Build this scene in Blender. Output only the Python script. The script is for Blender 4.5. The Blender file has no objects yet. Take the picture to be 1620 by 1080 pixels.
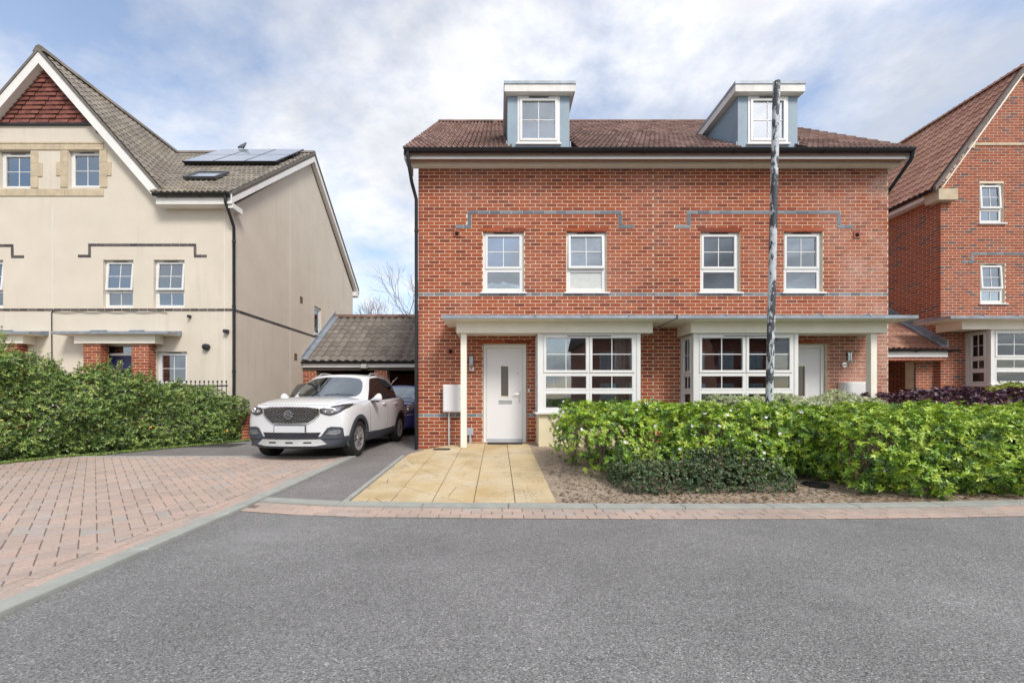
import bpy, bmesh, math, random
import numpy as np
from mathutils import Vector, Matrix
from mathutils.bvhtree import BVHTree

random.seed(7)
rng = np.random.default_rng(11)
PI = math.pi
R = math.radians
scene = bpy.context.scene
col = scene.collection

# ---------------------------------------------------------------- camera
FPX, VX, HY, CAMZ = 640.0, 788.0, 628.0, 1.15       # focal length in photo pixels, vanishing point, eye height
cam_d = bpy.data.cameras.new('camera')
cam_d.sensor_width = 36.0
cam_d.lens = 36.0 * FPX / 1620.0
cam_d.shift_x = (810 - VX) / 1620.0
cam_d.shift_y = (HY - 540) / 1620.0
cam_d.clip_start = 0.05
cam_d.clip_end = 2000
cam = bpy.data.objects.new('camera', cam_d)
cam.location = (0, 0, CAMZ)
cam.rotation_euler = (R(90), 0, 0)
col.objects.link(cam)
scene.camera = cam

# ---------------------------------------------------------------- sky, sun, exposure
SUN_EL, SUN_AZ = R(46), R(150)          # sun high behind the camera, a little to its right (azimuth clockwise from +Y)
world = bpy.data.worlds.new('World')
scene.world = world
world.use_nodes = True
wn, wl = world.node_tree.nodes, world.node_tree.links
wn.clear()
def wnode(t, **kw):
    n = wn.new(t)
    for k, v in kw.items():
        setattr(n, k, v)
    return n
w_out = wnode('ShaderNodeOutputWorld')
sky = wnode('ShaderNodeTexSky')
sky.sky_type = 'NISHITA'
sky.sun_disc = False
sky.sun_elevation = SUN_EL
sky.sun_rotation = SUN_AZ
sky.air_density = 1.0
sky.dust_density = 2.0
sky.ozone_density = 1.0
bg_sky = wnode('ShaderNodeBackground')
bg_sky.inputs['Strength'].default_value = 0.13
wl.new(sky.outputs[0], bg_sky.inputs['Color'])
tc = wnode('ShaderNodeTexCoord')
sep = wnode('ShaderNodeSeparateXYZ')
wl.new(tc.outputs['Generated'], sep.inputs[0])
def wmath(op, a, b=None):
    n = wnode('ShaderNodeMath', operation=op)
    for i, v in enumerate((a, b)):
        if v is None:
            continue
        if isinstance(v, (int, float)):
            n.inputs[i].default_value = v
        else:
            wl.new(v, n.inputs[i])
    return n.outputs[0]
zc = wmath('ADD', wmath('MAXIMUM', sep.outputs['Z'], 0.0), 0.22)
cmb = wnode('ShaderNodeCombineXYZ')
wl.new(wmath('DIVIDE', sep.outputs['X'], zc), cmb.inputs[0])
wl.new(wmath('DIVIDE', sep.outputs['Y'], zc), cmb.inputs[1])
def wnoise(scale, detail, rough, off, dist=0.0):
    mp = wnode('ShaderNodeMapping')
    mp.inputs['Location'].default_value = off
    wl.new(cmb.outputs[0], mp.inputs[0])
    n = wnode('ShaderNodeTexNoise')
    n.inputs['Scale'].default_value = scale
    n.inputs['Detail'].default_value = detail
    n.inputs['Roughness'].default_value = rough
    n.inputs['Distortion'].default_value = dist
    wl.new(mp.outputs[0], n.inputs['Vector'])
    return n.outputs['Fac']
def wramp(fac, stops):
    r = wnode('ShaderNodeValToRGB')
    e = r.color_ramp.elements
    while len(e) < len(stops):
        e.new(0.5)
    for i, (p, c) in enumerate(stops):
        e[i].position = p
        e[i].color = (*c, 1) if len(c) == 3 else c
    wl.new(fac, r.inputs[0])
    return r.outputs[0]
cover = wramp(wnoise(1.2, 9, 0.6, (3.1, 0.7, 0), 0.15), [(0.40, (0.18,) * 3), (0.57, (1,) * 3)])
shade = wramp(wnoise(1.1, 9, 0.6, (-1.3, 4.2, 0), 0.2), [(0.38, (0.40, 0.42, 0.46)), (0.50, (0.55, 0.56, 0.59)), (0.62, (0.70, 0.70, 0.71))])
bg_cl = wnode('ShaderNodeBackground')
bg_cl.inputs['Strength'].default_value = 0.84
wl.new(shade, bg_cl.inputs['Color'])
mixw = wnode('ShaderNodeMixShader')
wl.new(cover, mixw.inputs[0])
wl.new(bg_sky.outputs[0], mixw.inputs[1])
wl.new(bg_cl.outputs[0], mixw.inputs[2])
wl.new(mixw.outputs[0], w_out.inputs[0])

sun_d = bpy.data.lights.new('sun', 'SUN')
sun_d.energy = 1.5
sun_d.angle = R(16)
sun_d.color = (1.0, 0.95, 0.88)
sun = bpy.data.objects.new('sun', sun_d)
sdir = Vector((math.sin(SUN_AZ) * math.cos(SUN_EL), math.cos(SUN_AZ) * math.cos(SUN_EL), math.sin(SUN_EL)))
sun.rotation_euler = sdir.to_track_quat('Z', 'Y').to_euler()
sun.location = (0, -20, 30)
col.objects.link(sun)

scene.view_settings.view_transform = 'Standard'
scene.view_settings.look = 'None'
scene.view_settings.exposure = 1.02
scene.view_settings.gamma = 1.0
scene.view_settings.use_curve_mapping = False
scene.cycles.max_bounces = 8
scene.cycles.transparent_max_bounces = 16

# ---------------------------------------------------------------- helpers
def wx(px, d):
    return (px - VX) * d / FPX
def wz(py, d):
    return CAMZ + (HY - py) * d / FPX

def tag(o, label=None, cat=None, group=None, kind=None):
    if label: o['label'] = label
    if cat: o['category'] = cat
    if group: o['group'] = group
    if kind: o['kind'] = kind
    return o

WL = {}
def wloc(o):
    return WL.get(o.name, Vector((0, 0, 0))) if o else Vector((0, 0, 0))

def thing(name, loc, label, cat, group=None):
    o = bpy.data.objects.new(name, None)
    o.empty_display_size = 0.3
    o.location = loc
    col.objects.link(o)
    WL[o.name] = Vector(loc)
    return tag(o, label, cat, group)

def link(name, me, parent=None, origin=(0, 0, 0)):
    o = bpy.data.objects.new(name, me)
    col.objects.link(o)
    o.parent = parent
    o.location = Vector(origin) - wloc(parent)
    WL[o.name] = Vector(origin)
    return o

class MB:
    def __init__(self, M=None):
        self.v, self.f, self.r, self.M = [], [], [], M
    def add(self, vs, fs, rnd=None):
        n = len(self.v)
        if self.M is not None:
            vs = [self.M @ Vector(p) for p in vs]
        self.v += [tuple(p) for p in vs]
        self.f += [tuple(i + n for i in f) for f in fs]
        r = random.random() if rnd is None else rnd
        self.r += [r] * len(fs)
        return self
    def box(self, x0, x1, y0, y1, z0, z1, rnd=None):
        vs = [(x0, y0, z0), (x1, y0, z0), (x1, y1, z0), (x0, y1, z0), (x0, y0, z1), (x1, y0, z1), (x1, y1, z1), (x0, y1, z1)]
        return self.add(vs, [(0, 3, 2, 1), (4, 5, 6, 7), (0, 1, 5, 4), (1, 2, 6, 5), (2, 3, 7, 6), (3, 0, 4, 7)], rnd)
    def cbox(self, x0, x1, y0, y1, z0, z1, c=0.006, rnd=None):     # box with chamfered front (low y) edges
        vs = [(x0, y1, z0), (x1, y1, z0), (x1, y1, z1), (x0, y1, z1),
              (x0, y0 + c, z0), (x1, y0 + c, z0), (x1, y0 + c, z1), (x0, y0 + c, z1),
              (x0 + c, y0, z0 + c), (x1 - c, y0, z0 + c), (x1 - c, y0, z1 - c), (x0 + c, y0, z1 - c)]
        fs = [(0, 3, 2, 1), (8, 9, 10, 11)]
        for i in range(4):
            j = (i + 1) % 4
            fs += [(i, j, 4 + j, 4 + i), (4 + i, 4 + j, 8 + j, 8 + i)]
        return self.add(vs, fs, rnd)
    def prism(self, poly, a, b, axis='y', rnd=None):            # extrude polygon (2D) along an axis from a to b
        def p3(p, t):
            return {'y': (p[0], t, p[1]), 'x': (t, p[0], p[1]), 'z': (p[0], p[1], t)}[axis]
        n = len(poly)
        vs = [p3(p, a) for p in poly] + [p3(p, b) for p in poly]
        fs = [tuple(range(n)), tuple(range(2 * n - 1, n - 1, -1))] + [(i, i + n, (i + 1) % n + n, (i + 1) % n) for i in range(n)]
        return self.add(vs, fs, rnd)
    def tube(self, pts, rad, seg=8, caps=True, rnd=None):
        pts = [Vector(p) for p in pts]
        rads = rad if isinstance(rad, (list, tuple)) else [rad] * len(pts)
        vs, fs = [], []
        up0 = None
        for i, p in enumerate(pts):
            t = (pts[min(i + 1, len(pts) - 1)] - pts[max(i - 1, 0)]).normalized()
            if up0 is None:
                up0 = Vector((0, 0, 1)) if abs(t.z) < 0.9 else Vector((1, 0, 0))
            a = t.cross(up0).normalized()
            b = a.cross(t).normalized()
            up0 = b
            for k in range(seg):
                an = 2 * PI * k / seg
                vs.append(p + (a * math.cos(an) + b * math.sin(an)) * rads[i])
        for i in range(len(pts) - 1):
            for k in range(seg):
                k2 = (k + 1) % seg
                fs.append((i * seg + k, i * seg + k2, (i + 1) * seg + k2, (i + 1) * seg + k))
        if caps:
            fs.append(tuple(range(seg - 1, -1, -1)))
            fs.append(tuple((len(pts) - 1) * seg + k for k in range(seg)))
        return self.add(vs, fs, rnd)
    def lathe(self, prof, c=(0, 0, 0), axis='z', seg=20, rnd=None):  # prof: (radius, along)
        vs, fs = [], []
        for r_, h in prof:
            for k in range(seg):
                a = 2 * PI * k / seg
                p, q = r_ * math.cos(a), r_ * math.sin(a)
                v = {'z': (p, q, h), 'x': (h, p, q), 'y': (p, h, q)}[axis]
                vs.append((c[0] + v[0], c[1] + v[1], c[2] + v[2]))
        for i in range(len(prof) - 1):
            for k in range(seg):
                k2 = (k + 1) % seg
                fs.append((i * seg + k, i * seg + k2, (i + 1) * seg + k2, (i + 1) * seg + k))
        fs.append(tuple(range(seg - 1, -1, -1)))
        fs.append(tuple((len(prof) - 1) * seg + k for k in range(seg)))
        return self.add(vs, fs, rnd)
    def build(self, name, mat, parent=None, kind=None, smooth=False, origin=None):
        me = bpy.data.meshes.new(name)
        V = np.array(self.v, dtype=np.float64).reshape(-1, 3)
        if origin is None:
            lo, hi = V.min(0), V.max(0)
            origin = ((lo[0] + hi[0]) / 2, (lo[1] + hi[1]) / 2, lo[2])
        V = V - np.array(origin)
        me.from_pydata(V.tolist(), [], self.f)
        at = me.attributes.new('rnd', 'FLOAT', 'FACE')
        at.data.foreach_set('value', np.array(self.r, dtype=np.float32))
        if mat: me.materials.append(mat)
        me.validate()
        bm = bmesh.new(); bm.from_mesh(me)
        bmesh.ops.recalc_face_normals(bm, faces=bm.faces)
        bm.to_mesh(me); bm.free()
        if smooth:
            me.polygons.foreach_set('use_smooth', [True] * len(me.polygons))
            if smooth != 'all':
                me.set_sharp_from_angle(angle=R(38))
        o = link(name, me, parent, origin)
        if kind: o['kind'] = kind
        return o

def bake(V, F, name, mat, parent, kind=None, rnd=None, smooth=False, origin=None):    # numpy arrays, quads
    me = bpy.data.meshes.new(name)
    V = np.asarray(V, dtype=np.float32)
    if origin is None:
        lo, hi = V.min(0), V.max(0)
        origin = (float(lo[0] + hi[0]) / 2, float(lo[1] + hi[1]) / 2, float(lo[2]))
    V = V - np.array(origin, dtype=np.float32)
    n, k = F.shape
    me.vertices.add(len(V)); me.vertices.foreach_set('co', V.ravel())
    me.loops.add(n * k); me.loops.foreach_set('vertex_index', F.astype(np.int32).ravel())
    me.polygons.add(n); me.polygons.foreach_set('loop_start', np.arange(0, n * k, k, dtype=np.int32))
    if rnd is not None:
        at = me.attributes.new('rnd', 'FLOAT', 'FACE'); at.data.foreach_set('value', rnd.astype(np.float32))
    me.update(calc_edges=True)
    if smooth: me.polygons.foreach_set('use_smooth', [True] * n)
    me.materials.append(mat)
    o = link(name, me, parent, origin)
    if kind: o['kind'] = kind
    return o

# ---------------------------------------------------------------- materials
class NT:
    def __init__(self, name):
        self.m = bpy.data.materials.new(name)
        self.m.use_nodes = True
        self.n, self.l = self.m.node_tree.nodes, self.m.node_tree.links
        self.b = self.n['Principled BSDF']
        self.out = self.n['Material Output']
        self.geo = self.n.new('ShaderNodeNewGeometry')
    def node(self, t, **kw):
        n = self.n.new(t)
        for k, v in kw.items(): setattr(n, k, v)
        return n
    def put(self, sock, v):
        if isinstance(v, bpy.types.NodeSocket): self.l.new(v, sock)
        elif isinstance(v, (tuple, list)): sock.default_value = (*v, 1) if len(v) == 3 and sock.type == 'RGBA' else v
        else: sock.default_value = v
    def noise(self, scale, detail=4, rough=0.55, vec=None, stretch=None, off=(0, 0, 0), dist=0.0):
        n = self.node('ShaderNodeTexNoise')
        v = vec or self.geo.outputs['Position']
        if stretch or off != (0, 0, 0):
            mp = self.node('ShaderNodeMapping')
            mp.inputs['Scale'].default_value = stretch or (1, 1, 1)
            mp.inputs['Location'].default_value = off
            self.l.new(v, mp.inputs[0]); v = mp.outputs[0]
        self.l.new(v, n.inputs['Vector'])
        for k, x in (('Scale', scale), ('Detail', detail), ('Roughness', rough), ('Distortion', dist)):
            n.inputs[k].default_value = x
        return n.outputs['Fac']
    def voronoi(self, scale, feature='F1', out='Distance', rnd=1.0):
        n = self.node('ShaderNodeTexVoronoi', feature=feature)
        self.l.new(self.geo.outputs['Position'], n.inputs['Vector'])
        n.inputs['Scale'].default_value = scale
        n.inputs['Randomness'].default_value = rnd
        return n.outputs[out]
    def ramp(self, fac, stops, interp='LINEAR'):
        r = self.node('ShaderNodeValToRGB')
        r.color_ramp.interpolation = interp
        e = r.color_ramp.elements
        while len(e) < len(stops): e.new(0.5)
        for i, (p, c) in enumerate(stops):
            e[i].position = p
            e[i].color = (c, c, c, 1) if isinstance(c, (int, float)) else (*c, 1)
        self.l.new(fac, r.inputs[0])
        return r.outputs[0]
    def mix(self, fac, a, b, mode='MIX'):
        n = self.node('ShaderNodeMix', data_type='RGBA', blend_type=mode)
        self.put(n.inputs[0], fac); self.put(n.inputs[6], a); self.put(n.inputs[7], b)
        return n.outputs[2]
    def math(self, op, a, b=None, c=None):
        n = self.node('ShaderNodeMath', operation=op)
        for i, v in enumerate((a, b, c)):
            if v is not None: self.put(n.inputs[i], v)
        return n.outputs[0]
    def rand(self):                                    # per piece: face attribute + object random
        at = self.node('ShaderNodeAttribute', attribute_name='rnd')
        oi = self.node('ShaderNodeObjectInfo')
        return self.math('FRACT', self.math('ADD', at.outputs['Fac'], oi.outputs['Random']))
    def bump(self, h, strength=0.3, dist=0.01):
        b = self.node('ShaderNodeBump')
        b.inputs['Strength'].default_value = strength
        b.inputs['Distance'].default_value = dist
        self.l.new(h, b.inputs['Height'])
        self.l.new(b.outputs[0], self.b.inputs['Normal'])
    def done(self, color, rough=0.7, metal=0.0, spec=0.4):
        self.put(self.b.inputs['Base Color'], color)
        self.put(self.b.inputs['Roughness'], rough)
        self.put(self.b.inputs['Metallic'], metal)
        self.b.inputs['Specular IOR Level'].default_value = spec
        return self.m

def sc(c, k): return tuple(min(1.0, x * k) for x in c)

def simple(name, c, rough=0.6, var=0.12, scale=6, metal=0.0, spec=0.4, bump=0.0, bscale=80, dirt=0.0, coat=0.0):
    t = NT(name)
    f = t.noise(scale, 5)
    colr = t.mix(t.ramp(f, [(0.3, 0.0), (0.7, 1.0)]), sc(c, 1 - var), sc(c, 1 + var))
    if dirt:
        d = t.ramp(t.noise(2.2, 8, 0.7, stretch=(1, 1, 0.25)), [(0.48, 0.0), (0.75, dirt)])
        colr = t.mix(d, colr, sc(c, 0.55))
    if bump: t.bump(t.noise(bscale, 3), bump, 0.004)
    if coat:
        t.b.inputs['Coat Weight'].default_value = coat
        t.b.inputs['Coat Roughness'].default_value = 0.04
    return t.done(colr, rough, metal, spec)

def brick_mat(name, stops, efflo=0.35, salt=False):
    t = NT(name)
    base = t.ramp(t.rand(), stops)
    fine = t.ramp(t.noise(38, 6, 0.65), [(0.25, 0.72), (0.55, 1.0), (0.8, 1.22)])
    c = t.mix(1.0, base, fine, 'MULTIPLY')
    dark = t.ramp(t.noise(95, 3), [(0.62, 0.0), (0.72, 0.55)])
    c = t.mix(dark, c, (0.10, 0.045, 0.035))
    pat = t.ramp(t.noise(0.55, 5, 0.6), [(0.50, 0.0), (0.70, 1.0)])
    sp = t.ramp(t.noise(30, 5, 0.7), [(0.42, 0.0), (0.62, 1.0)])
    m = t.math('MULTIPLY', t.math('MULTIPLY', pat, sp), efflo)
    c = t.mix(m, c, (0.62, 0.47, 0.42))
    if salt:                                          # salts washed out of the wall below the right-hand eave
        sp_ = t.node('ShaderNodeSeparateXYZ'); t.l.new(t.geo.outputs['Position'], sp_.inputs[0])
        g = t.ramp(t.math('MULTIPLY', t.math('SUBTRACT', sp_.outputs[0], 6.4), 0.55), [(0.1, 0.0), (0.9, 1.0)])
        g2 = t.ramp(t.noise(0.9, 5, 0.65, off=(1.7, 0, 2.2)), [(0.40, 0.0), (0.62, 1.0)])
        g3 = t.ramp(t.noise(24, 6, 0.75), [(0.32, 0.0), (0.6, 0.75)])
        c = t.mix(t.math('MULTIPLY', t.math('MULTIPLY', g, g2), g3), c, (0.62, 0.46, 0.40))
    t.bump(t.noise(120, 4), 0.5, 0.004)
    return t.done(c, 0.85, 0, 0.25)

M = {}
M['brick'] = brick_mat('red_brick', [(0.0, (0.19, 0.045, 0.026)), (0.25, (0.285, 0.066, 0.030)), (0.5, (0.335, 0.082, 0.034)), (0.75, (0.36, 0.096, 0.041)), (1.0, (0.30, 0.083, 0.045))], 0.26, True)
M['brick_r'] = brick_mat('mixed_brick', [(0.0, (0.25, 0.07, 0.038)), (0.3, (0.35, 0.098, 0.05)), (0.62, (0.33, 0.09, 0.046)), (0.8, (0.23, 0.078, 0.054)), (0.9, (0.12, 0.075, 0.075)), (1.0, (0.38, 0.115, 0.058))], 0.15)
M['blue_brick'] = brick_mat('blue_brick', [(0.0, (0.13, 0.15, 0.18)), (0.5, (0.20, 0.225, 0.26)), (1.0, (0.25, 0.27, 0.30))], 0.15)
M['dark_brick'] = brick_mat('dark_band_brick', [(0.0, (0.06, 0.055, 0.06)), (0.5, (0.09, 0.083, 0.086)), (1.0, (0.13, 0.115, 0.115))], 0.1)
M['mortar'] = simple('mortar', (0.68, 0.58, 0.44), 0.95, 0.12, 9, bump=0.4, bscale=160, spec=0.1)

def brickwork_mat(name):            # for walls seen too far away or at too flat an angle to tell the pieces apart
    t = NT(name)
    sp = t.node('ShaderNodeSeparateXYZ'); t.l.new(t.geo.outputs['Position'], sp.inputs[0])
    cb = t.node('ShaderNodeCombineXYZ')
    t.l.new(t.math('ADD', sp.outputs[0], sp.outputs[1]), cb.inputs[0]); t.l.new(sp.outputs[2], cb.inputs[1])
    b = t.node('ShaderNodeTexBrick')
    t.l.new(cb.outputs[0], b.inputs['Vector'])
    b.inputs['Color1'].default_value = (0.42, 0.12, 0.065, 1); b.inputs['Color2'].default_value = (0.30, 0.08, 0.05, 1)
    b.inputs['Mortar'].default_value = (0.55, 0.46, 0.36, 1)
    for k, v in (('Scale', 1.0), ('Mortar Size', 0.006), ('Brick Width', 0.225), ('Row Height', 0.075)):
        b.inputs[k].default_value = v
    return t.done(b.outputs['Color'], 0.9, 0, 0.2)
M['brickwork'] = brickwork_mat('brickwork')

def render_mat():
    t = NT('cream_render')
    f = t.ramp(t.noise(1.3, 6, 0.6), [(0.3, (0.59, 0.535, 0.445)), (0.7, (0.65, 0.59, 0.50))])
    streak = t.ramp(t.noise(5.0, 7, 0.7, stretch=(1, 1, 0.07)), [(0.52, 0.0), (0.76, 0.30)])
    reg = t.ramp(t.noise(0.4, 3), [(0.40, 0.0), (0.60, 1.0)])
    c = t.mix(t.math('MULTIPLY', streak, reg), f, (0.33, 0.30, 0.27))
    t.bump(t.noise(260, 3), 0.35, 0.003)
    return t.done(c, 0.92, 0, 0.15)
M['render'] = render_mat()
M['stone'] = simple('cream_stone', (0.50, 0.42, 0.30), 0.9, 0.14, 5, bump=0.3, spec=0.15)

def tile_mat(name, stops, lichen=(0.5, 0.42, 0.2), lam=0.2, pale=0.25):
    t = NT(name)
    base = t.ramp(t.rand(), stops)
    fine = t.ramp(t.noise(22, 6, 0.7), [(0.25, 0.68), (0.55, 1.0), (0.85, 1.3)])
    c = t.mix(1.0, base, fine, 'MULTIPLY')
    l = t.math('MULTIPLY', t.ramp(t.noise(0.8, 4), [(0.52, 0.0), (0.72, 1.0)]), t.ramp(t.noise(26, 4, 0.7), [(0.48, 0.0), (0.62, lam * 2)]))
    c = t.mix(l, c, lichen)
    p = t.ramp(t.noise(60, 3), [(0.6, 0.0), (0.75, pale)])
    c = t.mix(p, c, (0.5, 0.46, 0.42))
    t.bump(t.noise(150, 4), 0.4, 0.004)
    return t.done(c, 0.85, 0, 0.25)
M['tile_red'] = tile_mat('red_brown_tile', [(0, (0.14, 0.084, 0.070)), (0.5, (0.20, 0.122, 0.102)), (1, (0.275, 0.175, 0.15))], (0.12, 0.10, 0.085), 0.3)
M['tile_pink'] = tile_mat('terracotta_tile', [(0, (0.27, 0.135, 0.10)), (0.5, (0.33, 0.175, 0.13)), (1, (0.38, 0.21, 0.16))], (0.45, 0.36, 0.16), 0.3)
M['tile_grey'] = tile_mat('grey_brown_tile', [(0, (0.155, 0.135, 0.115)), (0.5, (0.20, 0.178, 0.152)), (1, (0.25, 0.225, 0.19))], (0.40, 0.29, 0.12), 0.26)
M['tile_grey2'] = tile_mat('plain_grey_tile', [(0, (0.155, 0.135, 0.118)), (0.5, (0.195, 0.173, 0.15)), (1, (0.235, 0.21, 0.182))], (0.3, 0.26, 0.2), 0.08)
M['tile_hung'] = tile_mat('hung_clay_tile', [(0, (0.15, 0.055, 0.042)), (0.5, (0.20, 0.075, 0.058)), (1, (0.25, 0.095, 0.075))], (0.1, 0.08, 0.07), 0.2, 0.05)

M['upvc'] = simple('white_upvc', (0.70, 0.70, 0.69), 0.35, 0.03, 2, spec=0.5)
M['door_white'] = simple('white_door', (0.70, 0.70, 0.71), 0.4, 0.02, 2, spec=0.5)
M['cream_paint'] = simple('cream_paint', (0.80, 0.76, 0.66), 0.55, 0.05, 3, dirt=0.12)
M['fascia'] = simple('white_fascia', (0.76, 0.75, 0.72), 0.45, 0.05, 3, dirt=0.15)
M['soffit'] = simple('soffit_board', (0.80, 0.78, 0.73), 0.6, 0.05, 3)
M['plinth'] = simple('cream_plinth_render', (0.66, 0.58, 0.40), 0.85, 0.07, 3, dirt=0.2, bump=0.2)
M['black_pl'] = simple('black_plastic', (0.014, 0.014, 0.018), 0.35, 0.2, 4, spec=0.5)
M['lead'] = simple('lead_sheet', (0.27, 0.31, 0.36), 0.5, 0.22, 5, metal=0.25, dirt=0.4)
M['dormer'] = simple('grey_blue_dormer_sheet', (0.25, 0.335, 0.40), 0.55, 0.10, 2.5, dirt=0.35)
M['dirty_fascia'] = simple('weathered_fascia', (0.70, 0.69, 0.66), 0.6, 0.08, 4, dirt=0.55)
M['terracotta'] = simple('terracotta_vent', (0.30, 0.09, 0.05), 0.7, 0.15, 10)
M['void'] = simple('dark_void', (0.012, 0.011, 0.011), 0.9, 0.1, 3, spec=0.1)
M['room'] = simple('room_paint', (0.30, 0.285, 0.26), 0.9, 0.08, 2, spec=0.1)
M['frost'] = simple('frosted_pane', (0.52, 0.54, 0.52), 0.3, 0.08, 14, spec=0.5, bump=0.3, bscale=200)
M['blind'] = simple('white_blind', (0.72, 0.72, 0.72), 0.6, 0.04, 3)
M['curtain'] = simple('pale_curtain', (0.62, 0.60, 0.57), 0.9, 0.1, 6, spec=0.1)
M['steel'] = simple('brushed_steel', (0.58, 0.57, 0.55), 0.28, 0.08, 20, metal=1.0)
M['grey_pl'] = simple('grey_plastic', (0.36, 0.39, 0.43), 0.45, 0.06, 5)
M['navy'] = simple('navy_door', (0.014, 0.02, 0.075), 0.35, 0.1, 3, spec=0.5)
M['seal'] = simple('sealant', (0.30, 0.15, 0.11), 0.9, 0.1, 8)
M['joint'] = simple('render_bead', (0.70, 0.68, 0.64), 0.7, 0.05, 8)

def glass_mat(name, ior=2.0, tint=(0.90, 0.94, 0.95)):
    t = NT(name)
    t.n.remove(t.b)
    fr = t.node('ShaderNodeFresnel'); fr.inputs['IOR'].default_value = ior
    wob = t.noise(1.7, 2)
    bp = t.node('ShaderNodeBump'); bp.inputs['Strength'].default_value = 0.03; bp.inputs['Distance'].default_value = 0.02
    t.l.new(wob, bp.inputs['Height'])
    tr = t.node('ShaderNodeBsdfTransparent'); tr.inputs['Color'].default_value = (*tint, 1)
    gl = t.node('ShaderNodeBsdfGlossy'); gl.inputs['Roughness'].default_value = 0.015
    gl.inputs['Color'].default_value = (0.84, 0.93, 1.0, 1)
    t.l.new(bp.outputs[0], gl.inputs['Normal']); t.l.new(bp.outputs[0], fr.inputs['Normal'])
    mx = t.node('ShaderNodeMixShader')
    t.l.new(fr.outputs[0], mx.inputs[0]); t.l.new(tr.outputs[0], mx.inputs[1]); t.l.new(gl.outputs[0], mx.inputs[2])
    t.l.new(mx.outputs[0], t.out.inputs['Surface'])
    return t.m
M['glass'] = glass_mat('window_glass', 3.7)
M['glass_clear'] = glass_mat('clear_window_glass', 2.1, (0.95, 0.97, 0.97))
M['car_glass'] = glass_mat('car_glass', 3.8, (0.80, 0.82, 0.82))

def asphalt_mat(name, lo, hi, tint=(1, 1, 1.02)):
    t = NT(name)
    cellc = t.voronoi(150, out='Color')
    sp = t.node('ShaderNodeSeparateColor'); t.l.new(cellc, sp.inputs[0])
    g = t.ramp(sp.outputs[0], [(0.0, sc(tint, lo * 0.58)), (0.5, sc(tint, (lo + hi) / 2)), (0.9, sc(tint, hi)), (1.0, sc(tint, hi * 1.65))])
    big = t.ramp(t.noise(0.7, 6, 0.6), [(0.3, 0.82), (0.7, 1.15)])
    c = t.mix(1.0, g, big, 'MULTIPLY')
    fine = t.ramp(t.noise(210, 2), [(0.3, 0.75), (0.7, 1.25)])
    c = t.mix(1.0, c, fine, 'MULTIPLY')
    pale = t.ramp(t.noise(0.9, 7, 0.7, off=(9, 4, 0), stretch=(0.5, 1, 1)), [(0.56, 0.0), (0.72, 0.45)])
    c = t.mix(pale, c, sc(tint, hi * 1.35))
    st = t.ramp(t.noise(1.6, 8, 0.65, off=(5, 3, 0)), [(0.60, 0.0), (0.74, 0.45)])
    c = t.mix(st, c, sc(tint, lo * 0.6))
    h = t.math('ADD', t.math('MULTIPLY', t.voronoi(120), -1.0), t.noise(60, 3))
    t.bump(h, 0.45, 0.009)
    return t.done(c, 0.85, 0, 0.35)
M['asphalt'] = asphalt_mat('road_asphalt', 0.165, 0.23, (1, 0.995, 0.985))
M['asphalt_d'] = asphalt_mat('drive_asphalt', 0.17, 0.22, (1.04, 0.97, 0.94))

def paver_mat(name, stops):
    t = NT(name)
    base = t.ramp(t.rand(), stops)
    fine = t.ramp(t.noise(70, 5, 0.7), [(0.25, 0.72), (0.55, 1.0), (0.85, 1.25)])
    c = t.mix(1.0, base, fine, 'MULTIPLY')
    big = t.ramp(t.noise(0.9, 5), [(0.3, 0.88), (0.7, 1.1)])
    c = t.mix(1.0, c, big, 'MULTIPLY')
    t.bump(t.noise(200, 3), 0.4, 0.003)
    return t.done(c, 0.9, 0, 0.2)
M['paver'] = paver_mat('pink_paver', [(0, (0.37, 0.305, 0.265)), (0.45, (0.43, 0.335, 0.285)), (0.8, (0.455, 0.345, 0.29)), (0.9, (0.37, 0.34, 0.32)), (1.0, (0.48, 0.345, 0.28))])
M['paver_bed'] = simple('jointing_sand', (0.16, 0.13, 0.11), 0.95, 0.2, 20)
M['kerb'] = simple('concrete_kerb', (0.32, 0.33, 0.305), 0.9, 0.1, 7, bump=0.4, bscale=150, dirt=0.25, spec=0.2)

def slab_mat():
    t = NT('yellow_slab')
    base = t.ramp(t.rand(), [(0, (0.42, 0.30, 0.145)), (0.5, (0.49, 0.36, 0.185)), (1.0, (0.54, 0.41, 0.235))])
    w = t.ramp(t.noise(1.8, 7, 0.6), [(0.32, 0.0), (0.68, 1.0)])
    c = t.mix(w, base, (0.57, 0.485, 0.335))
    fine = t.ramp(t.noise(45, 6, 0.7), [(0.25, 0.78), (0.55, 1.0), (0.85, 1.15)])
    c = t.mix(1.0, c, fine, 'MULTIPLY')
    pit = t.math('MULTIPLY', t.ramp(t.noise(1.1, 3, off=(2, 1, 0)), [(0.48, 0.0), (0.62, 1.0)]), t.ramp(t.noise(34, 5, 0.75), [(0.50, 0.0), (0.58, 0.85)]))
    c = t.mix(pit, c, (0.20, 0.17, 0.12))
    t.bump(t.noise(30, 6, 0.65), 0.5, 0.006)
    return t.done(c, 0.88, 0, 0.25)
M['slab'] = slab_mat()

def soil_mat():
    t = NT('dry_soil')
    c = t.ramp(t.noise(14, 8, 0.7), [(0.28, (0.20, 0.15, 0.108)), (0.5, (0.40, 0.32, 0.24)), (0.72, (0.53, 0.44, 0.34))])
    c = t.mix(t.ramp(t.noise(85, 3), [(0.56, 0.0), (0.66, 0.6)]), c, (0.10, 0.075, 0.055))
    t.bump(t.noise(40, 7, 0.7), 1.0, 0.03)
    return t.done(c, 0.95, 0, 0.15)
M['soil'] = soil_mat()
M['bark'] = simple('bark_chip', (0.13, 0.09, 0.065), 0.9, 0.3, 30)
M['litter'] = simple('dead_leaf', (0.30, 0.17, 0.085), 0.8, 0.35, 18)

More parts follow.
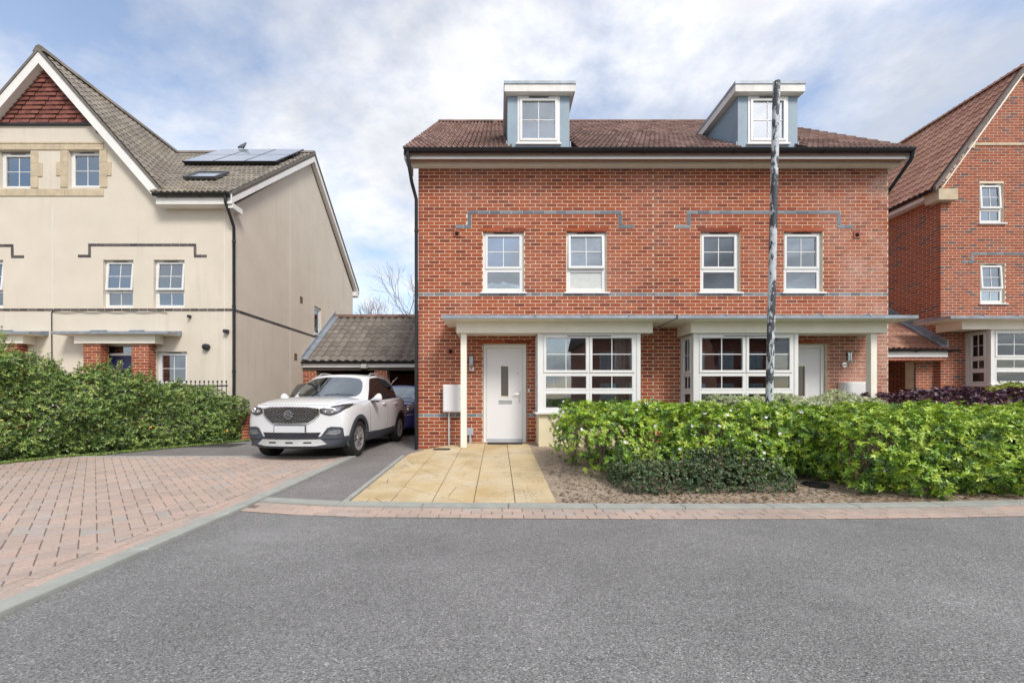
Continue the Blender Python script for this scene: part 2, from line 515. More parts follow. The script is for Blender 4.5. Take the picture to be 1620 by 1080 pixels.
M['room2'] = simple('kitchen_paint', (0.62, 0.60, 0.56), 0.9, 0.08, 2, spec=0.1)
def leaf_mat(name, stops, rough=0.36, trans=0.14, spec=0.5):
    t = NT(name)
    at = t.node('ShaderNodeAttribute', attribute_name='rnd')
    c = t.ramp(at.outputs['Fac'], stops)
    c = t.mix(1.0, c, t.ramp(t.noise(30, 3), [(0.3, 0.85), (0.7, 1.15)]), 'MULTIPLY')
    t.done(c, rough, 0, spec)
    tl = t.node('ShaderNodeBsdfTranslucent'); t.l.new(c, tl.inputs[0])
    mx = t.node('ShaderNodeMixShader'); mx.inputs[0].default_value = trans
    t.l.new(t.b.outputs[0], mx.inputs[1]); t.l.new(tl.outputs[0], mx.inputs[2])
    t.l.new(mx.outputs[0], t.out.inputs['Surface'])
    return t.m
M['leaf_ch'] = leaf_mat('bright_shrub_leaf', [(0, (0.04, 0.085, 0.025)), (0.25, (0.075, 0.16, 0.028)), (0.5, (0.17, 0.32, 0.034)), (0.75, (0.28, 0.44, 0.042)), (1, (0.42, 0.54, 0.065))])
M['leaf_iv'] = leaf_mat('climber_leaf', [(0, (0.04, 0.08, 0.027)), (0.3, (0.08, 0.155, 0.036)), (0.6, (0.16, 0.265, 0.055)), (0.85, (0.28, 0.38, 0.09)), (1, (0.36, 0.44, 0.12))], 0.34, 0.12, 0.6)
M['leaf_box'] = leaf_mat('small_dark_leaf', [(0, (0.035, 0.06, 0.03)), (0.5, (0.06, 0.105, 0.045)), (0.85, (0.10, 0.16, 0.058)), (1, (0.20, 0.18, 0.09))], 0.4, 0.12)
M['leaf_var'] = leaf_mat('variegated_leaf', [(0, (0.20, 0.30, 0.10)), (0.4, (0.46, 0.54, 0.28)), (1, (0.68, 0.71, 0.48))], 0.5, 0.2)
M['leaf_pur'] = leaf_mat('purple_leaf', [(0, (0.035, 0.016, 0.026)), (0.5, (0.08, 0.035, 0.055)), (0.85, (0.125, 0.06, 0.085)), (1, (0.17, 0.06, 0.055))], 0.4, 0.15)
M['leaf_lime'] = leaf_mat('lime_leaf', [(0, (0.14, 0.22, 0.03)), (0.5, (0.28, 0.36, 0.05)), (1, (0.42, 0.46, 0.09))])
M['petal'] = leaf_mat('white_petal', [(0, (0.68, 0.66, 0.64)), (1, (0.82, 0.80, 0.80))], 0.6, 0.2)
M['orange'] = simple('orange_fruit', (0.75, 0.26, 0.03), 0.4, 0.15, 20)
M['pink'] = simple('pink_flower', (0.55, 0.08, 0.30), 0.6, 0.1, 20)
M['stem'] = simple('grey_brown_stem', (0.23, 0.175, 0.12), 0.9, 0.25, 25, bump=0.4)
M['twig'] = simple('bare_twig', (0.27, 0.23, 0.21), 0.9, 0.2, 10)

def pole_mat():
    t = NT('flaking_grey_paint')
    f = t.noise(8.5, 10, 0.76, stretch=(1, 1, 0.36), dist=0.2)
    big = t.noise(0.9, 3, off=(0, 0, 4))
    m = t.ramp(t.math('ADD', f, t.math('MULTIPLY', t.math('SUBTRACT', big, 0.5), 0.35)), [(0.497, 1.0), (0.507, 0.0)])
    pale = t.ramp(t.noise(12, 5), [(0.3, (0.42, 0.46, 0.49)), (0.7, (0.60, 0.63, 0.64))])
    dark = t.ramp(t.noise(20, 4), [(0.3, (0.03, 0.034, 0.042)), (0.7, (0.075, 0.08, 0.09))])
    c = t.mix(m, pale, dark)
    t.bump(m, 0.4, -0.002)
    return t.done(c, 0.6, 0, 0.4)
M['pole'] = pole_mat()
# ================================================================ ground, road, paving
def sheet(name, pts, mat, zf, kind='structure', parent=None, step=None, subdiv=0):
    bm = bmesh.new()
    bm.faces.new([bm.verts.new((x, y, 0)) for x, y in pts])
    for k in range(subdiv):
        bmesh.ops.subdivide_edges(bm, edges=[e for e in bm.edges if e.calc_length() > (step or 1)], cuts=1, use_grid_fill=True)
    bmesh.ops.triangulate(bm, faces=[f for f in bm.faces if len(f.verts) > 4])
    for v in bm.verts: v.co.z = zf(v.co.x, v.co.y)
    bmesh.ops.recalc_face_normals(bm, faces=bm.faces)
    me = bpy.data.meshes.new(name); bm.to_mesh(me); bm.free()
    me.materials.append(mat)
    o = link(name, me, parent)
    if kind: o['kind'] = kind
    return o

def grid_sheet(name, x0, x1, y0, y1, st, mat, zf, kind='structure'):
    nx, ny = max(2, int((x1 - x0) / st) + 1), max(2, int((y1 - y0) / st) + 1)
    xs, ys = np.linspace(x0, x1, nx), np.linspace(y0, y1, ny)
    X, Y = np.meshgrid(xs, ys)
    Z = np.array([[zf(a, b) for a, b in zip(r1, r2)] for r1, r2 in zip(X, Y)])
    V = np.stack([X, Y, Z], -1).reshape(-1, 3)
    i, j = np.meshgrid(np.arange(ny - 1), np.arange(nx - 1), indexing='ij')
    a = (i * nx + j).ravel()
    F = np.stack([a, a + 1, a + nx + 1, a + nx], -1)
    return bake(V, F, name, mat, None, kind, smooth=True, origin=(0, 0, 0))

def z_drive(x, y):
    return 0.055 * min(1.0, max(0.0, (y - 4.25) / 3.1))
def z_path(x, y):
    return 0.02 + 0.04 * max(0.0, y - 4.3)

M['ground'] = simple('trodden_ground', (0.10, 0.095, 0.06), 0.95, 0.3, 3, bump=0.5, bscale=30)
sheet('ground', [(-400, -400), (400, -400), (400, 600), (-400, 600)], M['ground'], lambda x, y: -0.06)

EDGE = [(-2.60, 4.06), (-2.0, 3.93), (-1.37, 3.86), (0.07, 3.81), (1.6, 3.785), (3.03, 3.79), (4.2, 3.83), (5.06, 3.89), (6.5, 4.04), (8.5, 4.32), (11, 4.8), (14, 5.5)]
def edge_y(x):
    for (a, ya), (b, yb) in zip(EDGE, EDGE[1:]):
        if a <= x <= b:
            return ya + (yb - ya) * (x - a) / (b - a)
    return EDGE[0][1] if x < EDGE[0][0] else EDGE[-1][1]
def edge_dir(x):
    return (edge_y(x + 0.05) - edge_y(x - 0.05)) / 0.1

road_pts = [(-2.55, -40), (60, -40), (60, 5.5)] + [(x, y + 0.02) for x, y in reversed(EDGE)]
sheet('road', road_pts, M['asphalt'], lambda x, y: 0.0)
sheet('side_road', [(-60, -40), (-2.55, -40), (-2.55, -6), (-60, -6)], M['asphalt'], lambda x, y: -0.004)

# drive: strip beside the path, then the parking court behind the paving
grid_sheet('driveway', -8.9, -1.55, 4.1, 26.0, 0.35, M['asphalt_d'], lambda x, y: z_drive(x, y) - 0.004)
# bed under the block paving and its pavers
grid_sheet('paving_bed', -12, -2.70, -6.0, 7.42, 0.4, M['paver_bed'], lambda x, y: z_drive(x, y) + 0.017)
block = bpy.data.objects.new('block_paving', None); col.objects.link(block); block['kind'] = 'structure'; WL[block.name] = Vector((0, 0, 0))

def clip_poly(poly, a, b, c):                 # keep a*x+b*y<=c
    out = []
    for i, p in enumerate(poly):
        q = poly[(i + 1) % len(poly)]
        dp, dq = a * p[0] + b * p[1] - c, a * q[0] + b * q[1] - c
        if dp <= 0: out.append(p)
        if (dp < 0 < dq) or (dq < 0 < dp):
            t = dp / (dp - dq)
            out.append((p[0] + t * (q[0] - p[0]), p[1] + t * (q[1] - p[1])))
    return out
def poly_area(p):
    return 0.5 * abs(sum(p[i][0] * p[(i + 1) % len(p)][1] - p[(i + 1) % len(p)][0] * p[i][1] for i in range(len(p))))

def slab_piece(mb, poly, zf, h=0.05, c=0.004, lift=0.0, rnd=None):
    n = len(poly)
    cx, cy = sum(p[0] for p in poly) / n, sum(p[1] for p in poly) / n
    ins = []
    for p in poly:
        d = math.hypot(p[0] - cx, p[1] - cy) or 1
        ins.append((p[0] + (cx - p[0]) / d * c * 1.4, p[1] + (cy - p[1]) / d * c * 1.4))
    vs = [(x, y, zf(x, y) + lift - h) for x, y in poly] + [(x, y, zf(x, y) + lift - c) for x, y in poly] + [(x, y, zf(x, y) + lift) for x, y in ins]
    fs = [tuple(range(2 * n, 3 * n))]
    for i in range(n):
        j = (i + 1) % n
        fs += [(i, j, n + j, n + i), (n + i, n + j, 2 * n + j, 2 * n + i)]
    mb.add(vs, fs, rnd)

# 45-degree herringbone of 200 x 100 pavers
pieces = []
ca = math.cos(PI / 4)
L_, W_ = 0.204, 0.102
G = 0.0031
for i in range(-110, 110):
    for j in range(-60, 60):
        # herringbone lattice in units of W_: horizontals at (i + ..), verticals next to them
        bx = (i * 1 + j * 4 - 0) * 1.0
        by = i * 1.0
        for kind_ in (0, 1):
            if kind_ == 0: r_ = (bx, by, bx + 2, by + 1)
            else: r_ = (bx + 2, by - 1, bx + 3, by + 1)
            x0, y0, x1, y1 = [q * W_ for q in r_]
            q4 = [(x0 + G, y0 + G), (x1 - G, y0 + G), (x1 - G, y1 - G), (x0 + G, y1 - G)]
            rot = [(-6 + (p[0] - p[1]) * ca, 3 + (p[0] + p[1]) * ca) for p in q4]
            mx_, my_ = sum(p[0] for p in rot) / 4, sum(p[1] for p in rot) / 4
            if not (-11.5 < mx_ < -2.9 and 1.0 < my_ < 7.5): continue
            if mx_ < -2.6 - 1.7 * my_: continue       # out of sight to the left
            p = clip_poly(rot, 1, 0, -2.965)
            if len(p) >= 3: p = clip_poly(p, 0, 1, 7.285)
            if len(p) >= 3 and poly_area(p) > 0.0012:
                pieces.append((p, mx_, my_))
for rowx in (-2.955, -2.852):                       # two border rows along the kerb
    y = 0.9 + (0.1 if rowx > -2.9 else 0)
    while y < 7.28:
        p = [(rowx, y + G), (rowx + 0.102 - 2 * G, y + G), (rowx + 0.102 - 2 * G, min(y + 0.204 - G, 7.285)), (rowx, min(y + 0.204 - G, 7.285))]
        if p[2][1] - p[0][1] > 0.02: pieces.append((p, rowx, y))
        y += 0.204
pieces.sort(key=lambda t: t[1] ** 2 + t[2] ** 2)
z_pav = lambda x, y: z_drive(x, y) + 0.022
vis = [t for t in pieces if -788 / 640 * t[2] * 1.02 < t[1]]
first = vis[:300]
ids = {id(t) for t in first}
rest = MB()
for t in pieces:
    lift = random.uniform(-0.0018, 0.0018)
    if id(t) in ids:
        mb = MB(); slab_piece(mb, t[0], z_pav, lift=lift); mb.build('paver', M['paver'], block)
    else:
        slab_piece(rest, t[0], z_pav, lift=lift)
rest.build('paver_field', M['paver'], block, 'stuff')

# concrete kerbs: stones of 0.9 m
kerb = bpy.data.objects.new('kerb', None); col.objects.link(kerb); kerb['kind'] = 'structure'; WL[kerb.name] = Vector((0, 0, 0))
y = -0.6
while y < 7.3:                                       # along the left paving
    y1 = min(y + 0.9, 7.42)
    mb = MB(); slab_piece(mb, [(-2.742, y + 0.003), (-2.60, y + 0.003), (-2.60, y1 - 0.003), (-2.742, y1 - 0.003)], lambda a, b: z_drive(a, b) + 0.03, 0.12, 0.008)
    mb.build('kerb_stone', M['kerb'], kerb); y = y1
x = -9.6
while x < -2.75:                                     # across the back of the paving
    x1 = min(x + 0.9, -2.746)
    mb = MB(); slab_piece(mb, [(x + 0.003, 7.30), (x1 - 0.003, 7.30), (x1 - 0.003, 7.42), (x + 0.003, 7.42)], lambda a, b: 0.055 + 0.022, 0.1, 0.006)
    mb.build('kerb_stone', M['kerb'], kerb); x = x1
x = -2.594
while x < 13.4:                                      # along the front of path and bed
    x1 = x + 0.9
    p = []
    for xx, o_ in ((x + 0.003, 0.33), (x1 - 0.003, 0.33), (x1 - 0.003, 0.475), (x + 0.003, 0.475)):
        p.append((xx, edge_y(xx) + o_))
    mb = MB(); slab_piece(mb, p, lambda a, b: 0.032, 0.12, 0.009); mb.build('kerb_stone', M['kerb'], kerb); x = x1
for y0, y1 in ((4.36, 5.27), (5.27, 6.18), (6.18, 7.05)):        # thin edging of the path
    mb = MB(); slab_piece(mb, [(-1.675, y0 + .002), (-1.618, y0 + .002), (-1.618, y1 - .002), (-1.675, y1 - .002)], lambda a, b: z_path(a, b) + 0.012, 0.2, 0.008)
    mb.build('kerb_stone', M['kerb'], kerb)

# three rows of pavers between the kerb and the asphalt
strip = bpy.data.objects.new('paver_strip', None); col.objects.link(strip); strip['kind'] = 'structure'; WL[strip.name] = Vector((0, 0, 0))
bedp = [(x_, edge_y(x_) + 0.012) for x_ in np.linspace(-2.6, 13.5, 30)] + [(x_, edge_y(x_) + 0.335) for x_ in np.linspace(13.5, -2.6, 30)]
o = sheet('jointing_bed', bedp, M['paver_bed'], lambda a, b: 0.004, kind=None, parent=strip)
rest = MB(); cnt = 0
cells = []
for row in range(3):
    x = -2.60 + (0.1 if row % 2 else 0.0)
    while x < 13.2:
        x1 = x + 0.203
        a0, a1 = 0.018 + row * 0.104, 0.018 + row * 0.104 + 0.096
        p = [(x + G, edge_y(x) + a0), (x1 - G, edge_y(x1) + a0), (x1 - G, edge_y(x1) + a1), (x + G, edge_y(x) + a1)]
        cells.append((abs(x) + (0 if x < 6.2 else 50), p)); x = x1
cells.sort(key=lambda t: t[0])
for k, (d_, p) in enumerate(cells):
    if k < 132:
        mb = MB(); slab_piece(mb, p, lambda a, b: 0.013, 0.05, 0.004, random.uniform(-.0015, .0015)); mb.build('paver', M['paver'], strip)
    else: slab_piece(rest, p, lambda a, b: 0.013, 0.05, 0.004)
rest.build('paver_field', M['paver'], strip, 'stuff')

# yellow slab path, slabs 450 mm, several cracked
path = bpy.data.objects.new('footpath', None); col.objects.link(path); path['kind'] = 'structure'; WL[path.name] = Vector((0, 0, 0))
def path_left(y):
    return -1.612 if y < 7.0 else -1.612 + 0.95 * ((y - 7.0) / 1.5) ** 1.8
op = [(-1.612, 4.30)] + [(path_left(t), t) for t in np.linspace(7.0, 8.5, 10)] + [(0.63, 8.5), (0.63, 4.30)]
M['slab_bed'] = simple('slab_joint', (0.13, 0.10, 0.065), 0.95, 0.2, 20)
sheet('slab_bed', op, M['slab_bed'], lambda a, b: z_path(a, b) - 0.012, kind=None, parent=path)
SW = 2.245 / 5
def split_poly(poly):                               # a crack: cut the polygon along a random line through its middle
    cx, cy = sum(p[0] for p in poly) / len(poly), sum(p[1] for p in poly) / len(poly)
    an = random.uniform(0, PI)
    a, b = math.cos(an), math.sin(an)
    c = a * (cx + random.uniform(-.06, .06)) + b * (cy + random.uniform(-.06, .06))
    return [q for q in (clip_poly(poly, a, b, c - 0.0045), clip_poly(poly, -a, -b, -c - 0.0045)) if len(q) >= 3 and poly_area(q) > 0.002]
for i in range(5):
    x0, x1 = -1.612 + i * SW, -1.612 + (i + 1) * SW
    yy = [4.345 if i % 2 else 4.345, ]
    off = [0.16, 0.30, 0.22, 0.14, 0.14][i]
    y = 4.345; first_ = True
    while y < 8.48:
        y1 = min(y + (off if first_ else 0.45), 8.49); first_ = False
        if 8.49 - y1 < 0.12: y1 = 8.49
        g = 0.0042
        p = [(x0 + g, y + g), (x1 - g, y + g), (x1 - g, y1 - g), (x0 + g, y1 - g)]
        if y1 > 7.0 and x0 < -0.65:                 # curved corner
            arc = [(path_left(t), t) for t in np.linspace(7.0, 8.5, 16)]
            for (ax, ay), (bx_, by_) in zip(arc, arc[1:]):
                nx_, ny_ = -(by_ - ay), (bx_ - ax)  # keep right of the arc
                if len(p) >= 3: p = clip_poly(p, nx_, ny_, nx_ * ax + ny_ * ay - 0.0005)
        if len(p) >= 3 and poly_area(p) > 0.003:
            parts = [p]
            if y < 6.4 and i < 3 and random.random() < 0.8:
                parts = split_poly(p)
                if random.random() < 0.6:
                    big = max(parts, key=poly_area); parts.remove(big); parts += split_poly(big)
            rr = random.random()
            for q in parts:
                mb = MB(); slab_piece(mb, q, z_path, 0.04, 0.003, random.uniform(-.0015, .0015), rr); mb.build('paving_slab', M['slab'], path)
        y = y1

# soil bed in front of the houses
def z_soil(x, y):
    e = max(0.0, y - edge_y(x) - 0.48)
    return 0.018 + 0.039 * min(e, 4.2) + 0.018 * (1 + math.sin(x * 3.1 + y * 2.3) * math.sin(y * 4.1 - x)) * min(1, e * 2) * min(1, max(0, x - .6) * 3)
bx0, bx1 = 0.618, 22.0
xs = list(np.linspace(bx0, 14, 110)) + [17, 22]
V, F = [], []
ny = 24
for x_ in xs:
    y0 = edge_y(x_) + 0.47
    for k in range(ny + 1):
        y_ = y0 + (11.4 - y0) * (k / ny) ** 1.2
        V.append((x_, y_, z_soil(x_, y_)))
for i in range(len(xs) - 1):
    for k in range(ny):
        a = i * (ny + 1) + k
        F.append((a, a + ny + 1, a + ny + 2, a + 1))
bake(np.array(V), np.array(F), 'soil_bed', M['soil'], None, 'structure', smooth=True, origin=(0, 0, 0))

def litter(name, mat, n, x0, x1, ydelta, size, label, cat):
    V, F, rr = [], [], []
    for k in range(n):
        x_ = random.uniform(x0, x1); y_ = edge_y(x_) + 0.49 + abs(random.gauss(0, ydelta))
        s = random.uniform(*size); a = random.uniform(0, 2 * PI); z_ = z_soil(x_, y_) + 0.006
        dx, dy = math.cos(a) * s, math.sin(a) * s
        t = random.uniform(-.5, .5) * s
        b = len(V)
        V += [(x_ - dx, y_ - dy, z_), (x_ + dy * .45, y_ - dx * .45, z_ + abs(t)), (x_ + dx, y_ + dy, z_ + 0.004), (x_ - dy * .45, y_ + dx * .45, z_ + abs(t) * .4)]
        F.append((b, b + 1, b + 2, b + 3)); rr.append(random.random())
    o = bake(np.array(V), np.array(F), name, mat, None, 'stuff', np.array(rr))
    return tag(o, label, cat)
litter('bark_chippings', M['bark'], 5200, 0.7, 9.5, 1.2, (0.008, 0.028), 'dark bark chips and twigs scattered over the dry soil bed', 'bark chips')
litter('dead_leaves', M['litter'], 900, 1.8, 9.5, 0.22, (0.012, 0.03), 'brown dead leaves along the foot of the hedge', 'dead leaves')

# ================================================================ building helpers
ID4 = Matrix.Identity(4)
def wallM(o, u, inn):                     # local x = along wall, y = into wall, z = up
    u, inn = Vector(u), Vector(inn)
    return Matrix(((u.x, inn.x, 0, o[0]), (u.y, inn.y, 0, o[1]), (u.z, inn.z, 1, o[2]), (0, 0, 0, 1)))

def subtract(iv, cuts):
    out = [iv]
    for c0, c1 in cuts:
        nx = []
        for a, b in out:
            if c1 <= a or c0 >= b: nx.append((a, b)); continue
            if c0 > a: nx.append((a, c0))
            if c1 < b: nx.append((c1, b))
        out = nx
    return out

def slab_with_holes(mb, W, H0, H1, holes, y0, y1, x0=0.0):
    zs = sorted({H0, H1} | {z for h in holes for z in (h[2], h[3]) if H0 < z < H1})
    for za, zb in zip(zs, zs[1:]):
        zm = (za + zb) / 2
        for a, b in subtract((x0, W), [(h[0], h[1]) for h in holes if h[2] < zm < h[3]]):
            mb.box(a, b, y0, y1, za, zb)

def brick_wall(wall, Mx, W, z0, z1, holes, mat, special=(), bands=(), n_ind=300, depth=0.06, phase=0, rnd_skip=None, top=None):
    """stretcher bond laid in local wall space; special = list of (x0,x1,z0,z1) cells left for other bricks; bands = course numbers in blue brick"""
    allb = []
    k = 0
    z = z0
    proto = {}
    while z + 0.05 < z1:
        zb = min(z + 0.064, z1)
        xo = -0.1125 if (k + phase) % 2 else 0.0
        x = xo
        while x < W:
            a, b = max(x, 0), min(x + 0.213, W)
            x += 0.225
            if b - a < 0.02: continue
            cuts = [(h[0] - 0.004, h[1] + 0.004) for h in holes if h[2] < zb - 0.012 and h[3] > z + 0.012]
            cuts += [(h[0] - 0.008, h[1] + 0.008) for h in special if h[2] < zb and h[3] > z]
            for p, q in subtract((a, b), cuts):
                if q - p < 0.025: continue
                if top is not None and not top((p + q) / 2, zb): continue
                allb.append((p, q, z, zb, k in bands))
        z += 0.075; k += 1
    inv = Mx
    def key(t):
        c = inv @ Vector(((t[0] + t[1]) / 2, 0, (t[2] + t[3]) / 2))
        return (c - Vector((0, 0, CAMZ))).length - 5 * (t[1] - t[0] > 0.2)
    order = sorted(allb, key=key)
    indiv = {id(t) for t in order[:n_ind]}
    red, blue = MB(Mx), MB(Mx)
    for t in allb:
        p, q, za, zb, bl = t
        out = random.uniform(-0.0015, 0.0015)
        if id(t) in indiv:
            kk = (round(q - p, 3), round(zb - za, 3), bl)
            m_ = M['blue_brick'] if bl else mat
            if kk not in proto:
                mb = MB(Matrix(Mx.to_3x3()).to_4x4())
                mb.box(-(q - p) / 2, (q - p) / 2, 0, depth, 0, zb - za, 0.0)
                o = mb.build('brick', m_, wall, origin=(0, 0, 0))
                proto[kk] = o.data
            else:
                o = bpy.data.objects.new('brick', proto[kk]); col.objects.link(o); o.parent = wall
            o.location = Mx @ Vector(((p + q) / 2, out, za)) - wloc(wall)
        else:
            (blue if bl else red).box(p, q, out, depth, za, zb)
    if red.v: red.build('brickwork', mat, wall, 'stuff')
    if blue.v: blue.build('band_brickwork', M['blue_brick'], wall, 'stuff')

def window(parent, Mx, W, H, lights, recess=0.07, sill=0.05, room=(1.8, 'room'), part='window', bay=False, sillmat=None, fw=0.05, vent=True, label=None, re=.35, rz=.6, gdef='glass'):
    """lights: (x0,x1,z0,z1,nx,nz,kind,extra). kind: fixed | casement | tilt ; glass may be 'frost'"""
    d0, d1 = recess, recess + 0.07
    mb = MB(Mx)
    mb.box(0, fw, d0, d1, 0, H); mb.box(W - fw, W, d0, d1, 0, H)
    mb.box(fw, W - fw, d0, d1, 0, fw); mb.box(fw, W - fw, d0, d1, H - fw, H)
    xs = sorted({l[0] for l in lights} | {l[1] for l in lights}); zs = sorted({l[2] for l in lights} | {l[3] for l in lights})
    for zt in zs[1:-1]: mb.box(fw, W - fw, d0 + .002, d1 - .002, zt - 0.022, zt + 0.022)
    for xt in xs[1:-1]: mb.box(xt - 0.022, xt + 0.022, d0 + .004, d1 - .004, fw, H - fw)
    w = mb.build('frame' if bay else part, M['upvc'], parent)
    if label: w['label'] = label
    kid = parent if bay else w
    def lk(m_, name, mat): return m_.build(name, mat, kid)
    for l in lights:
        x0, x1, z0, z1, nx, nz, kd = l[:7]
        gm = l[7] if len(l) > 7 else 'glass'
        if gm == 'glass': gm = gdef
        a, b, c, d = x0 + 0.012, x1 - 0.012, z0 + 0.012, z1 - 0.012
        s = 0.052 if kd != 'fixed' else 0.045
        Mt = Mx
        if kd == 'tilt':
            Mt = Mx @ Matrix.Translation((0, d0, z1)) @ Matrix.Rotation(-R(l[8]), 4, 'X') @ Matrix.Translation((0, -d0, -z1))
        y0 = d0 - (0.016 if kd != 'fixed' else 0.004)
        m2 = MB(Mt)
        m2.cbox(a, a + s, y0, d0 + .04, c, d, .005); m2.cbox(b - s, b, y0, d0 + .04, c, d, .005)
        m2.cbox(a + s, b - s, y0, d0 + .04, c, c + s, .005); m2.cbox(a + s, b - s, y0, d0 + .04, d - s, d, .005)
        lk(m2, 'casement' if kd != 'fixed' else 'fixed_light', M['upvc'])
        ga, gb, gc, gd = a + s, b - s, c + s, d - s
        bw = 0.0075
        for i in range(1, nx):
            xx = ga + (gb - ga) * i / nx
            m3 = MB(Mt); m3.box(xx - bw, xx + bw, d0 + .008, d0 + .030, gc, gd); lk(m3, 'glazing_bar', M['upvc'])
        for j in range(1, nz):
            zz = gc + (gd - gc) * j / nz
            for i in range(nx):
                m3 = MB(Mt); m3.box(ga + (gb - ga) * i / nx + bw, ga + (gb - ga) * (i + 1) / nx - bw, d0 + .009, d0 + .029, zz - bw, zz + bw); lk(m3, 'glazing_bar', M['upvc'])
        for i in range(nx):
            for j in range(nz):
                m4 = MB(Mt)
                m4.box(ga + (gb - ga) * i / nx, ga + (gb - ga) * (i + 1) / nx, d0 + .017, d0 + .021, gc + (gd - gc) * j / nz, gc + (gd - gc) * (j + 1) / nz)
                lk(m4, 'pane', M[gm])
    if vent:
        m5 = MB(Mx); m5.box(W * .27, W * .73, d0 - 0.022, d0 - .014, H - 0.034, H - 0.020); lk(m5, 'trickle_vent', M['black_pl'])
    if sill:
        m6 = MB(Mx); m6.box(-sill, W + sill, -0.045, recess + .05, -0.034, -0.002); lk(m6, 'sill', sillmat or M['upvc'])
    if room:
        dep, rm = room
        m7 = MB(Mx)
        e = re
        y0, y1 = recess + .085, recess + .085 + dep
        x0, x1, z0, z1 = -e, W + e, -rz, H + (0.12 if re else 0.0)
        vs = [(x0, y0, z0), (x1, y0, z0), (x1, y1, z0), (x0, y1, z0), (x0, y0, z1), (x1, y0, z1), (x1, y1, z1), (x0, y1, z1)]
        m7.add(vs, [(0, 1, 2, 3), (7, 6, 5, 4), (5, 6, 2, 1), (6, 7, 3, 2), (7, 4, 0, 3)])
        # returns between the frame and the room
        for (p, q, r_, s_) in ((x0, 0, z0, z1), (W, x1, z0, z1), (0, W, z0, 0), (0, W, H, z1)):
            m7.box(p, q, y0 - .006, y0, r_, s_)
        lk(m7, 'room_lining', M[rm])
    return w

def std_lights(W, H, split, tilt=0, low='glass', nlow=1, up='glass'):
    f = 0.035
    kd = 'tilt' if tilt else 'casement'
    return [(f, W - f, split, H - f, 2, 2, kd, up, tilt), (f, W - f, f, split, nlow, 1, 'fixed', low)]

# ---------------------------------------------------------------- interlocking roof tiles
def tile_mesh(gauge=0.34, width=0.30, wave=0.15, amp=0.02, mat=None, name='roof_tile', th=0.026):
    n = 8 if width > 0.2 else 4
    us = [width * (i / n - 0.5) for i in range(n + 1)]
    prof = [amp * math.cos(2 * PI * u / wave) for u in us]
    vs = []
    Lh = gauge * 1.12
    for u, h in zip(us, prof): vs.append((u, 0, h + th + 0.016))
    for u, h in zip(us, prof): vs.append((u, Lh, h + th - 0.004))
    for u, h in zip(us, prof): vs.append((u, 0.004, h - 0.002))
    m = n + 1
    fs = []
    for i in range(n):
        fs += [(i, i + 1, m + i + 1, m + i), (2 * m + i, 2 * m + i + 1, i + 1, i)]
    me = bpy.data.meshes.new(name)
    me.from_pydata(vs, [], fs)
    at = me.attributes.new('rnd', 'FLOAT', 'FACE'); at.data.foreach_set('value', [0.0] * len(fs))
    me.polygons.foreach_set('use_smooth', [True] * len(fs))
    me.set_sharp_from_angle(angle=R(50))
    me.materials.append(mat)
    return me, np.array(vs), np.array(fs)

def tile_roof(parent, O, U, V, W, H, mat, inside=None, n_ind=300, gauge=0.34, width=0.30, wave=0.15, amp=0.02, visible=None):
    """O eave-left corner, U along the eave (left to right seen from outside), V up the slope"""
    O, U, V = Vector(O), Vector(U).normalized(), Vector(V).normalized()
    N = U.cross(V).normalized()
    me, tv, tf = tile_mesh(gauge, width, wave, amp, mat)
    cells = []
    rows = int(math.ceil(H / gauge))
    cols = int(round(W / width))
    wd = W / cols
    for r_ in range(rows):
        for c in range(cols):
            u, v = (c + 0.5) * wd, r_ * gauge
            if v > H - 0.08: continue
            if inside and not inside(u, v + gauge * 0.5): continue
            cells.append((u, v))
    def dist(t):
        p = O + U * t[0] + V * t[1]
        if visible and not visible(t[0], t[1]): return 1e6 + p.length
        return p.length
    cells.sort(key=dist)
    VV, FF, rr = [], [], []
    sx = wd / width
    for k, (u, v) in enumerate(cells):
        p = O + U * u + V * v + N * random.uniform(-.003, .003)
        Us = U * sx
        if k < n_ind:
            o = bpy.data.objects.new('roof_tile', me); col.objects.link(o); o.parent = parent
            q = p - wloc(parent)
            o.matrix_local = Matrix(((Us.x, V.x, N.x, q.x), (Us.y, V.y, N.y, q.y), (Us.z, V.z, N.z, q.z), (0, 0, 0, 1)))
        else:
            P = np.array(p) + tv[:, 0:1] * np.array(Us) + tv[:, 1:2] * np.array(V) + tv[:, 2:3] * np.array(N)
            FF.append(tf + len(tv) * len(VV)); VV.append(P); rr += [random.random()] * len(tf)
    if VV:
        bake(np.concatenate(VV), np.concatenate(FF), 'roof_tile_field', mat, parent, 'stuff', np.array(rr), smooth=True)

def gutter(parent, a, b, r=0.055, brackets=0.9, name='gutter'):
    a, b = Vector(a), Vector(b)
    d = (b - a).normalized(); side = d.cross(Vector((0, 0, 1))).normalized()
    n = 7
    vs, fs = [], []
    for rad in (r, r - 0.006):
        for e in (a, b):
            for k in range(n):
                an = PI * k / (n - 1)
                vs.append(e + side * (math.cos(an) * rad) - Vector((0, 0, 1)) * (math.sin(an) * rad))
    for k in range(n - 1):
        fs += [(k, k + 1, n + k + 1, n + k), (2 * n + k, 3 * n + k, 3 * n + k + 1, 2 * n + k + 1)]
    fs += [(0, n, 3 * n, 2 * n), (n - 1, 3 * n - 1, 4 * n - 1, 2 * n - 1)]
    for e0 in (0, n): fs.append(tuple(e0 + k for k in range(n)))
    g = MB(); g.add(vs, fs); go = g.build(name, M['black_pl'], parent, smooth=True)
    L = (b - a).length
    k = 0.3
    while k < L:
        p = a + d * k
        m = MB(); m.tube([p + side * (r + .006) + Vector((0, 0, .005)), p + side * (r * .8) - Vector((0, 0, r * .75)), p - Vector((0, 0, r + .008)), p - side * (r + .004) - Vector((0, 0, .06)), p - side * (r + .004)], 0.011, 5)
        m.build('bracket', M['black_pl'], go); k += brackets
    return go

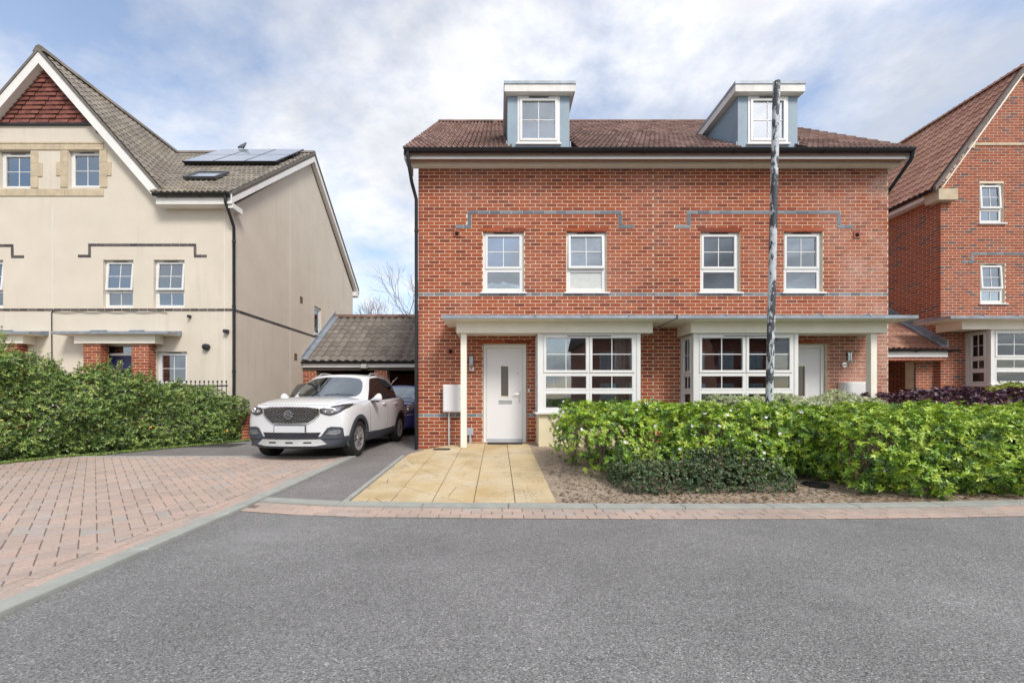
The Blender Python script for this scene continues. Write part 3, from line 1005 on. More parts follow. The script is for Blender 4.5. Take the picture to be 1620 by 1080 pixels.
def pipe(parent, pts, r=0.034, mat='black_pl', name='downpipe'):
    m = MB(); m.tube(pts, r, 10); return m.build(name, M[mat], parent, smooth=True)
# ================================================================ the red brick pair of houses
WY = 8.53                                     # front wall plane
XL, XR = -1.68, 8.227
house = thing('brick_house', ((XL + XR) / 2, WY, 0.05), 'red brick semi-detached pair with two grey-blue flat-roofed dormers behind the lamp post', 'house')
Z0 = 0.06
WTOP = 6.03
mw = MB()
HX = lambda a: a - XL                         # world x to wall x
UP = [(764, 829), (896, 960), (1108, 1171), (1240, 1302)]
win_up = [(wx(a, WY), wx(b, WY)) for a, b in UP]
WZ0, WZ1 = 3.36, 4.645
doors = [(-0.325, 0.605, 0.20, 2.27), (5.95, 6.94, 0.20, 2.27)]
bays = [(0.80, 2.78), (3.87, 5.88)]
holes = [(HX(a), HX(b), WZ0, WZ1) for a, b in win_up] + [(HX(a), HX(b), c, d) for a, b, c, d in doors] + [(HX(a) + .06, HX(b) - .06, 0.86, 2.42) for a, b in bays]
holes.append((HX(3.283), HX(3.297), 0.0, 6.2))
MW = wallM((XL, WY, 0), (1, 0, 0), (0, 1, 0))
mb = MB(MW); slab_with_holes(mb, XR - XL, 0.0, WTOP, holes, 0.0028, 0.20)
wall = mb.build('wall', M['mortar'], house)
# blue brick brackets over the windows
special = []
def bracket(cells):
    for a, b, c, d in cells: special.append((HX(a), HX(b), c, d))
def mkbr(x0, x1, f):
    zt, zb = 5.01, 4.71
    return [(x0, x1, zt, zt + .065), (x0, x0 + .075, zb, zt), (x1 - .075, x1, zb, zt), (x0 - f, x0 + .075, zb - .0, zb + .065), (x1 - .075, x1 + f, zb, zb + .065)]
br1 = mkbr(wx(740, WY), wx(984, WY), 0.25); br2 = mkbr(wx(1087, WY), wx(1330, WY), 0.25)
bracket(br1); bracket(br2)
brick_wall(wall, MW, XR - XL, Z0, WTOP, holes, M['brick'], special, bands=(9, 43))
def blue(a, b, c, d):
    m_ = MB(); m_.box(a, b, WY - 0.007, WY + 0.05, c, d); m_.build('brick', M['blue_brick'], wall)
for br in (br1, br2):
    (x0, x1, zt, zt1), v0, v1, f0, f1 = br
    n = int(round((x1 - x0 - .16) / .225)); st = (x1 - x0) / n
    for k in range(n): blue(x0 + k * st + (.0 if k else 0), x0 + (k + 1) * st - .01, zt, zt1)
    for v in (v0, v1): blue(v[0], v[1], v[2] + .075, v[3] - .010)
    for f in (f0, f1):
        mid = (f[0] + f[1]) / 2
        blue(f[0], mid - .005, f[2], f[3]); blue(mid + .005, f[1], f[2], f[3])
m_ = MB(); m_.box(3.279, 3.301, WY + .0015, WY + .1, 0.1, WTOP); m_.build('movement_joint', M['seal'], wall)
for (a, b) in win_up:                          # rubbed brick lintels are longer bricks
    for k in range(2):
        m_ = MB(); w2 = (b - a + .1) / 2
        m_.box(a - .05 + k * w2, a - .05 + (k + 1) * w2 - .008, WY - .004, WY + .06, WZ1 + .008, WZ1 + .068, 0.62); m_.build('lintel_brick', M['brick'], wall)

# other three sides: plain brickwork seen from no useful distance
m_ = MB(); m_.box(XL, XL + .2, WY + .205, 17.2, 0, WTOP); m_.box(XR - .2, XR, WY + .205, 17.2, 0, WTOP); m_.box(XL + .2, XR - .2, 17.0, 17.2, 0, WTOP)
RY, RZ = 12.94, 9.92                            # ridge
EY, EZ = 8.10, 6.10                             # eave edge of the tiles
for xx in (XL, XR - .2): m_.prism([(WY + .01, WTOP), (17.2, WTOP), (RY, RZ - .22)], xx, xx + .2, 'x')
m_.build('side_wall', M['brickwork'], house)

# upper windows
roomy = (1.6, 'room')
for k, (a, b) in enumerate(win_up):
    Wd, Hh = b - a, WZ1 - WZ0
    Mx = wallM((a, WY, WZ0), (1, 0, 0), (0, 1, 0))
    li = std_lights(Wd, Hh, 0.49, tilt=3.5 if k == 1 else 0, low='frost' if k == 1 else 'glass', up='glass')
    w = window(house, Mx, Wd, Hh, li, 0.06, room=roomy, gdef='glass_clear' if k in (1, 2) else 'glass')
    if k == 1:
        m_ = MB(Mx); m_.box(.06, Wd - .06, .155, .165, .1, Hh - .05); m_.build('net_curtain', M['curtain'], w)
    if k == 2:                                  # venetian blind
        z = 0.08
        while z < Hh - .06:
            m_ = MB(Mx); m_.add([(.06, .16, z), (Wd - .06, .16, z), (Wd - .06, .185, z + .026), (.06, .185, z + .026)], [(0, 1, 2, 3)]); m_.build('blind_slat', M['blind'], w); z += .034
    if k in (0, 3):
        m_ = MB(Mx); s = Wd - .2 if k == 3 else .05
        pts = [(s + i * .02, .2 + .018 * math.sin(i * 1.7)) for i in range(8)]
        m_.add([(x_, y_, .05) for x_, y_ in pts] + [(x_, y_, Hh - .05) for x_, y_ in pts], [(i, i + 1, 9 + i, 8 + i) for i in range(7)]); m_.build('curtain', M['curtain'], w)

# ---- roof
slope = Vector((0, RY - EY, RZ - EZ)); SL = slope.length; sv = slope.normalized()
RX0, RX1 = -1.90, 8.34
roof = MB(); th = 0.05
sn = Vector((0, -sv.z, sv.y))
for side in (1, -1):
    pass
prof = [(EY + .03, EZ - .09), (RY, RZ - .10), (2 * RY - EY - .03, EZ - .09), (2 * RY - EY - .03, EZ - .02), (RY, RZ - .01), (EY + .03, EZ - .02)]
roof.prism(prof, RX0, RX1, 'x')
roof = roof.build('roof', M['tile_red'], house)
DORM = [(0.197, 1.483, 0.13, 1.578), (4.98, 6.217, 4.86, 6.285)]      # cheeks x0,x1, flat roof x0,x1
DFY, DZ0, DZ1 = 8.40, 6.28, 7.40                # dormer face, base and soffit
def in_roof(u, v):
    x_ = RX0 + u; y_ = EY + sv.y * v; z_ = EZ + sv.z * v
    for a, b, c, d in DORM:
        if a - .02 < x_ < b + .02 and y_ > DFY - .28 and z_ < 7.45: return False
    return True
tile_roof(roof, (RX0, EY, EZ), (1, 0, 0), sv, RX1 - RX0, SL, M['tile_red'], in_roof, 300, gauge=0.345, width=0.22, wave=0.11, amp=0.024)
x = RX0
while x < RX1 - .1:                              # ridge tiles
    m_ = MB(); n = 8
    x1 = min(x + .45, RX1)
    vs = []
    for e in (x + .004, x1 - .004):
        for k in range(n + 1):
            an = PI * k / n; vs.append((e, RY - math.cos(an) * .13, RZ - .03 + math.sin(an) * .10))
    m_.add(vs, [(k, k + 1, n + 2 + k, n + 1 + k) for k in range(n)] + [tuple(range(n + 1)), tuple(range(n + 1, 2 * n + 2))])
    m_.build('ridge_tile', M['tile_red'], roof, smooth=True); x = x1
# rear slope in one sheet of tiles is never seen; eaves
m_ = MB(); m_.box(RX0 + .06, RX1 - .05, 8.17, 8.195, 5.96, 6.12); m_.build('fascia', M['fascia'], house)
m_ = MB(); m_.box(RX0 + .06, RX1 - .05, 8.196, WY - .004, 5.995, 6.01); m_.build('soffit', simple('brown_soffit', (.34, .23, .17), .8, .2, 12), house)
m_ = MB(); m_.box(RX0 + .06, RX1 - .05, 8.25, 8.275, 5.985, 5.994); m_.build('soffit_vent', M['terracotta'], house)
m_ = MB(); m_.box(RX0 + .10, RX1 - .06, 8.36, WY - .012, 5.955, 5.994); m_.build('cornice_board', M['cream_paint'], house)
for xx in (RX0 + .0, RX1 - .05):
    m_ = MB(); m_.prism([(8.17, 5.96), (WY + .3, 5.96), (WY + .3, 6.3), (RY, RZ - .11), (RY, RZ - .30), (WY + .0, 6.12)][:3] + [(WY + .3, 6.38), (8.17, 6.11)], xx, xx + .05, 'x'); m_.build('box_end', M['fascia'], house)
gutter(house, (RX0 + .02, 8.10, 6.115), (RX1 - .02, 8.10, 6.115), 0.062)
pipe(house, [(RX0 + .09, 8.10, 6.06), (RX0 + .09, 8.12, 5.92), (RX0 + .13, 8.3, 5.55), (XL - .03, 8.46, 5.28), (XL - .03, 8.46, 3.0), (XL - .03, 8.46, 0.06)], 0.036)
for zz in (4.6, 2.9, 1.2):
    m_ = MB(); m_.lathe([(.044, zz), (.044, zz + .05)], (XL - .03, 8.46, 0), 'z', 10); m_.build('pipe_clip', M['black_pl'], house)
pipe(house, [(RX1 - .03, 8.10, 6.06), (RX1 - .03, 8.14, 5.93), (RX1 - .05, 8.55, 5.55), (XR + .05, 8.75, 5.35), (XR + .05, 8.75, .06)], 0.036)

# ---- dormers
def dormer(a, b, c, d):
    m_ = MB()
    W = b - a
    wx0, wx1 = a + .205, b - .205
    wz0, wz1 = DZ0 + .13, DZ1 - .02
    y1 = DFY + .06
    m_.box(a, wx0, DFY, y1, DZ0 - .15, DZ1); m_.box(wx1, b, DFY, y1, DZ0 - .15, DZ1); m_.box(wx0, wx1, DFY, y1, DZ0 - .15, wz0); m_.box(wx0, wx1, DFY, y1, wz1, DZ1)
    back = EY + (DZ1 - EZ) / sv.z * sv.y + .15
    for xx in (a, b - .05):
        m_.prism([(y1, DZ0 - .15), (y1, DZ1), (back, DZ1), (back - .1, DZ1 - .2)], xx + .001, xx + .049, 'x')
    dm = m_.build('dormer', M['dormer'], house)
    Mx = wallM((wx0, DFY, wz0), (1, 0, 0), (0, 1, 0))
    Wd, Hh = wx1 - wx0, wz1 - wz0
    window(dm, Mx, Wd, Hh, [(.035, Wd - .035, .035, Hh - .035, 2, 2, 'casement')], -0.012, sill=.03, room=(1.3, 'room'), bay=True, re=.0, rz=.0)
    rb = back + .35
    m_ = MB(); m_.box(c, d, 8.28, rb, DZ1 + .002, DZ1 + .15); m_.build('dormer_roof', M['dirty_fascia'], dm)
    m_ = MB(); m_.box(c - .012, d + .012, 8.265, rb, DZ1 + .152, DZ1 + .21); m_.build('lead_edge', M['lead'], dm)
    m_ = MB(); m_.box(c + .03, d - .03, 8.30, DFY - .003, DZ1 - .010, DZ1 - .001); m_.build('dormer_soffit', M['soffit'], dm)
    for xx in (a - .05, b - .01):               # stepped flashing on the cheeks
        m_ = MB(); y0f, z0f = DFY, EZ + (DFY - EY) / sv.y * sv.z
        m_.prism([(y0f, z0f - .02), (y0f, z0f + .12), (back - .15, DZ1 - .02), (back - .05, DZ1 - .12)], xx + .02, xx + .04, 'x'); m_.build('flashing', M['lead'], dm)
for q in DORM: dormer(*q)

# ---- canopies, posts, bays
BY = 7.95                                       # front of the bays
def canopy(parent, x0, x1, bx0_, bx1_, yf, yw, zb, name='canopy', ov=.30):
    """thin lead slab on a cream beam"""
    m_ = MB()
    m_.box(bx0_, bx1_, yf + ov, yf + ov + .04, zb, zb + .215)
    m_.box(bx0_, bx0_ + .04, yf + ov + .04, yw - .003, zb, zb + .215); m_.box(bx1_ - .04, bx1_, yf + ov + .04, yw - .003, zb, zb + .215)
    m_.box(bx0_ + .04, bx1_ - .04, yf + ov + .04, yw - .003, zb + .03, zb + .05)
    cp = m_.build(name, M['cream_paint'], parent)
    m_ = MB(); m_.prism([(yf + .02, zb + .235), (yw - .003, zb + .235), (yw - .003, zb + .216), (yf + .02, zb + .216)], x0 + .02, x1 - .02, 'x'); m_.build('canopy_soffit', M['cream_paint'], cp)
    m_ = MB(); m_.prism([(yf, zb + .225), (yf, zb + .285), (yw - .003, zb + .36), (yw - .003, zb + .237), (yf + .02, zb + .237), (yf + .02, zb + .225)], x0, x1, 'x'); m_.build('lead_roof', M['lead'], cp)
    n = max(2, int((x1 - x0) / .8))
    for k in range(1, n):                       # rolled lead joints
        xx = x0 + (x1 - x0) * k / n
        m_ = MB(); m_.tube([(xx, yf - .004, zb + .27), (xx, yf + .01, zb + .30), (xx, yw - .01, zb + .375)], .016, 6); m_.build('lead_roll', M['lead'], cp, smooth=True)
    return cp
def post(parent, x0, y0, s, z0, z1):
    m_ = MB(); m_.box(x0, x0 + s, y0, y0 + s, z0, z1); m_.build('post', M['cream_paint'], parent)

def bay(parent, x0, x1, yf, yw, z0, z1, plinth_z, front_n=2, sides=(0, 1), room=True, roommat='room2'):
    m_ = MB()
    for xx in (x0, x1 - .075): m_.box(xx, xx + .075, yf, yf + .075, z0, z1)
    for xx in (x0, x1 - .075): m_.box(xx + .003, xx + .072, yw - .06, yw - .002, z0, z1)
    m_.box(x0 + .075, x1 - .075, yf + .004, yf + .074, z1 - .03, z1)
    bw_ = m_.build('bay_window', M['upvc'], parent)
    H = z1 - z0
    f = .03
    W = (x1 - x0 - .15)
    Mx = wallM((x0 + .075, yf, z0), (1, 0, 0), (0, 1, 0))
    li = []
    half = W / front_n
    for k in range(front_n):
        a, b = (f if k == 0 else half * k), (W - f if k == front_n - 1 else half * (k + 1))
        li += [(a, b, H * .49, H - f, 2, 2, 'casement'), (a, b, H * .265, H * .49, 2, 1, 'fixed'), (a, b, f, H * .265, 1, 1, 'fixed')]
    window(bw_, Mx, W, H - .03, li, 0.012, sill=0, room=None, bay=True, fw=.045, gdef='glass_clear')
    D = yw - .06 - (yf + .075)
    sl = [(f, D - f, H * .49, H - f, 2, 2, 'casement'), (f, D - f, H * .265, H * .49, 2, 1, 'fixed'), (f, D - f, f, H * .265, 1, 1, 'fixed')]
    window(bw_, wallM((x0, yw - .06, z0), (0, -1, 0), (1, 0, 0)), D, H - .002, sl, 0.012, sill=0, room=None, bay=True, fw=.035, vent=False, gdef='glass_clear')
    window(bw_, wallM((x1, yf + .075, z0), (0, 1, 0), (-1, 0, 0)), D, H - .002, sl, 0.012, sill=0, room=None, bay=True, fw=.035, vent=False, gdef='glass_clear')
    m_ = MB(); m_.box(x0 - .05, x1 + .05, yf - .06, yw - .003, z0 - .04, z0 - .001); m_.build('bay_sill', M['upvc'], bw_)
    m_ = MB(); m_.box(x0 + .02, x1 - .02, yf + .012, yw - .003, plinth_z, z0 - .042); m_.build('bay_plinth', M['plinth'], bw_)
    if room:
        m_ = MB(); a, b, c, d, e, g = x0 - .5, x1 + .5, yw + .21, yw + 3.2, z0 - .6, z1 + .02
        vs = [(a, c, e), (b, c, e), (b, d, e), (a, d, e), (a, c, g), (b, c, g), (b, d, g), (a, d, g)]
        m_.add(vs, [(0, 1, 2, 3), (7, 6, 5, 4), (5, 6, 2, 1), (6, 7, 3, 2), (7, 4, 0, 3)])
        m_.box(a, x0 + .06, c - .004, c, e, g); m_.box(x1 - .06, b, c - .004, c, e, g)
        m_.box(x0 + .06, x1 - .06, yf + .09, c, z1 + .001, z1 + .02); m_.box(x0 + .06, x1 - .06, yf + .09, c, z0 - .03, z0 - .003)
        m_.build('room_lining', M[roommat], bw_)
        m_ = MB(); n = 12                       # curtain at one side of the room
        for s_ in (0, 1):
            bx_ = x0 + .1 if s_ == 0 else x1 - .1 - .26
            pts = [(bx_ + i * .024, yw - .05 + .02 * math.sin(i * 1.9)) for i in range(n)]
            m_.add([(p_, q_, z0 + .02) for p_, q_ in pts] + [(p_, q_, z1 - .02) for p_, q_ in pts], [(i, i + 1, n + 1 + i, n + i) for i in range(n - 1)])
        m_.build('curtain', M['curtain'], bw_)
    return bw_
canopy(house, -1.07, 3.34, -0.815, 3.02, 7.60, WY, 2.405)
canopy(house, 3.385, 7.90, 3.77, 7.60, 7.60, WY, 2.405)
post(house, -0.735, 7.95, .115, z_path(0, 7.95) - .02, 2.404)
post(house, 7.33, 7.95, .115, .08, 2.404)
bay1 = bay(house, 0.78, 2.80, BY, WY, 0.86, 2.404, 0.10)
bay2 = bay(house, 3.84, 5.90, BY, WY, 0.86, 2.404, 0.10)

# ---- front doors
def front_door(parent, x0, x1, z0, z1, y, leafmat, glass=(.40, .60, .47, .80), side=1, label=None):
    m_ = MB(); fw = .065
    m_.box(x0, x0 + fw, y, y + .08, z0, z1); m_.box(x1 - fw, x1, y, y + .08, z0, z1); m_.box(x0 + fw, x1 - fw, y, y + .08, z1 - fw, z1)
    d = m_.build('front_door', M['upvc'], parent)
    if label: d['label'] = label
    a, b, c, e = x0 + fw + .004, x1 - fw - .004, z0 + .06, z1 - fw - .004
    W, H = b - a, e - c
    g0, g1, h0, h1 = a + W * glass[0], a + W * glass[1], c + H * glass[2], c + H * glass[3]
    m_ = MB(); y0 = y + .022
    m_.box(a, g0, y0, y0 + .045, c, e); m_.box(g1, b, y0, y0 + .045, c, e); m_.box(g0, g1, y0, y0 + .045, c, h0); m_.box(g0, g1, y0, y0 + .045, h1, e)
    m_.build('door_leaf', leafmat, d)
    m_ = MB(); t = .022
    m_.cbox(g0 - t, g0, y0 - .012, y0, h0 - t, h1 + t); m_.cbox(g1, g1 + t, y0 - .012, y0, h0 - t, h1 + t); m_.cbox(g0, g1, y0 - .012, y0, h0 - t, h0); m_.cbox(g0, g1, y0 - .012, y0, h1, h1 + t)
    m_.build('glazing_bead', M['cream_paint'], d)
    m_ = MB(); m_.box(g0, g1, y0 + .02, y0 + .026, h0, h1); m_.build('door_glass', M['door_glass'], d)
    m_ = MB(); m_.cbox(a + W * .33, a + W * .70, y0 - .012, y0, h0 - .165, h0 - .085, .01); lp = m_.build('letter_plate', M['steel'], d)
    m_ = MB(); hx = b - .07 if side > 0 else a + .07
    m_.cbox(hx - .016, hx + .016, y0 - .01, y0, h0 - .13, h0 + .10); m_.tube([(hx, y0 - .01, h0 + .05), (hx, y0 - .05, h0 + .05), (hx - side * .12, y0 - .055, h0 + .05)], .009, 8)
    m_.build('door_handle', M['steel'], d, smooth=True)
    m_ = MB(); m_.lathe([(.010, y0 - .006), (.010, y0)], (b - .10 if side > 0 else a + .10, 0, c + H * .72), 'y', 10); m_.build('spyhole', M['black_pl'], d)
    m_ = MB(); m_.box(a, b, y + .0, y + .075, z0, c - .003); m_.build('threshold', M['grey_pl'], d)
    return d
t = NT('door_obscure_glass')
f_ = t.node('ShaderNodeTexWave'); f_.inputs['Scale'].default_value = 18; f_.bands_direction = 'Z' if hasattr(f_, 'bands_direction') else 'Z'
t.l.new(t.geo.outputs['Position'], f_.inputs['Vector'])
M['door_glass'] = t.done(t.mix(t.ramp(f_.outputs['Fac'], [(0.2, 0.0), (0.8, 1.0)]), (0.055, 0.05, 0.045), (0.12, 0.115, 0.105)), 0.12, 0, 0.6)
front_door(house, doors[0][0] + .012, doors[0][1] - .012, .20, 2.262, WY + .07, M['door_white'])
front_door(house, doors[1][0] + .012, doors[1][1] - .012, .20, 2.262, WY + .07, M['door_white'], glass=(.42, .61, .47, .80), side=-1)
for d_ in doors:
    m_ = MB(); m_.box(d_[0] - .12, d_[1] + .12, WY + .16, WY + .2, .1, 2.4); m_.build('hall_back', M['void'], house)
    for k in range(2):
        w2 = (d_[1] - d_[0] + .2) / 2
        m_ = MB(); m_.box(d_[0] - .1 + k * w2, d_[0] - .1 + (k + 1) * w2 - .008, WY - .003, WY + .06, d_[3] + .006, d_[3] + .066, .3); m_.build('lintel_brick', M['brick'], wall)

# ---- fittings on the wall
def vent(x_, z_, s=.075):
    m_ = MB(); m_.cbox(x_ - s, x_ + s, WY - .02, WY - .003, z_ - s, z_ + s, .012); v = m_.build('flue_vent', M['terracotta'], house)
    m_ = MB(); m_.lathe([(s * .55, WY - .024), (s * .55, WY - .021)], (x_, 0, z_), 'y', 16); m_.build('vent_hole', M['void'], v)
vent(wx(723, WY), wz(370, WY)); vent(wx(1355, WY), wz(372, WY)); vent(wx(713, WY), wz(556, WY))
def lantern(x_, z_):
    m_ = MB(); m_.lathe([(.055, WY - .02), (.055, WY - .004)], (x_, 0, z_), 'y', 14); m_.tube([(x_, WY - .02, z_), (x_, WY - .10, z_ - .01), (x_, WY - .13, z_ + .05)], .014, 8)
    l = m_.build('wall_lantern', M['steel'], house, smooth=True)
    m_ = MB(); m_.lathe([(.05, z_ + .05), (.055, z_ + .075)], (x_, WY - .13, 0), 'z', 14); m_.lathe([(.075, z_ + .245), (.06, z_ + .265), (.02, z_ + .285)], (x_, WY - .13, 0), 'z', 14); m_.build('lantern_cap', M['steel'], l, smooth=True)
    m_ = MB(); m_.lathe([(.048, z_ + .076), (.048, z_ + .244)], (x_, WY - .13, 0), 'z', 14); m_.build('lantern_glass', M['glass'], l, smooth=True)
    m_ = MB(); m_.lathe([(.018, z_ + .08), (.02, z_ + .20)], (x_, WY - .13, 0), 'z', 10); m_.build('bulb', M['blind'], l, smooth=True)
lantern(wx(746, WY), wz(583, WY)); lantern(wx(1335, WY), wz(577, WY))
def meter(x0, x1, z0, z1):
    m_ = MB(); m_.cbox(x0, x1, WY - .17, WY - .003, z0, z1, .012); b = m_.build('meter_box', M['upvc'], house)
    m_ = MB(); m_.cbox(x0 + .02, x1 - .02, WY - .178, WY - .172, z0 + .02, z1 - .03, .004); m_.build('meter_door', M['door_white'], b)
    m_ = MB(); m_.lathe([(.008, WY - .182), (.008, WY - .179)], (x1 - .045, 0, (z0 + z1) / 2), 'y', 8); m_.build('key_lock', M['black_pl'], b)
d_ = WY - .17
meter(wx(700.5, d_), wx(731, d_), wz(652, d_), wz(608, d_))
meter(wx(1337, d_), wx(1371, d_), .72, wz(604, d_))
m_ = MB(); m_.tube([(wx(710.5, WY), WY - .03, .90), (wx(710.5, WY), WY - .03, z_path(0, WY) - .05)], .019, 8); m_.build('meter_pipe', M['upvc'], house, smooth=True)
m_ = MB(); m_.cbox(wx(739, WY), wx(749, WY), WY - .06, WY - .003, wz(688, WY), wz(676, WY)); m_.build('junction_box', M['grey_pl'], house)
m_ = MB(); m_.tube([(wx(744, WY), WY - .03, wz(688, WY)), (wx(744, WY), WY - .03, .12)], .026, 8); m_.build('cable_duct', M['grey_pl'], house)
m_ = MB(); m_.cbox(wx(835, WY), wx(838, WY), WY - .01, WY - .003, wz(620, WY), wz(615, WY), .003); m_.build('bell_push', M['upvc'], house)

mat_o = MB(); mat_o.box(-0.22, 0.50, 8.30, 8.52, z_path(0, 8.3) + .002, z_path(0, 8.52) + .016)
tag(mat_o.build('doormat', simple('rubber_mat', (.03, .03, .032), .9, .2, 40)), 'dark grey rubber doormat below the white front door', 'doormat')
dx, dy = wx(699, 7.75), 7.72
mat_o = MB(); slab_piece(mat_o, [(dx - .16, dy - .09), (dx + .16, dy - .09), (dx + .16, dy + .09), (dx - .16, dy + .09)], z_path, .01, .002, .005)
tag(mat_o.build('drain_cover', simple('cast_iron', (.035, .033, .033), .6, .2, 30)), 'small dark metal drain cover set in the yellow path', 'drain cover')

# things on the kitchen sill of the nearer bay
def sill_thing(name, prof, x_, y_, z_, mat, label, cat, seg=14):
    m_ = MB(); m_.lathe(prof, (x_, y_, z_), 'z', seg); return tag(m_.build(name, mat, smooth=True), label, cat)
sz, sy = .862, BY + .30
M['teal'] = simple('teal_glaze', (.02, .22, .25), .2, .1, 10, spec=.6)
M['ceram'] = simple('white_glaze', (.72, .70, .66), .25, .04, 6, spec=.6)
M['wood'] = simple('pale_wood', (.35, .20, .09), .6, .2, 15)
sill_thing('storage_jar', [(.05, 0), (.085, .03), (.085, .14), (.06, .18), (.03, .2)], 2.36, sy, sz + .38, M['teal'], 'round teal jar in the bay window beside the yellow path', 'jar')
for k, (xx, hh, m__, lb, nm) in enumerate(((1.13, .30, 'ceram', 'white spoon-shaped ornament at the left end of the bay window', 'ornament'), (2.62, .22, 'ceram', 'white bottle by the right frame of the nearer bay window', 'bottle'), (2.22, .26, 'wood', 'wooden brush leaning beside the teal jar in the bay window', 'brush'))):
    sill_thing(nm, [(.03, 0), (.055, hh * .15), (.055, hh * .4), (.02, hh * .55), (.016, hh)], xx, sy, sz + .38, M[m__], lb, cat=nm)
m_ = MB(); m_.box(.9, 2.68, BY + .16, BY + .46, sz + .345, sz + .379); m_.build('window_shelf', M['ceram'], bay1)
m_ = MB(); m_.box(3.96, 5.78, BY + .16, BY + .46, sz + .345, sz + .379); m_.build('window_shelf', M['ceram'], bay2)
sill_thing('vase', [(.05, 0), (.06, .02), (.06, .2), (.055, .26)], 4.62, sy, sz + .38, simple('speckled_vase', (.45, .36, .24), .5, .6, 45), 'tall speckled vase in the bay window behind the hedge', 'vase')
sill_thing('bottle', [(.03, 0), (.035, .02), (.035, .1), (.015, .14), (.013, .18)], 5.14, sy, sz + .38, simple('yellow_soap', (.5, .33, .05), .3, .1, 8), 'small yellow bottle right of the speckled vase', 'bottle')
sill_thing('pot', [(.04, 0), (.055, .06), (.05, .1)], 5.6, sy, sz + .38, simple('pink_glaze', (.5, .2, .2), .3, .1, 8), 'small pink pot at the right end of the farther bay window', 'pot')

# ================================================================ right-hand gabled house
GY = 11.1
GX0, GX1, GAX = 12.14, 16.6, 14.37
GEZ, GAZ = 6.85, 10.0
gh = thing('gabled_house', (GAX, GY, .1), 'tall orange-red brick gabled house at the right edge of the picture', 'house')
gs = (GAZ - GEZ) / (GAX - GX0)
MG_ = wallM((GX0, GY, 0), (1, 0, 0), (0, 1, 0))
gw = [(wx(1550, GY), wx(1588, GY), wz(353, GY), wz(290, GY)), (wx(1551, GY), wx(1590, GY), wz(480, GY), wz(417, GY))]
gholes = [(a - GX0, b - GX0, c, d) for a, b, c, d in gw] + [(wx(1527, GY) - GX0 + .06, 16.3 - GX0, 0.9, 2.55)]
m_ = MB(MG_); slab_with_holes(m_, GX1 - GX0 - .01, 0, 7.06, gholes, .0028, .2, .01)
m_.prism([(.03, 7.06), (GX1 - GX0 - .03, 7.06), (GAX - GX0, GAZ)], .0028, .2, 'y')
gwall = m_.build('wall', M['mortar'], gh)
def gtop(x_, z_): return z_ < GEZ + .12 + min(x_, GX1 - GX0 - x_) * gs
bw0, bw1 = wz(401, GY), wz(397, GY)
kz = int((wz(400, GY) - .1) / .075); zband = .1 + kz * .075
kb = int((wz(616, GY) - .1) / .075)
bx_ = wx(1536, GY) - GX0
cz = wz(229, GY); ckz = int((cz - .1) / .075); czb = .1 + ckz * .075
gsp = [(bx_, 4.4, zband, zband + .065), (bx_, bx_ + .075, zband - .225, zband), (bx_ - .22, bx_ + .075, zband - .225, zband - .16), (0.8, 3.66, czb, czb + .065)]
brick_wall(gwall, MG_, GX1 - GX0, .1, GAZ, gholes, M['brick_r'], gsp, bands=(kb,), n_ind=300, top=gtop)
for a, b, c, d in gsp[:1]:
    n = int((b - a) / .225)
    for k in range(n):
        mb = MB(MG_); mb.box(a + k * .225, a + k * .225 + .215, -.006, .05, c, d); mb.build('brick', M['blue_brick'], gwall)
for a, b, c, d in ((gsp[1][0], gsp[1][1], gsp[1][2] + .075, gsp[1][3] - .01), (gsp[2][0], (gsp[2][0] + gsp[2][1]) / 2 - .005, gsp[2][2], gsp[2][3]), ((gsp[2][0] + gsp[2][1]) / 2 + .005, gsp[2][1], gsp[2][2], gsp[2][3])):
    mb = MB(MG_); mb.box(a, b, -.006, .05, c, d); mb.build('brick', M['blue_brick'], gwall)
n = 4
for k in range(n):
    w_ = (3.66 - .8) / n
    mb = MB(MG_); mb.box(.8 + k * w_, .8 + (k + 1) * w_ - .006, -.02, .05, czb - .002, czb + .07); mb.build('stone_course', M['stone'], gwall)
mb = MB(MG_); mb.box(.8 - .12, .8 + .12, -.025, .05, czb - .08, czb + .09); mb.build('stone_course', M['stone'], gwall)
# flank facing the brick pair
MS = wallM((GX0, 20.01, 0), (0, -1, 0), (1, 0, 0))
m_ = MB(MS); m_.box(0, 20.0 - GY - .003, .0028, .2, 0, GEZ); fw_ = m_.build('flank_wall', M['mortar'], gh)
brick_wall(fw_, MS, 20.0 - GY, .1, GEZ, [], M['brick_r'], n_ind=0, top=lambda x_, z_: x_ > 4.0)
m_ = MB(); m_.box(GX1 - .2, GX1, GY + .21, 20, 0, GEZ); m_.box(GX0 + .2, GX1 - .2, 19.8, 20, 0, GEZ); m_.prism([(GX0, GEZ), (GX1, GEZ), (GAX, GAZ)], 19.8, 20, 'y'); m_.build('side_wall', M['brickwork'], gh)
for a, b, c, d in gw:
    Wd, Hh = b - a, d - c
    f = .03
    window(gh, wallM((a, GY, c), (1, 0, 0), (0, 1, 0)), Wd, Hh, [(f, Wd - f, Hh * .36, Hh - f, 2, 2, 'tilt', 'glass', 3), (f, Wd - f, f, Hh * .36, 2, 1, 'fixed')], .05, room=(1.5, 'room'))
gbay = bay(gh, wx(1527, GY), 16.2, GY - .58, GY, wz(609, GY), wz(527, GY) , .15, front_n=3)
canopy(gh, wx(1495, 10.3), 16.6, wx(1520, 10.5), 16.4, GY - .93, GY, wz(527, GY) + .002)
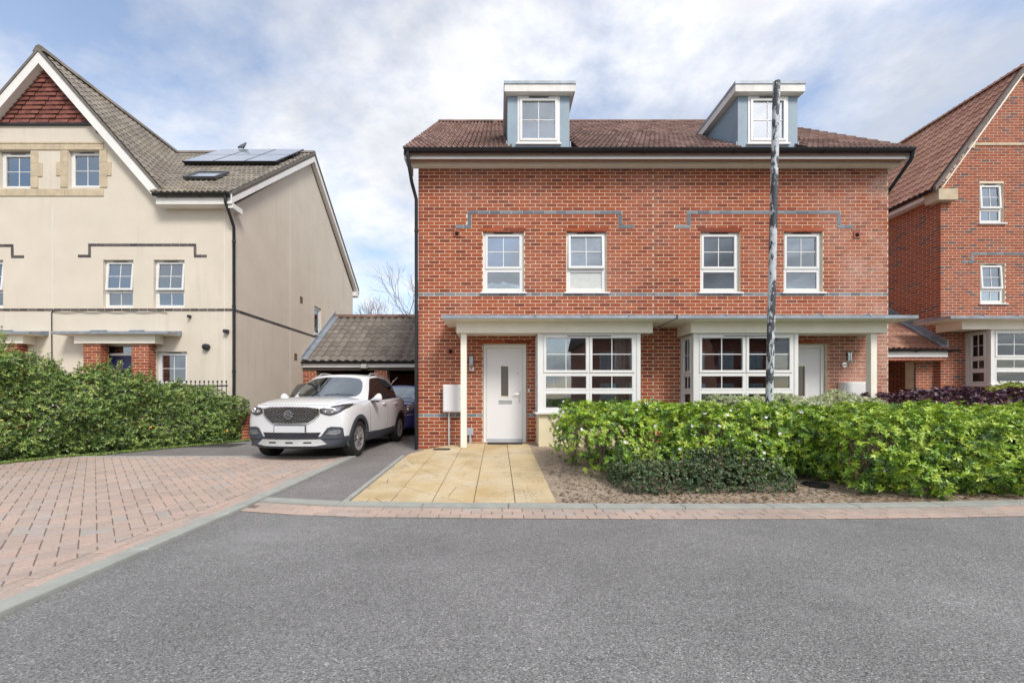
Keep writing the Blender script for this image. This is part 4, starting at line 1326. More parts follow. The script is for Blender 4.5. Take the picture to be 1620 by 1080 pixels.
# roof, ridge running back
EX = GX0 - .28
GRZ = GAZ + .16
gv = Vector((GAX - EX, 0, GRZ - (GEZ - .02))); gl = gv.length
m_ = MB(); m_.prism([(EX + .02, GEZ - .1), (GAX, GRZ - .12), (2 * GAX - EX - .02, GEZ - .1), (2 * GAX - EX - .02, GEZ - .04), (GAX, GRZ - .03), (EX + .02, GEZ - .04)], GY - .05, 20.1, 'y')
groof = m_.build('roof', M['tile_pink'], gh)
tile_roof(groof, (EX, 20.1, GEZ - .02), (0, -1, 0), gv, 20.1 - (GY - .06), gl, M['tile_pink'], lambda u, v: True, 300, gauge=.31, visible=lambda u, v: True)
m_ = MB(); m_.prism([(EX - .0, GEZ - .12), (GAX, GRZ - .06), (2 * GAX - EX, GEZ - .12), (2 * GAX - EX, GEZ + .02), (GAX, GRZ + .08), (EX, GEZ + .02)], GY - .14, GY - .062, 'y'); m_.build('verge', simple('verge_mortar', (.15, .125, .115), .9, .2, 12), gh)
m_ = MB(); m_.prism([(EX + .3, GEZ + .03), (GAX, GRZ - .20), (2 * GAX - EX - .3, GEZ + .03), (2 * GAX - EX - .25, GEZ + .0), (GAX, GRZ - .12), (EX + .25, GEZ + .0)], GY - .055, GY - .004, 'y'); m_.build('verge_soffit', M['cream_paint'], gh)
for k in range(18):
    y0 = GY - .1 + k * .45
    m_ = MB(); m_.prism([(GAX - .14, GRZ - .03), (GAX - .08, GRZ + .06), (GAX, GRZ + .10), (GAX + .08, GRZ + .06), (GAX + .14, GRZ - .03)], y0 + .004, y0 + .446, 'y'); m_.build('ridge_tile', M['tile_pink'], groof)
m_ = MB(); m_.box(GX0 - .22, GX0 + .30, GY - .16, GY - .005, GEZ - .36, GEZ - .06); m_.box(GX0 - .22, GX0 - .006, GY - .005, GY + .2, GEZ - .36, GEZ - .06); m_.build('kneeler_stone', M['stone'], gh)
m_ = MB(); m_.box(GX0 - .25, GX0 - .225, GY + .2, 19.9, GEZ - .2, GEZ - .04); m_.build('fascia', M['fascia'], gh)
m_ = MB(); m_.box(GX0 - .224, GX0 - .004, GY + .2, 19.9, GEZ - .2, GEZ - .19); m_.build('soffit', M['soffit'], gh)
gutter(gh, (EX - .02, GY - .05, GEZ - .03), (EX - .02, 19.9, GEZ - .03), .06)

# ================================================================ link carport between the houses
lk = thing('link_carport', (10.2, 11.0, .1), 'open tiled carport with dark bay between the brick pair and the gabled house', 'carport')
le_y, le_z = 10.9, 2.45
lv = Vector((0, 1.75, 1.32))
m_ = MB(); m_.prism([(le_y + .03, le_z - .08), (le_y + 1.75, le_z + 1.24), (le_y + 3.5, le_z - .08), (le_y + 3.5, le_z - .01), (le_y + 1.75, le_z + 1.31), (le_y + .03, le_z - .01)], 8.24, GX0 - .01, 'x'); lroof = m_.build('roof', M['tile_pink'], lk)
tile_roof(lroof, (8.24, le_y, le_z), (1, 0, 0), lv, GX0 - 8.25, lv.length, M['tile_pink'], None, 60, gauge=.31)
m_ = MB(); m_.prism([(le_y, le_z + .05), (le_y + 1.75, le_z + 1.37), (le_y + 1.75, le_z + 1.56), (le_y, le_z + .22)], GX0 - .035, GX0 - .008, 'x'); m_.prism([(le_y - .0, le_z + .06), (le_y + 1.75, le_z + 1.38), (le_y + 1.75, le_z + 1.40), (le_y, le_z + .08)], GX0 - .20, GX0 - .036, 'x'); m_.build('flashing', M['lead'], lk)
gutter(lk, (8.24, le_y - .04, le_z - .02), (GX0 + .25, le_y - .04, le_z - .02), .055)
m_ = MB(); m_.box(8.24, GX0 + .0, le_y + .02, le_y + .045, le_z - .22, le_z - .07); m_.build('fascia', M['fascia'], lk)
m_ = MB(); m_.box(8.24, GX0 - .01, le_y + .05, le_y + .24, le_z - .31, le_z - .222); m_.build('beam', M['brickwork'], lk)
ML = wallM((8.24, 13.6, 0), (1, 0, 0), (0, 1, 0))
m_ = MB(ML); m_.box(0, GX0 - 8.25, .0028, .2, 0, 2.6); bwall = m_.build('back_wall', M['mortar'], lk)
brick_wall(bwall, ML, GX0 - 8.25, .1, 2.5, [], M['brick_r'], n_ind=0)
MP = wallM((11.62, 11.25, 0), (1, 0, 0), (0, 1, 0))
m_ = MB(MP); m_.box(0, .51, .0028, .3, 0, 2.14); pier = m_.build('pier', M['mortar'], lk)
brick_wall(pier, MP, .51, .1, 2.14, [], M['brick_r'], n_ind=60, bands=(kb,))
m_ = MB(); m_.tube([(wx(1452, 13.4), 13.4, 2.3), (wx(1452, 13.4), 13.4, .1)], .03, 8); m_.build('soil_pipe', M['upvc'], lk, smooth=True)
m_ = MB(); m_.box(8.24, GX0, le_y + .2, 13.6, 2.30, 2.33); m_.build('ceiling', M['soffit'], lk)
# ================================================================ cream rendered house on the left
LY = 10.67
LX0, LX1 = -19.0, -6.97
AX, AZ = -11.9, 9.95                              # gable apex (wall)
GS = 1.149
lh = thing('rendered_house', (-12.0, LY, .05), 'cream rendered house with grey tiled gable, solar panels and brick door piers', 'house')
def lx(p): return wx(p, LY)
def lz(p): return wz(p, LY)
low = [(lx(163), lx(211), lz(487), lz(411)), (lx(243), lx(292), lz(487), lz(411)), (lx(-43), lx(5), lz(487), lz(411)),
       (lx(247), lx(296), .75, lz(556))]
door = (lx(160), lx(209), .1, lz(544))
top_w = [(lx(108), lx(158), lz(297), lz(238)), (lx(-2), lx(49), lz(298), lz(240))]
Hh_ = [(a - LX0, b - LX0, c, d) for a, b, c, d in low + [door]]
ML_ = wallM((LX0, LY, 0), (1, 0, 0), (0, 1, 0))
ZF = 6.20
m_ = MB(ML_); slab_with_holes(m_, LX1 - LX0, 0, ZF, Hh_, 0, .25)
def gx(z): return (AZ - z) / GS                   # half width of the gable at height z
zs = [ZF, top_w[0][2], top_w[0][3], 8.36]
m = MB()
for za, zb in zip(zs, zs[1:]):
    if zb == top_w[0][3]:
        cuts = sorted([(a, b) for a, b, c, d in top_w])
        xl0, xl1 = AX - gx(za), AX - gx(zb); xr0, xr1 = AX + gx(za), AX + gx(zb)
        m.prism([(xl0, za), (cuts[0][0], za), (cuts[0][0], zb), (xl1, zb)], LY, LY + .25, 'y')
        m.prism([(cuts[0][1], za), (cuts[1][0], za), (cuts[1][0], zb), (cuts[0][1], zb)], LY, LY + .25, 'y')
        m.prism([(cuts[1][1], za), (xr0, za), (xr1, zb), (cuts[1][1], zb)], LY, LY + .25, 'y')
    else:
        m.prism([(AX - gx(za), za), (AX + gx(za), za), (AX + gx(zb), zb), (AX - gx(zb), zb)], LY, LY + .25, 'y')
m.prism([(AX - gx(8.36), 8.36), (AX + gx(8.36), 8.36), (AX, AZ)], LY + .02, LY + .25, 'y')
m_.M = None
m_.add(m.v, m.f)
lwall = m_.build('wall', M['render'], lh)
# flank wall facing the drive, with its own gable
RYL, RZL = 15.0, 10.05
m_ = MB()
fh = (17.15, 17.75, 3.38, 4.68)                   # side window y0,y1,z0,z1
fh = (wx(500, 1) * 0 + 15.35, 15.95, 3.55, 4.62)
for a, b, c, d in ((LY + .253, fh[0], 0, 6.2), (fh[1], 19.4, 0, 6.2), (fh[0], fh[1], 0, fh[2]), (fh[0], fh[1], fh[3], 6.2)):
    m_.box(LX1 - .25, LX1, a, b, c, d)
m_.prism([(LY, 6.2), (19.4, 6.2), (RYL, RZL - .22)], LX1 - .25, LX1, 'x')
fl = m_.build('flank_wall', M['render'], lh)
m_ = MB(); m_.box(LX0, LX1 - .251, 19.1, 19.4, 0, 6.2); m_.box(LX0, LX0 + .25, LY + .26, 19.1, 0, 6.2); m_.build('rear_wall', M['render'], lh)
# thin render beads
for px in (83, 355):
    m_ = MB(); m_.box(lx(px) - .008, lx(px) + .008, LY - .006, LY - .001, .1, 6.15); m_.build('render_bead', M['joint'], lwall)
m_ = MB(); m_.box(LX1 + .001, LX1 + .006, 13.55, 13.566, .1, 9.0); m_.build('render_bead', M['joint'], fl)
# dark brick bands
def dband(a, b, z0, wallp, horizontal=True):
    n = max(1, int(round((b - a) / .225))); st = (b - a) / n
    for k in range(n):
        mb = MB(); mb.box(a + k * st, a + (k + 1) * st - .012, LY - .010, LY + .03, z0 - .033, z0 + .033); mb.build('brick', M['dark_brick'], wallp)
dband(LX0 + 3, LX1 - .01, lz(490), lwall)
m_ = MB(); m_.box(LX0 + 3, LX1 - .01, LY - .004, LY - .001, lz(490) - .045, lz(490) + .045); m_.build('band_mortar', M['mortar'], lwall)
n = 37
for k in range(n):
    mb = MB(); y0 = LY + .02 + k * .225; mb.box(LX1 - .03, LX1 + .010, y0, y0 + .213, lz(490) - .033, lz(490) + .033); mb.build('brick', M['dark_brick'], fl)
def lbracket(a, b, f, z):
    dband(a, b, z, lwall)
    for s_, e in ((a, -1), (b, 1)):
        x0 = s_ if e < 0 else s_ - .07
        mb = MB(); mb.box(x0, x0 + .065, LY - .010, LY + .03, z - .25, z - .043); mb.build('brick', M['dark_brick'], lwall)
        p, q = (s_ - f, s_ + .065) if e < 0 else (s_ - .065, s_ + f)
        mid = p + (q - p) * (.36 if e < 0 else .6)
        for u, v in ((p, mid - .005), (mid + .005, q)):
            mb = MB(); mb.box(u, v, LY - .010, LY + .03, z - .325, z - .26); mb.build('brick', M['dark_brick'], lwall)
lbracket(lx(140), lx(311), .27, lz(387.5)); lbracket(lx(-140), lx(22), .27, lz(388.5))
# stone dressings round the top windows
def stone(a, b, c, d, o=.02):
    mb = MB(); mb.cbox(a + .003, b - .003, LY - o, LY + .02, c + .003, d - .003, .004); mb.build('quoin_stone', M['stone'], lwall)
for (a, b, c, d) in top_w:
    h = (d - c) / 3
    for k in range(3):
        e = .24 if k == 1 else .155
        z0, z1 = c + h * k, c + h * (k + 1)
        if k == 1: z0 -= .02; z1 += .02
        stone(b + .002, b + e * 1.3, z0, z1); stone(a - e * 1.3, a - .002, z0, z1)
x0, x1 = top_w[1][0] - .3, top_w[0][1] + .11
z0, z1 = top_w[0][3], top_w[0][3] + .16
n = 8
for k in range(n): stone(x0 + (x1 - x0) * k / n, x0 + (x1 - x0) * (k + 1) / n, z0 + .003, z1)
for k in range(n): stone(x0 + (x1 - x0) * (k + .4) / n, x0 + (x1 - x0) * (min(k + 1.4, n)) / n, z1 + .002, z1 + .055, .026)
for k in range(6): stone(x0 + (x1 - x0) * k / 6, x0 + (x1 - x0) * (k + 1) / 6, top_w[0][2] - .23, top_w[0][2] - .035)
# windows
for k, (a, b, c, d) in enumerate(low[:3]):
    W, H = b - a, d - c
    window(lh, wallM((a, LY, c), (1, 0, 0), (0, 1, 0)), W, H, [(.03, W - .03, .46, H - .03, 2, 2, 'tilt', 'glass', 4.5), (.03, W - .03, .03, .46, 2, 1, 'fixed')], .08, sill=0, room=(1.5, 'room'))
for a, b, c, d in top_w:
    W, H = b - a, d - c
    window(lh, wallM((a, LY, c), (1, 0, 0), (0, 1, 0)), W, H, [(.03, W - .03, .03, H - .03, 2, 2, 'casement')], .09, sill=.0, room=(1.5, 'room'))
a, b, c, d = low[3]
W, H = b - a, d - c
w = window(lh, wallM((a, LY, c), (1, 0, 0), (0, 1, 0)), W, H, [(.03, W - .03, H * .47, H - .03, 2, 2, 'casement'), (.03, W - .03, .03, H * .47, 2, 1, 'fixed')], .08, sill=.03, room=(1.5, 'room'))
z = .05
while z < H - .05:
    mb = MB(wallM((a, LY, c), (1, 0, 0), (0, 1, 0))); mb.add([(.05, .18, z), (W - .05, .18, z), (W - .05, .205, z + .03), (.05, .205, z + .03)], [(0, 1, 2, 3)]); mb.build('blind_slat', M['blind'], w); z += .05
window(lh, wallM((LX1, fh[0], fh[2]), (0, 1, 0), (-1, 0, 0)), fh[1] - fh[0], fh[3] - fh[2], [(.03, fh[1] - fh[0] - .03, .03, fh[3] - fh[2] - .03, 1, 1, 'casement')], .06, sill=.03, room=(1.2, 'room'), vent=False)
# navy door between brick piers under a lead canopy
a, b, c, d = door
m_ = MB(); m_.box(a, a + .06, LY + .05, LY + .12, c, d); m_.box(b - .06, b, LY + .05, LY + .12, c, d); m_.box(a + .06, b - .06, LY + .05, LY + .12, d - .05, d); m_.box(a + .06, b - .06, LY + .05, LY + .12, d - .30, d - .24)
dr = m_.build('front_door', M['upvc'], lh); dr['label'] = 'navy blue door with small window'
m_ = MB(); m_.cbox(a + .06, b - .06, LY + .07, LY + .11, c, d - .30, .004); m_.build('door_leaf', M['navy'], dr)
m_ = MB(); m_.box(a + .06, b - .06, LY + .08, LY + .085, d - .24, d - .05); m_.build('fanlight', M['glass'], dr)
m_ = MB(); m_.box(a + .36, a + .52, LY + .058, LY + .069, d - .68, d - .40); m_.build('door_glass', M['door_glass'], dr)
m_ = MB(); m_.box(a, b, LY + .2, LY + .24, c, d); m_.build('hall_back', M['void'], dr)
def brick_pier(x0, x1):
    Mp = wallM((x0, LY - .24, 0), (1, 0, 0), (0, 1, 0))
    mb = MB(Mp); mb.box(0.004, x1 - x0 - .004, .0028, .23, .02, lz(543)); p = mb.build('door_pier', M['mortar'], lh)
    brick_wall(p, Mp, x1 - x0, .03, lz(543), [], M['brick'], n_ind=80)
    Ms = wallM((x1, LY - .24, 0), (0, 1, 0), (-1, 0, 0))
    brick_wall(p, Ms, .23, .03, lz(543), [], M['brick'], n_ind=0, phase=1)
d_ = LY - .24
brick_pier(wx(132, d_), wx(159, d_)); brick_pier(wx(208, d_), wx(235, d_)); brick_pier(wx(-2, d_), wx(27, d_)); 
canopy(lh, wx(80, 10.22), wx(266, 10.22), wx(117, 10.38), wx(245, 10.38), 10.22, LY, wz(543, 10.38), ov=.16)
canopy(lh, wx(-130, 10.22), wx(46, 10.22), wx(-90, 10.38), wx(36, 10.38), 10.22, LY, wz(543, 10.38), ov=.16)
# tile hanging in the gable
r_ = 0; z = 8.36
while z < AZ - .25:
    hw = gx(z + .06) - .05
    n = max(1, int(2 * hw / .17)); st = 2 * hw / n
    for k in range(n):
        if n > 1 and (r_ % 2) and k == n - 1: pass
        x0 = AX - hw + k * st
        mb = MB(); t0 = LY - .045 - .010 * math.sin(k * 2.1)
        mb.add([(x0 + .003, t0, z), (x0 + st - .003, t0, z), (x0 + st - .003, LY - .008, z + .15), (x0 + .003, LY - .008, z + .15), (x0 + .003, t0 + .018, z), (x0 + st - .003, t0 + .018, z)], [(0, 1, 2, 3), (4, 5, 1, 0)])
        mb.build('hung_tile', M['tile_hung'], lwall)
    z += .118; r_ += 1
m_ = MB(); m_.box(AX - gx(8.36) - .02, AX + gx(8.36) + .02, LY - .055, LY + .02, 8.30, 8.345); m_.build('tilt_fillet', M['black_pl'], lwall)
for sx_ in (-1, 1):
    m_ = MB(); xx = AX + sx_ * (gx(8.36) - .02); m_.box(xx - .03, xx + .03, LY - .05, LY - .002, 8.10, 8.29); m_.build('corbel', M['black_pl'], lwall)
# main roof
MEY, MEZ = 10.33, 6.36
ms = (RZL + .12 - MEZ) / (RYL - MEY)
mv = Vector((0, 1, ms))
ml = Vector((0, RYL - MEY, ms * (RYL - MEY))).length
GEX, GEZ2 = AX + 3.42, 0
GRZ2 = AZ + .20
def zg(x_): return GRZ2 - GS * (x_ - AX)
m_ = MB(); VX0 = -6.80
m_.prism([(MEY + .02, MEZ - .1), (RYL, RZL + .02), (19.75, MEZ - .1), (19.75, MEZ - .03), (RYL, RZL + .09), (MEY + .02, MEZ - .03)], AX + 3.22, VX0, 'x')
m_.prism([(MEY + .02, MEZ - .1), (RYL, RZL + .02), (19.75, MEZ - .1), (19.75, MEZ - .03), (RYL, RZL + .09), (MEY + .02, MEZ - .03)], LX0, AX - 3.22, 'x')
y5 = LY + .3; z5 = MEZ + ms * (y5 - MEY)
m_.prism([(y5, z5 - .1), (RYL, RZL + .02), (19.75, MEZ - .1), (19.75, MEZ - .03), (RYL, RZL + .09), (y5, z5 - .03)], AX - 3.22, AX + 3.22, 'x'); lroof_ = m_.build('roof', M['tile_grey'], lh)
MX0 = -13.0
tile_roof(lroof_, (MX0, MEY, MEZ), (1, 0, 0), mv, VX0 - MX0, ml, M['tile_grey'], lambda u, v: (MEZ + mv.normalized().z * v) > zg(MX0 + u) - .05 and MX0 + u > AX, 300, gauge=.31, amp=.02)
k = 0
x = -12.2
while x < VX0:
    m_ = MB(); m_.prism([(RYL - .15, RZL + .08), (RYL - .08, RZL + .19), (RYL, RZL + .22), (RYL + .08, RZL + .19), (RYL + .15, RZL + .08)], x + .004, min(x + .446, VX0), 'x'); m_.build('ridge_tile', M['tile_grey'], lroof_); x += .45
# cross gable roof
gfy = LY - .20
m_ = MB(); hw = 3.24
m_.prism([(AX - hw, GRZ2 - GS * hw - .1), (AX, GRZ2 - .1), (AX + hw, GRZ2 - GS * hw - .1), (AX + hw, GRZ2 - GS * hw - .03), (AX, GRZ2 - .03), (AX - hw, GRZ2 - GS * hw - .03)], gfy + .03, LY + .3, 'y')
m_.prism([(AX - hw, GRZ2 - GS * hw - .1), (AX, GRZ2 - .1), (AX + .0, GRZ2 - .03), (AX - hw, GRZ2 - GS * hw - .03)], LY + .3, 15.0, 'y')
m_.add([(AX, LY + .3, GRZ2 - .05), (AX + hw, LY + .3, GRZ2 - GS * hw - .05), (AX, 15.0, GRZ2 - .05)], [(0, 1, 2)])
groof_ = m_.build('gable_roof', M['tile_grey'], lh)
gvv = Vector((-1, 0, GS)); gll = hw * math.hypot(1, GS)
gvn = gvv.normalized()
tile_roof(groof_, (AX + hw, gfy, GRZ2 - GS * hw), (0, 1, 0), gvv, 15.1 - gfy, gll, M['tile_grey'], lambda u, v: zg(AX + hw + gvn.x * v) > MEZ + ms * (gfy + u - MEY) - .08, 300, gauge=.31, amp=.02)
x = gfy
for k in range(11):
    m_ = MB(); m_.prism([(AX - .16, GRZ2 - .05), (AX - .08, GRZ2 + .09), (AX, GRZ2 + .13), (AX + .08, GRZ2 + .09), (AX + .16, GRZ2 - .05)], x + .004, x + .446, 'y'); m_.build('ridge_tile', M['tile_grey'], groof_); x += .45
# bargeboards and verge
def barge(sx_):
    m_ = MB()
    m_.prism([(AX, GRZ2 - .06), (AX + sx_ * (hw + .05), GRZ2 - GS * (hw + .05) - .06), (AX + sx_ * (hw + .05), GRZ2 - GS * (hw + .05) - .28), (AX + sx_ * (hw - .15), GRZ2 - GS * (hw - .0) - .28 + .06), (AX, GRZ2 - .36)], gfy, gfy + .03, 'y'); m_.build('bargeboard', M['fascia'], lh)
    m_ = MB(); m_.prism([(AX, GRZ2 + .03), (AX + sx_ * (hw + .04), GRZ2 - GS * (hw + .04) + .03), (AX + sx_ * (hw + .04), GRZ2 - GS * (hw + .04) - .058), (AX, GRZ2 - .058)], gfy - .02, gfy + .05, 'y'); m_.build('verge', M['verge'], lh)
    m_ = MB(); m_.prism([(AX, GRZ2 - .34), (AX + sx_ * (hw - .12), GRZ2 - GS * (hw - .12) - .34), (AX + sx_ * (hw - .12), GRZ2 - GS * (hw - .12) - .31), (AX, GRZ2 - .31)], gfy + .031, LY - .001, 'y'); m_.build('soffit', M['soffit'], lh)
M['verge'] = simple('grey_verge_tile', (.16, .145, .13), .9, .2, 14)
barge(1); barge(-1)
# eave beside the gable
EX0 = AX + hw - .12
m_ = MB(); m_.box(EX0, VX0 - .0, MEY + .05, MEY + .075, 6.10, 6.36); m_.build('fascia', M['fascia'], lh)
m_ = MB(); m_.box(EX0, VX0 - .0, MEY + .076, LY - .003, 6.10, 6.115); m_.build('soffit', M['soffit'], lh)
gutter(lh, (EX0 - .02, MEY - .01, 6.33), (VX0 - .03, MEY - .01, 6.33), .06)
pipe(lh, [(VX0 - .16, MEY - .01, 6.28), (VX0 - .16, MEY, 6.12), (LX1 + .035, LY - .12, 5.72), (LX1 + .035, LY - .05, 5.6), (LX1 + .035, LY - .05, 3), (LX1 + .035, LY - .05, .05)], .038)
for zz in (5.2, 3.5, 1.8):
    m_ = MB(); m_.lathe([(.047, zz), (.047, zz + .05)], (LX1 + .035, LY - .05, 0), 'z', 10); m_.build('pipe_clip', M['black_pl'], lh)
# flank verges
for s_ in (1, -1):
    ye = MEY if s_ > 0 else 19.75
    m_ = MB(); m_.prism([(ye, MEZ - .03), (RYL, RZL + .09), (RYL, RZL - .18), (ye + s_ * .0, MEZ - .27)], VX0 - .03, VX0 - .001, 'x'); m_.build('bargeboard', M['fascia'], lh)
    m_ = MB(); m_.prism([(ye, MEZ + .045), (RYL, RZL + .17), (RYL, RZL + .092), (ye, MEZ - .028)], VX0 - .06, VX0 + .02, 'x'); m_.build('verge', M['verge'], lh)
    m_ = MB(); m_.prism([(ye, MEZ - .25), (RYL, RZL - .15), (RYL, RZL - .17), (ye, MEZ - .27)], LX1 + .001, VX0 - .031, 'x'); m_.build('soffit', M['soffit'], lh)
m_ = MB(); m_.box(LX1, VX0 - .001, MEY + .04, LY + .1, 6.0, 6.13); m_.build('box_end', M['fascia'], lh)
m_ = MB(); m_.box(LX1 - .2, VX0 - .001, 19.4, 19.75, 6.0, 6.2); m_.build('box_end', M['fascia'], lh)
gutter(lh, (LX1 - 2, 19.80, 6.30), (VX0, 19.80, 6.30), .06)
# solar panels and roof window lie in the roof plane
mvn = mv.normalized(); mn = Vector((0, -mvn.z, mvn.y))
def roofM(x_, y_, lift):
    p = Vector((x_, y_, MEZ + ms * (y_ - MEY))) + mn * lift
    return Matrix(((1, 0, mn.x, p.x), (0, mvn.y, mn.y, p.y), (0, mvn.z, mn.z, p.z), (0, 0, 0, 1)))
M['pv'] = simple('solar_cell', (.42, .45, .50), .10, .08, 3, spec=1.0, metal=.35)
cols_ = [-10.05, -9.05, -8.05]
for r_ in range(2):
    for c_ in range(3):
        Mr = roofM(cols_[c_] + .0, 12.95, .14)
        mb = MB(Mr); z0 = r_ * 1.21
        mb.box(.01, .985, z0, z0 + 1.195, 0, .035); pv = mb.build('solar_panel', M['black_pl'], lh)
        mb = MB(Mr); mb.box(.03, .965, z0 + .02, z0 + 1.175, .0355, .040); mb.build('solar_glass', M['pv'], pv)
for k in range(2):
    mb = MB(roofM(-10.05, 12.95, .06)); mb.box(-.02, 3.02, .1 + k * 1.2, .14 + k * 1.2, .0, .075); mb.build('panel_rail', M['black_pl'], lh)
Mr = roofM(-8.75, 11.30, .07)
mb = MB(Mr); mb.box(0, .06, 0, .75, 0, .07); mb.box(.84, .9, 0, .75, 0, .07); mb.box(.06, .84, 0, .06, 0, .07); mb.box(.06, .84, .69, .75, 0, .07); rw = mb.build('roof_window', simple('dark_grey_frame', (.07, .075, .08), .5, .1, 5), lh)
mb = MB(Mr); mb.box(.06, .84, .06, .69, .03, .04); mb.build('pane', M['pv'], rw)
# small fittings
def disc(x_, z_, r_, name):
    m_ = MB(); m_.lathe([(r_, LY - .06), (r_ * .9, LY - .10), (r_ * .3, LY - .12)], (x_, 0, z_), 'y', 16); m_.lathe([(r_, LY - .06), (r_, LY - .002)], (x_, 0, z_), 'y', 16); m_.build(name, M['black_pl'], lh, smooth=True)
disc(lx(328), lz(549), .085, 'flue_terminal')
m_ = MB(); m_.cbox(lx(357), lx(363), LY - .12, LY - .002, lz(527), lz(522)); m_.build('security_camera', M['black_pl'], lh)
m_ = MB(); m_.cbox(lx(300), lx(303), LY - .1, LY - .002, lz(503), lz(499)); m_.build('security_camera', M['black_pl'], lh)
for (yy, zz) in ((14.3, 4.6), (13.9, 2.55)):
    m_ = MB(); m_.box(LX1 + .001, LX1 + .014, yy - .11, yy + .11, zz - .12, zz + .12); v = m_.build('air_brick', M['stone'], lh)
    for j in range(4):
        m_ = MB(); m_.box(LX1 + .0145, LX1 + .018, yy - .09, yy + .09, zz - .1 + j * .052, zz - .07 + j * .052); m_.build('air_slot', M['void'], v)
m_ = MB(); m_.tube([(lx(83) + .04, LY - .015, lz(491)), (lx(83), LY - .02, lz(495)), (lx(83) + .01, LY - .02, 1.0)], .012, 6); m_.build('cable', M['black_pl'], lh)
pts = [(lx(83) + .04 + i * .12, LY - .025, lz(493) - .035 * abs(math.sin(i * .55))) for i in range(26)]
m_ = MB(); m_.tube(pts, .008, 5); m_.build('cable', M['black_pl'], lh)

# ================================================================ carport across the end of the drive
cp = thing('carport', (-4.3, 14.5, .05), 'low open carport with grey tiled roof at the end of the drive', 'carport')
ce_y, ce_z = 14.35, 2.42
cv = Vector((0, 2.9, 2.14))
CX0, CX1 = -6.955, -1.70
m_ = MB(); m_.prism([(ce_y + .03, ce_z - .08), (ce_y + 2.9, ce_z + 2.06), (ce_y + 5.8, ce_z - .08), (ce_y + 5.8, ce_z - .01), (ce_y + 2.9, ce_z + 2.13), (ce_y + .03, ce_z - .01)], CX0, CX1, 'x'); croof = m_.build('roof', M['tile_grey2'] if 'tile_grey2' in M else M['tile_grey'], cp)
tile_roof(croof, (CX0, ce_y, ce_z), (1, 0, 0), cv, CX1 - CX0, cv.length, M['tile_grey2'], None, 300, gauge=.34, width=.30, wave=.30, amp=.03)
x = CX0
while x < CX1 - .05:
    m_ = MB(); m_.prism([(ce_y + 2.9 - .15, ce_z + 2.12), (ce_y + 2.82, ce_z + 2.23), (ce_y + 2.9, ce_z + 2.26), (ce_y + 2.98, ce_z + 2.23), (ce_y + 3.05, ce_z + 2.12)], x + .004, min(x + .446, CX1), 'x'); m_.build('ridge_tile', M['tile_red'], croof); x += .45
m_ = MB(); m_.prism([(ce_y - .02, ce_z + .06), (ce_y + 2.95, ce_z + 2.25), (ce_y + 2.95, ce_z + 2.40), (ce_y - .02, ce_z + .20)], CX0 - .012, CX0 + .016, 'x'); m_.prism([(ce_y - .02, ce_z + .07), (ce_y + 2.95, ce_z + 2.26), (ce_y + 2.95, ce_z + 2.28), (ce_y - .02, ce_z + .09)], CX0 + .017, CX0 + .2, 'x'); m_.build('flashing', M['lead'], cp)
gutter(cp, (CX0 - .02, ce_y - .03, ce_z - .02), (CX1, ce_y - .03, ce_z - .02), .055)
m_ = MB(); m_.box(CX0, CX1, ce_y + .03, ce_y + .055, ce_z - .21, ce_z - .08); m_.build('fascia', M['fascia'], cp)
m_ = MB(); m_.box(CX0, CX1, ce_y + .06, ce_y + .28, ce_z - .32, ce_z - .10); m_.build('beam', simple('dark_timber', (.05, .038, .03), .8, .2, 8), cp)
for a, b in ((-6.95, -6.50), (-4.42, -3.97)):
    Mp = wallM((a, ce_y + .08, 0), (1, 0, 0), (0, 1, 0))
    mb = MB(Mp); mb.box(0, b - a, .0028, .4, 0, ce_z - .33); p = mb.build('pier', M['mortar'], cp)
    brick_wall(p, Mp, b - a, .06, ce_z - .33, [], M['brick'], n_ind=60)
m_ = MB(); m_.box(CX0, CX1, 20.0, 20.2, 0, 2.4); m_.build('back_wall', M['brickwork'], cp)
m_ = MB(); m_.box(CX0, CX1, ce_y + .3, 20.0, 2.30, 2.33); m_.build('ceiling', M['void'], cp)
for a in (CX0, CX1 - .1):
    m_ = MB(); m_.box(a, a + .1, ce_y + .5, 20, 0, 2.3); m_.build('side_wall', M['brickwork'], cp)
m_ = MB(); xx = wx(577, ce_y); m_.cbox(xx - .10, xx + .10, ce_y - .14, ce_y + .0, ce_z - .26, ce_z - .12, .02); m_.build('floodlight', simple('lamp_housing', (.55, .56, .52), .4, .05, 6), cp)
# ================================================================ vegetation
LEAF_V = np.array([(0, 0, 0), (-.5, .45, .10), (0, .5, 0), (.5, .45, .10), (0, 1, -.06), (-.36, .78, .05), (.36, .78, .05)])
LEAF_F = np.array([(0, 2, 5, 1), (2, 4, 4, 5), (0, 3, 6, 2), (2, 6, 4, 4)])
LEAF_F = np.array([(0, 3, 4, 2), (0, 2, 4, 1)])
LEAF_V = np.array([(0, 0, 0), (-.5, .55, .10), (0, .55, -.02), (.5, .55, .10), (0, 1, -.10)])

def nrm(a): return a / np.maximum(np.linalg.norm(a, axis=-1, keepdims=True), 1e-9)

def leaves(P, D, A, L, W, rnd, name, mat, parent):
    """P base points, D leaf directions, A facing axis, L lengths, W widths"""
    n = len(P)
    X = nrm(np.cross(D, A)); Z = np.cross(X, D)
    T = LEAF_V
    V = P[:, None, :] + X[:, None, :] * (T[None, :, 0:1] * W[:, None, None]) + D[:, None, :] * (T[None, :, 1:2] * L[:, None, None]) + Z[:, None, :] * (T[None, :, 2:3] * L[:, None, None])
    F = LEAF_F[None] + (np.arange(n) * len(T))[:, None, None]
    return bake(V.reshape(-1, 3), F.reshape(-1, 4), name, mat, parent, 'stuff', np.repeat(rnd, len(LEAF_F)), smooth=False)

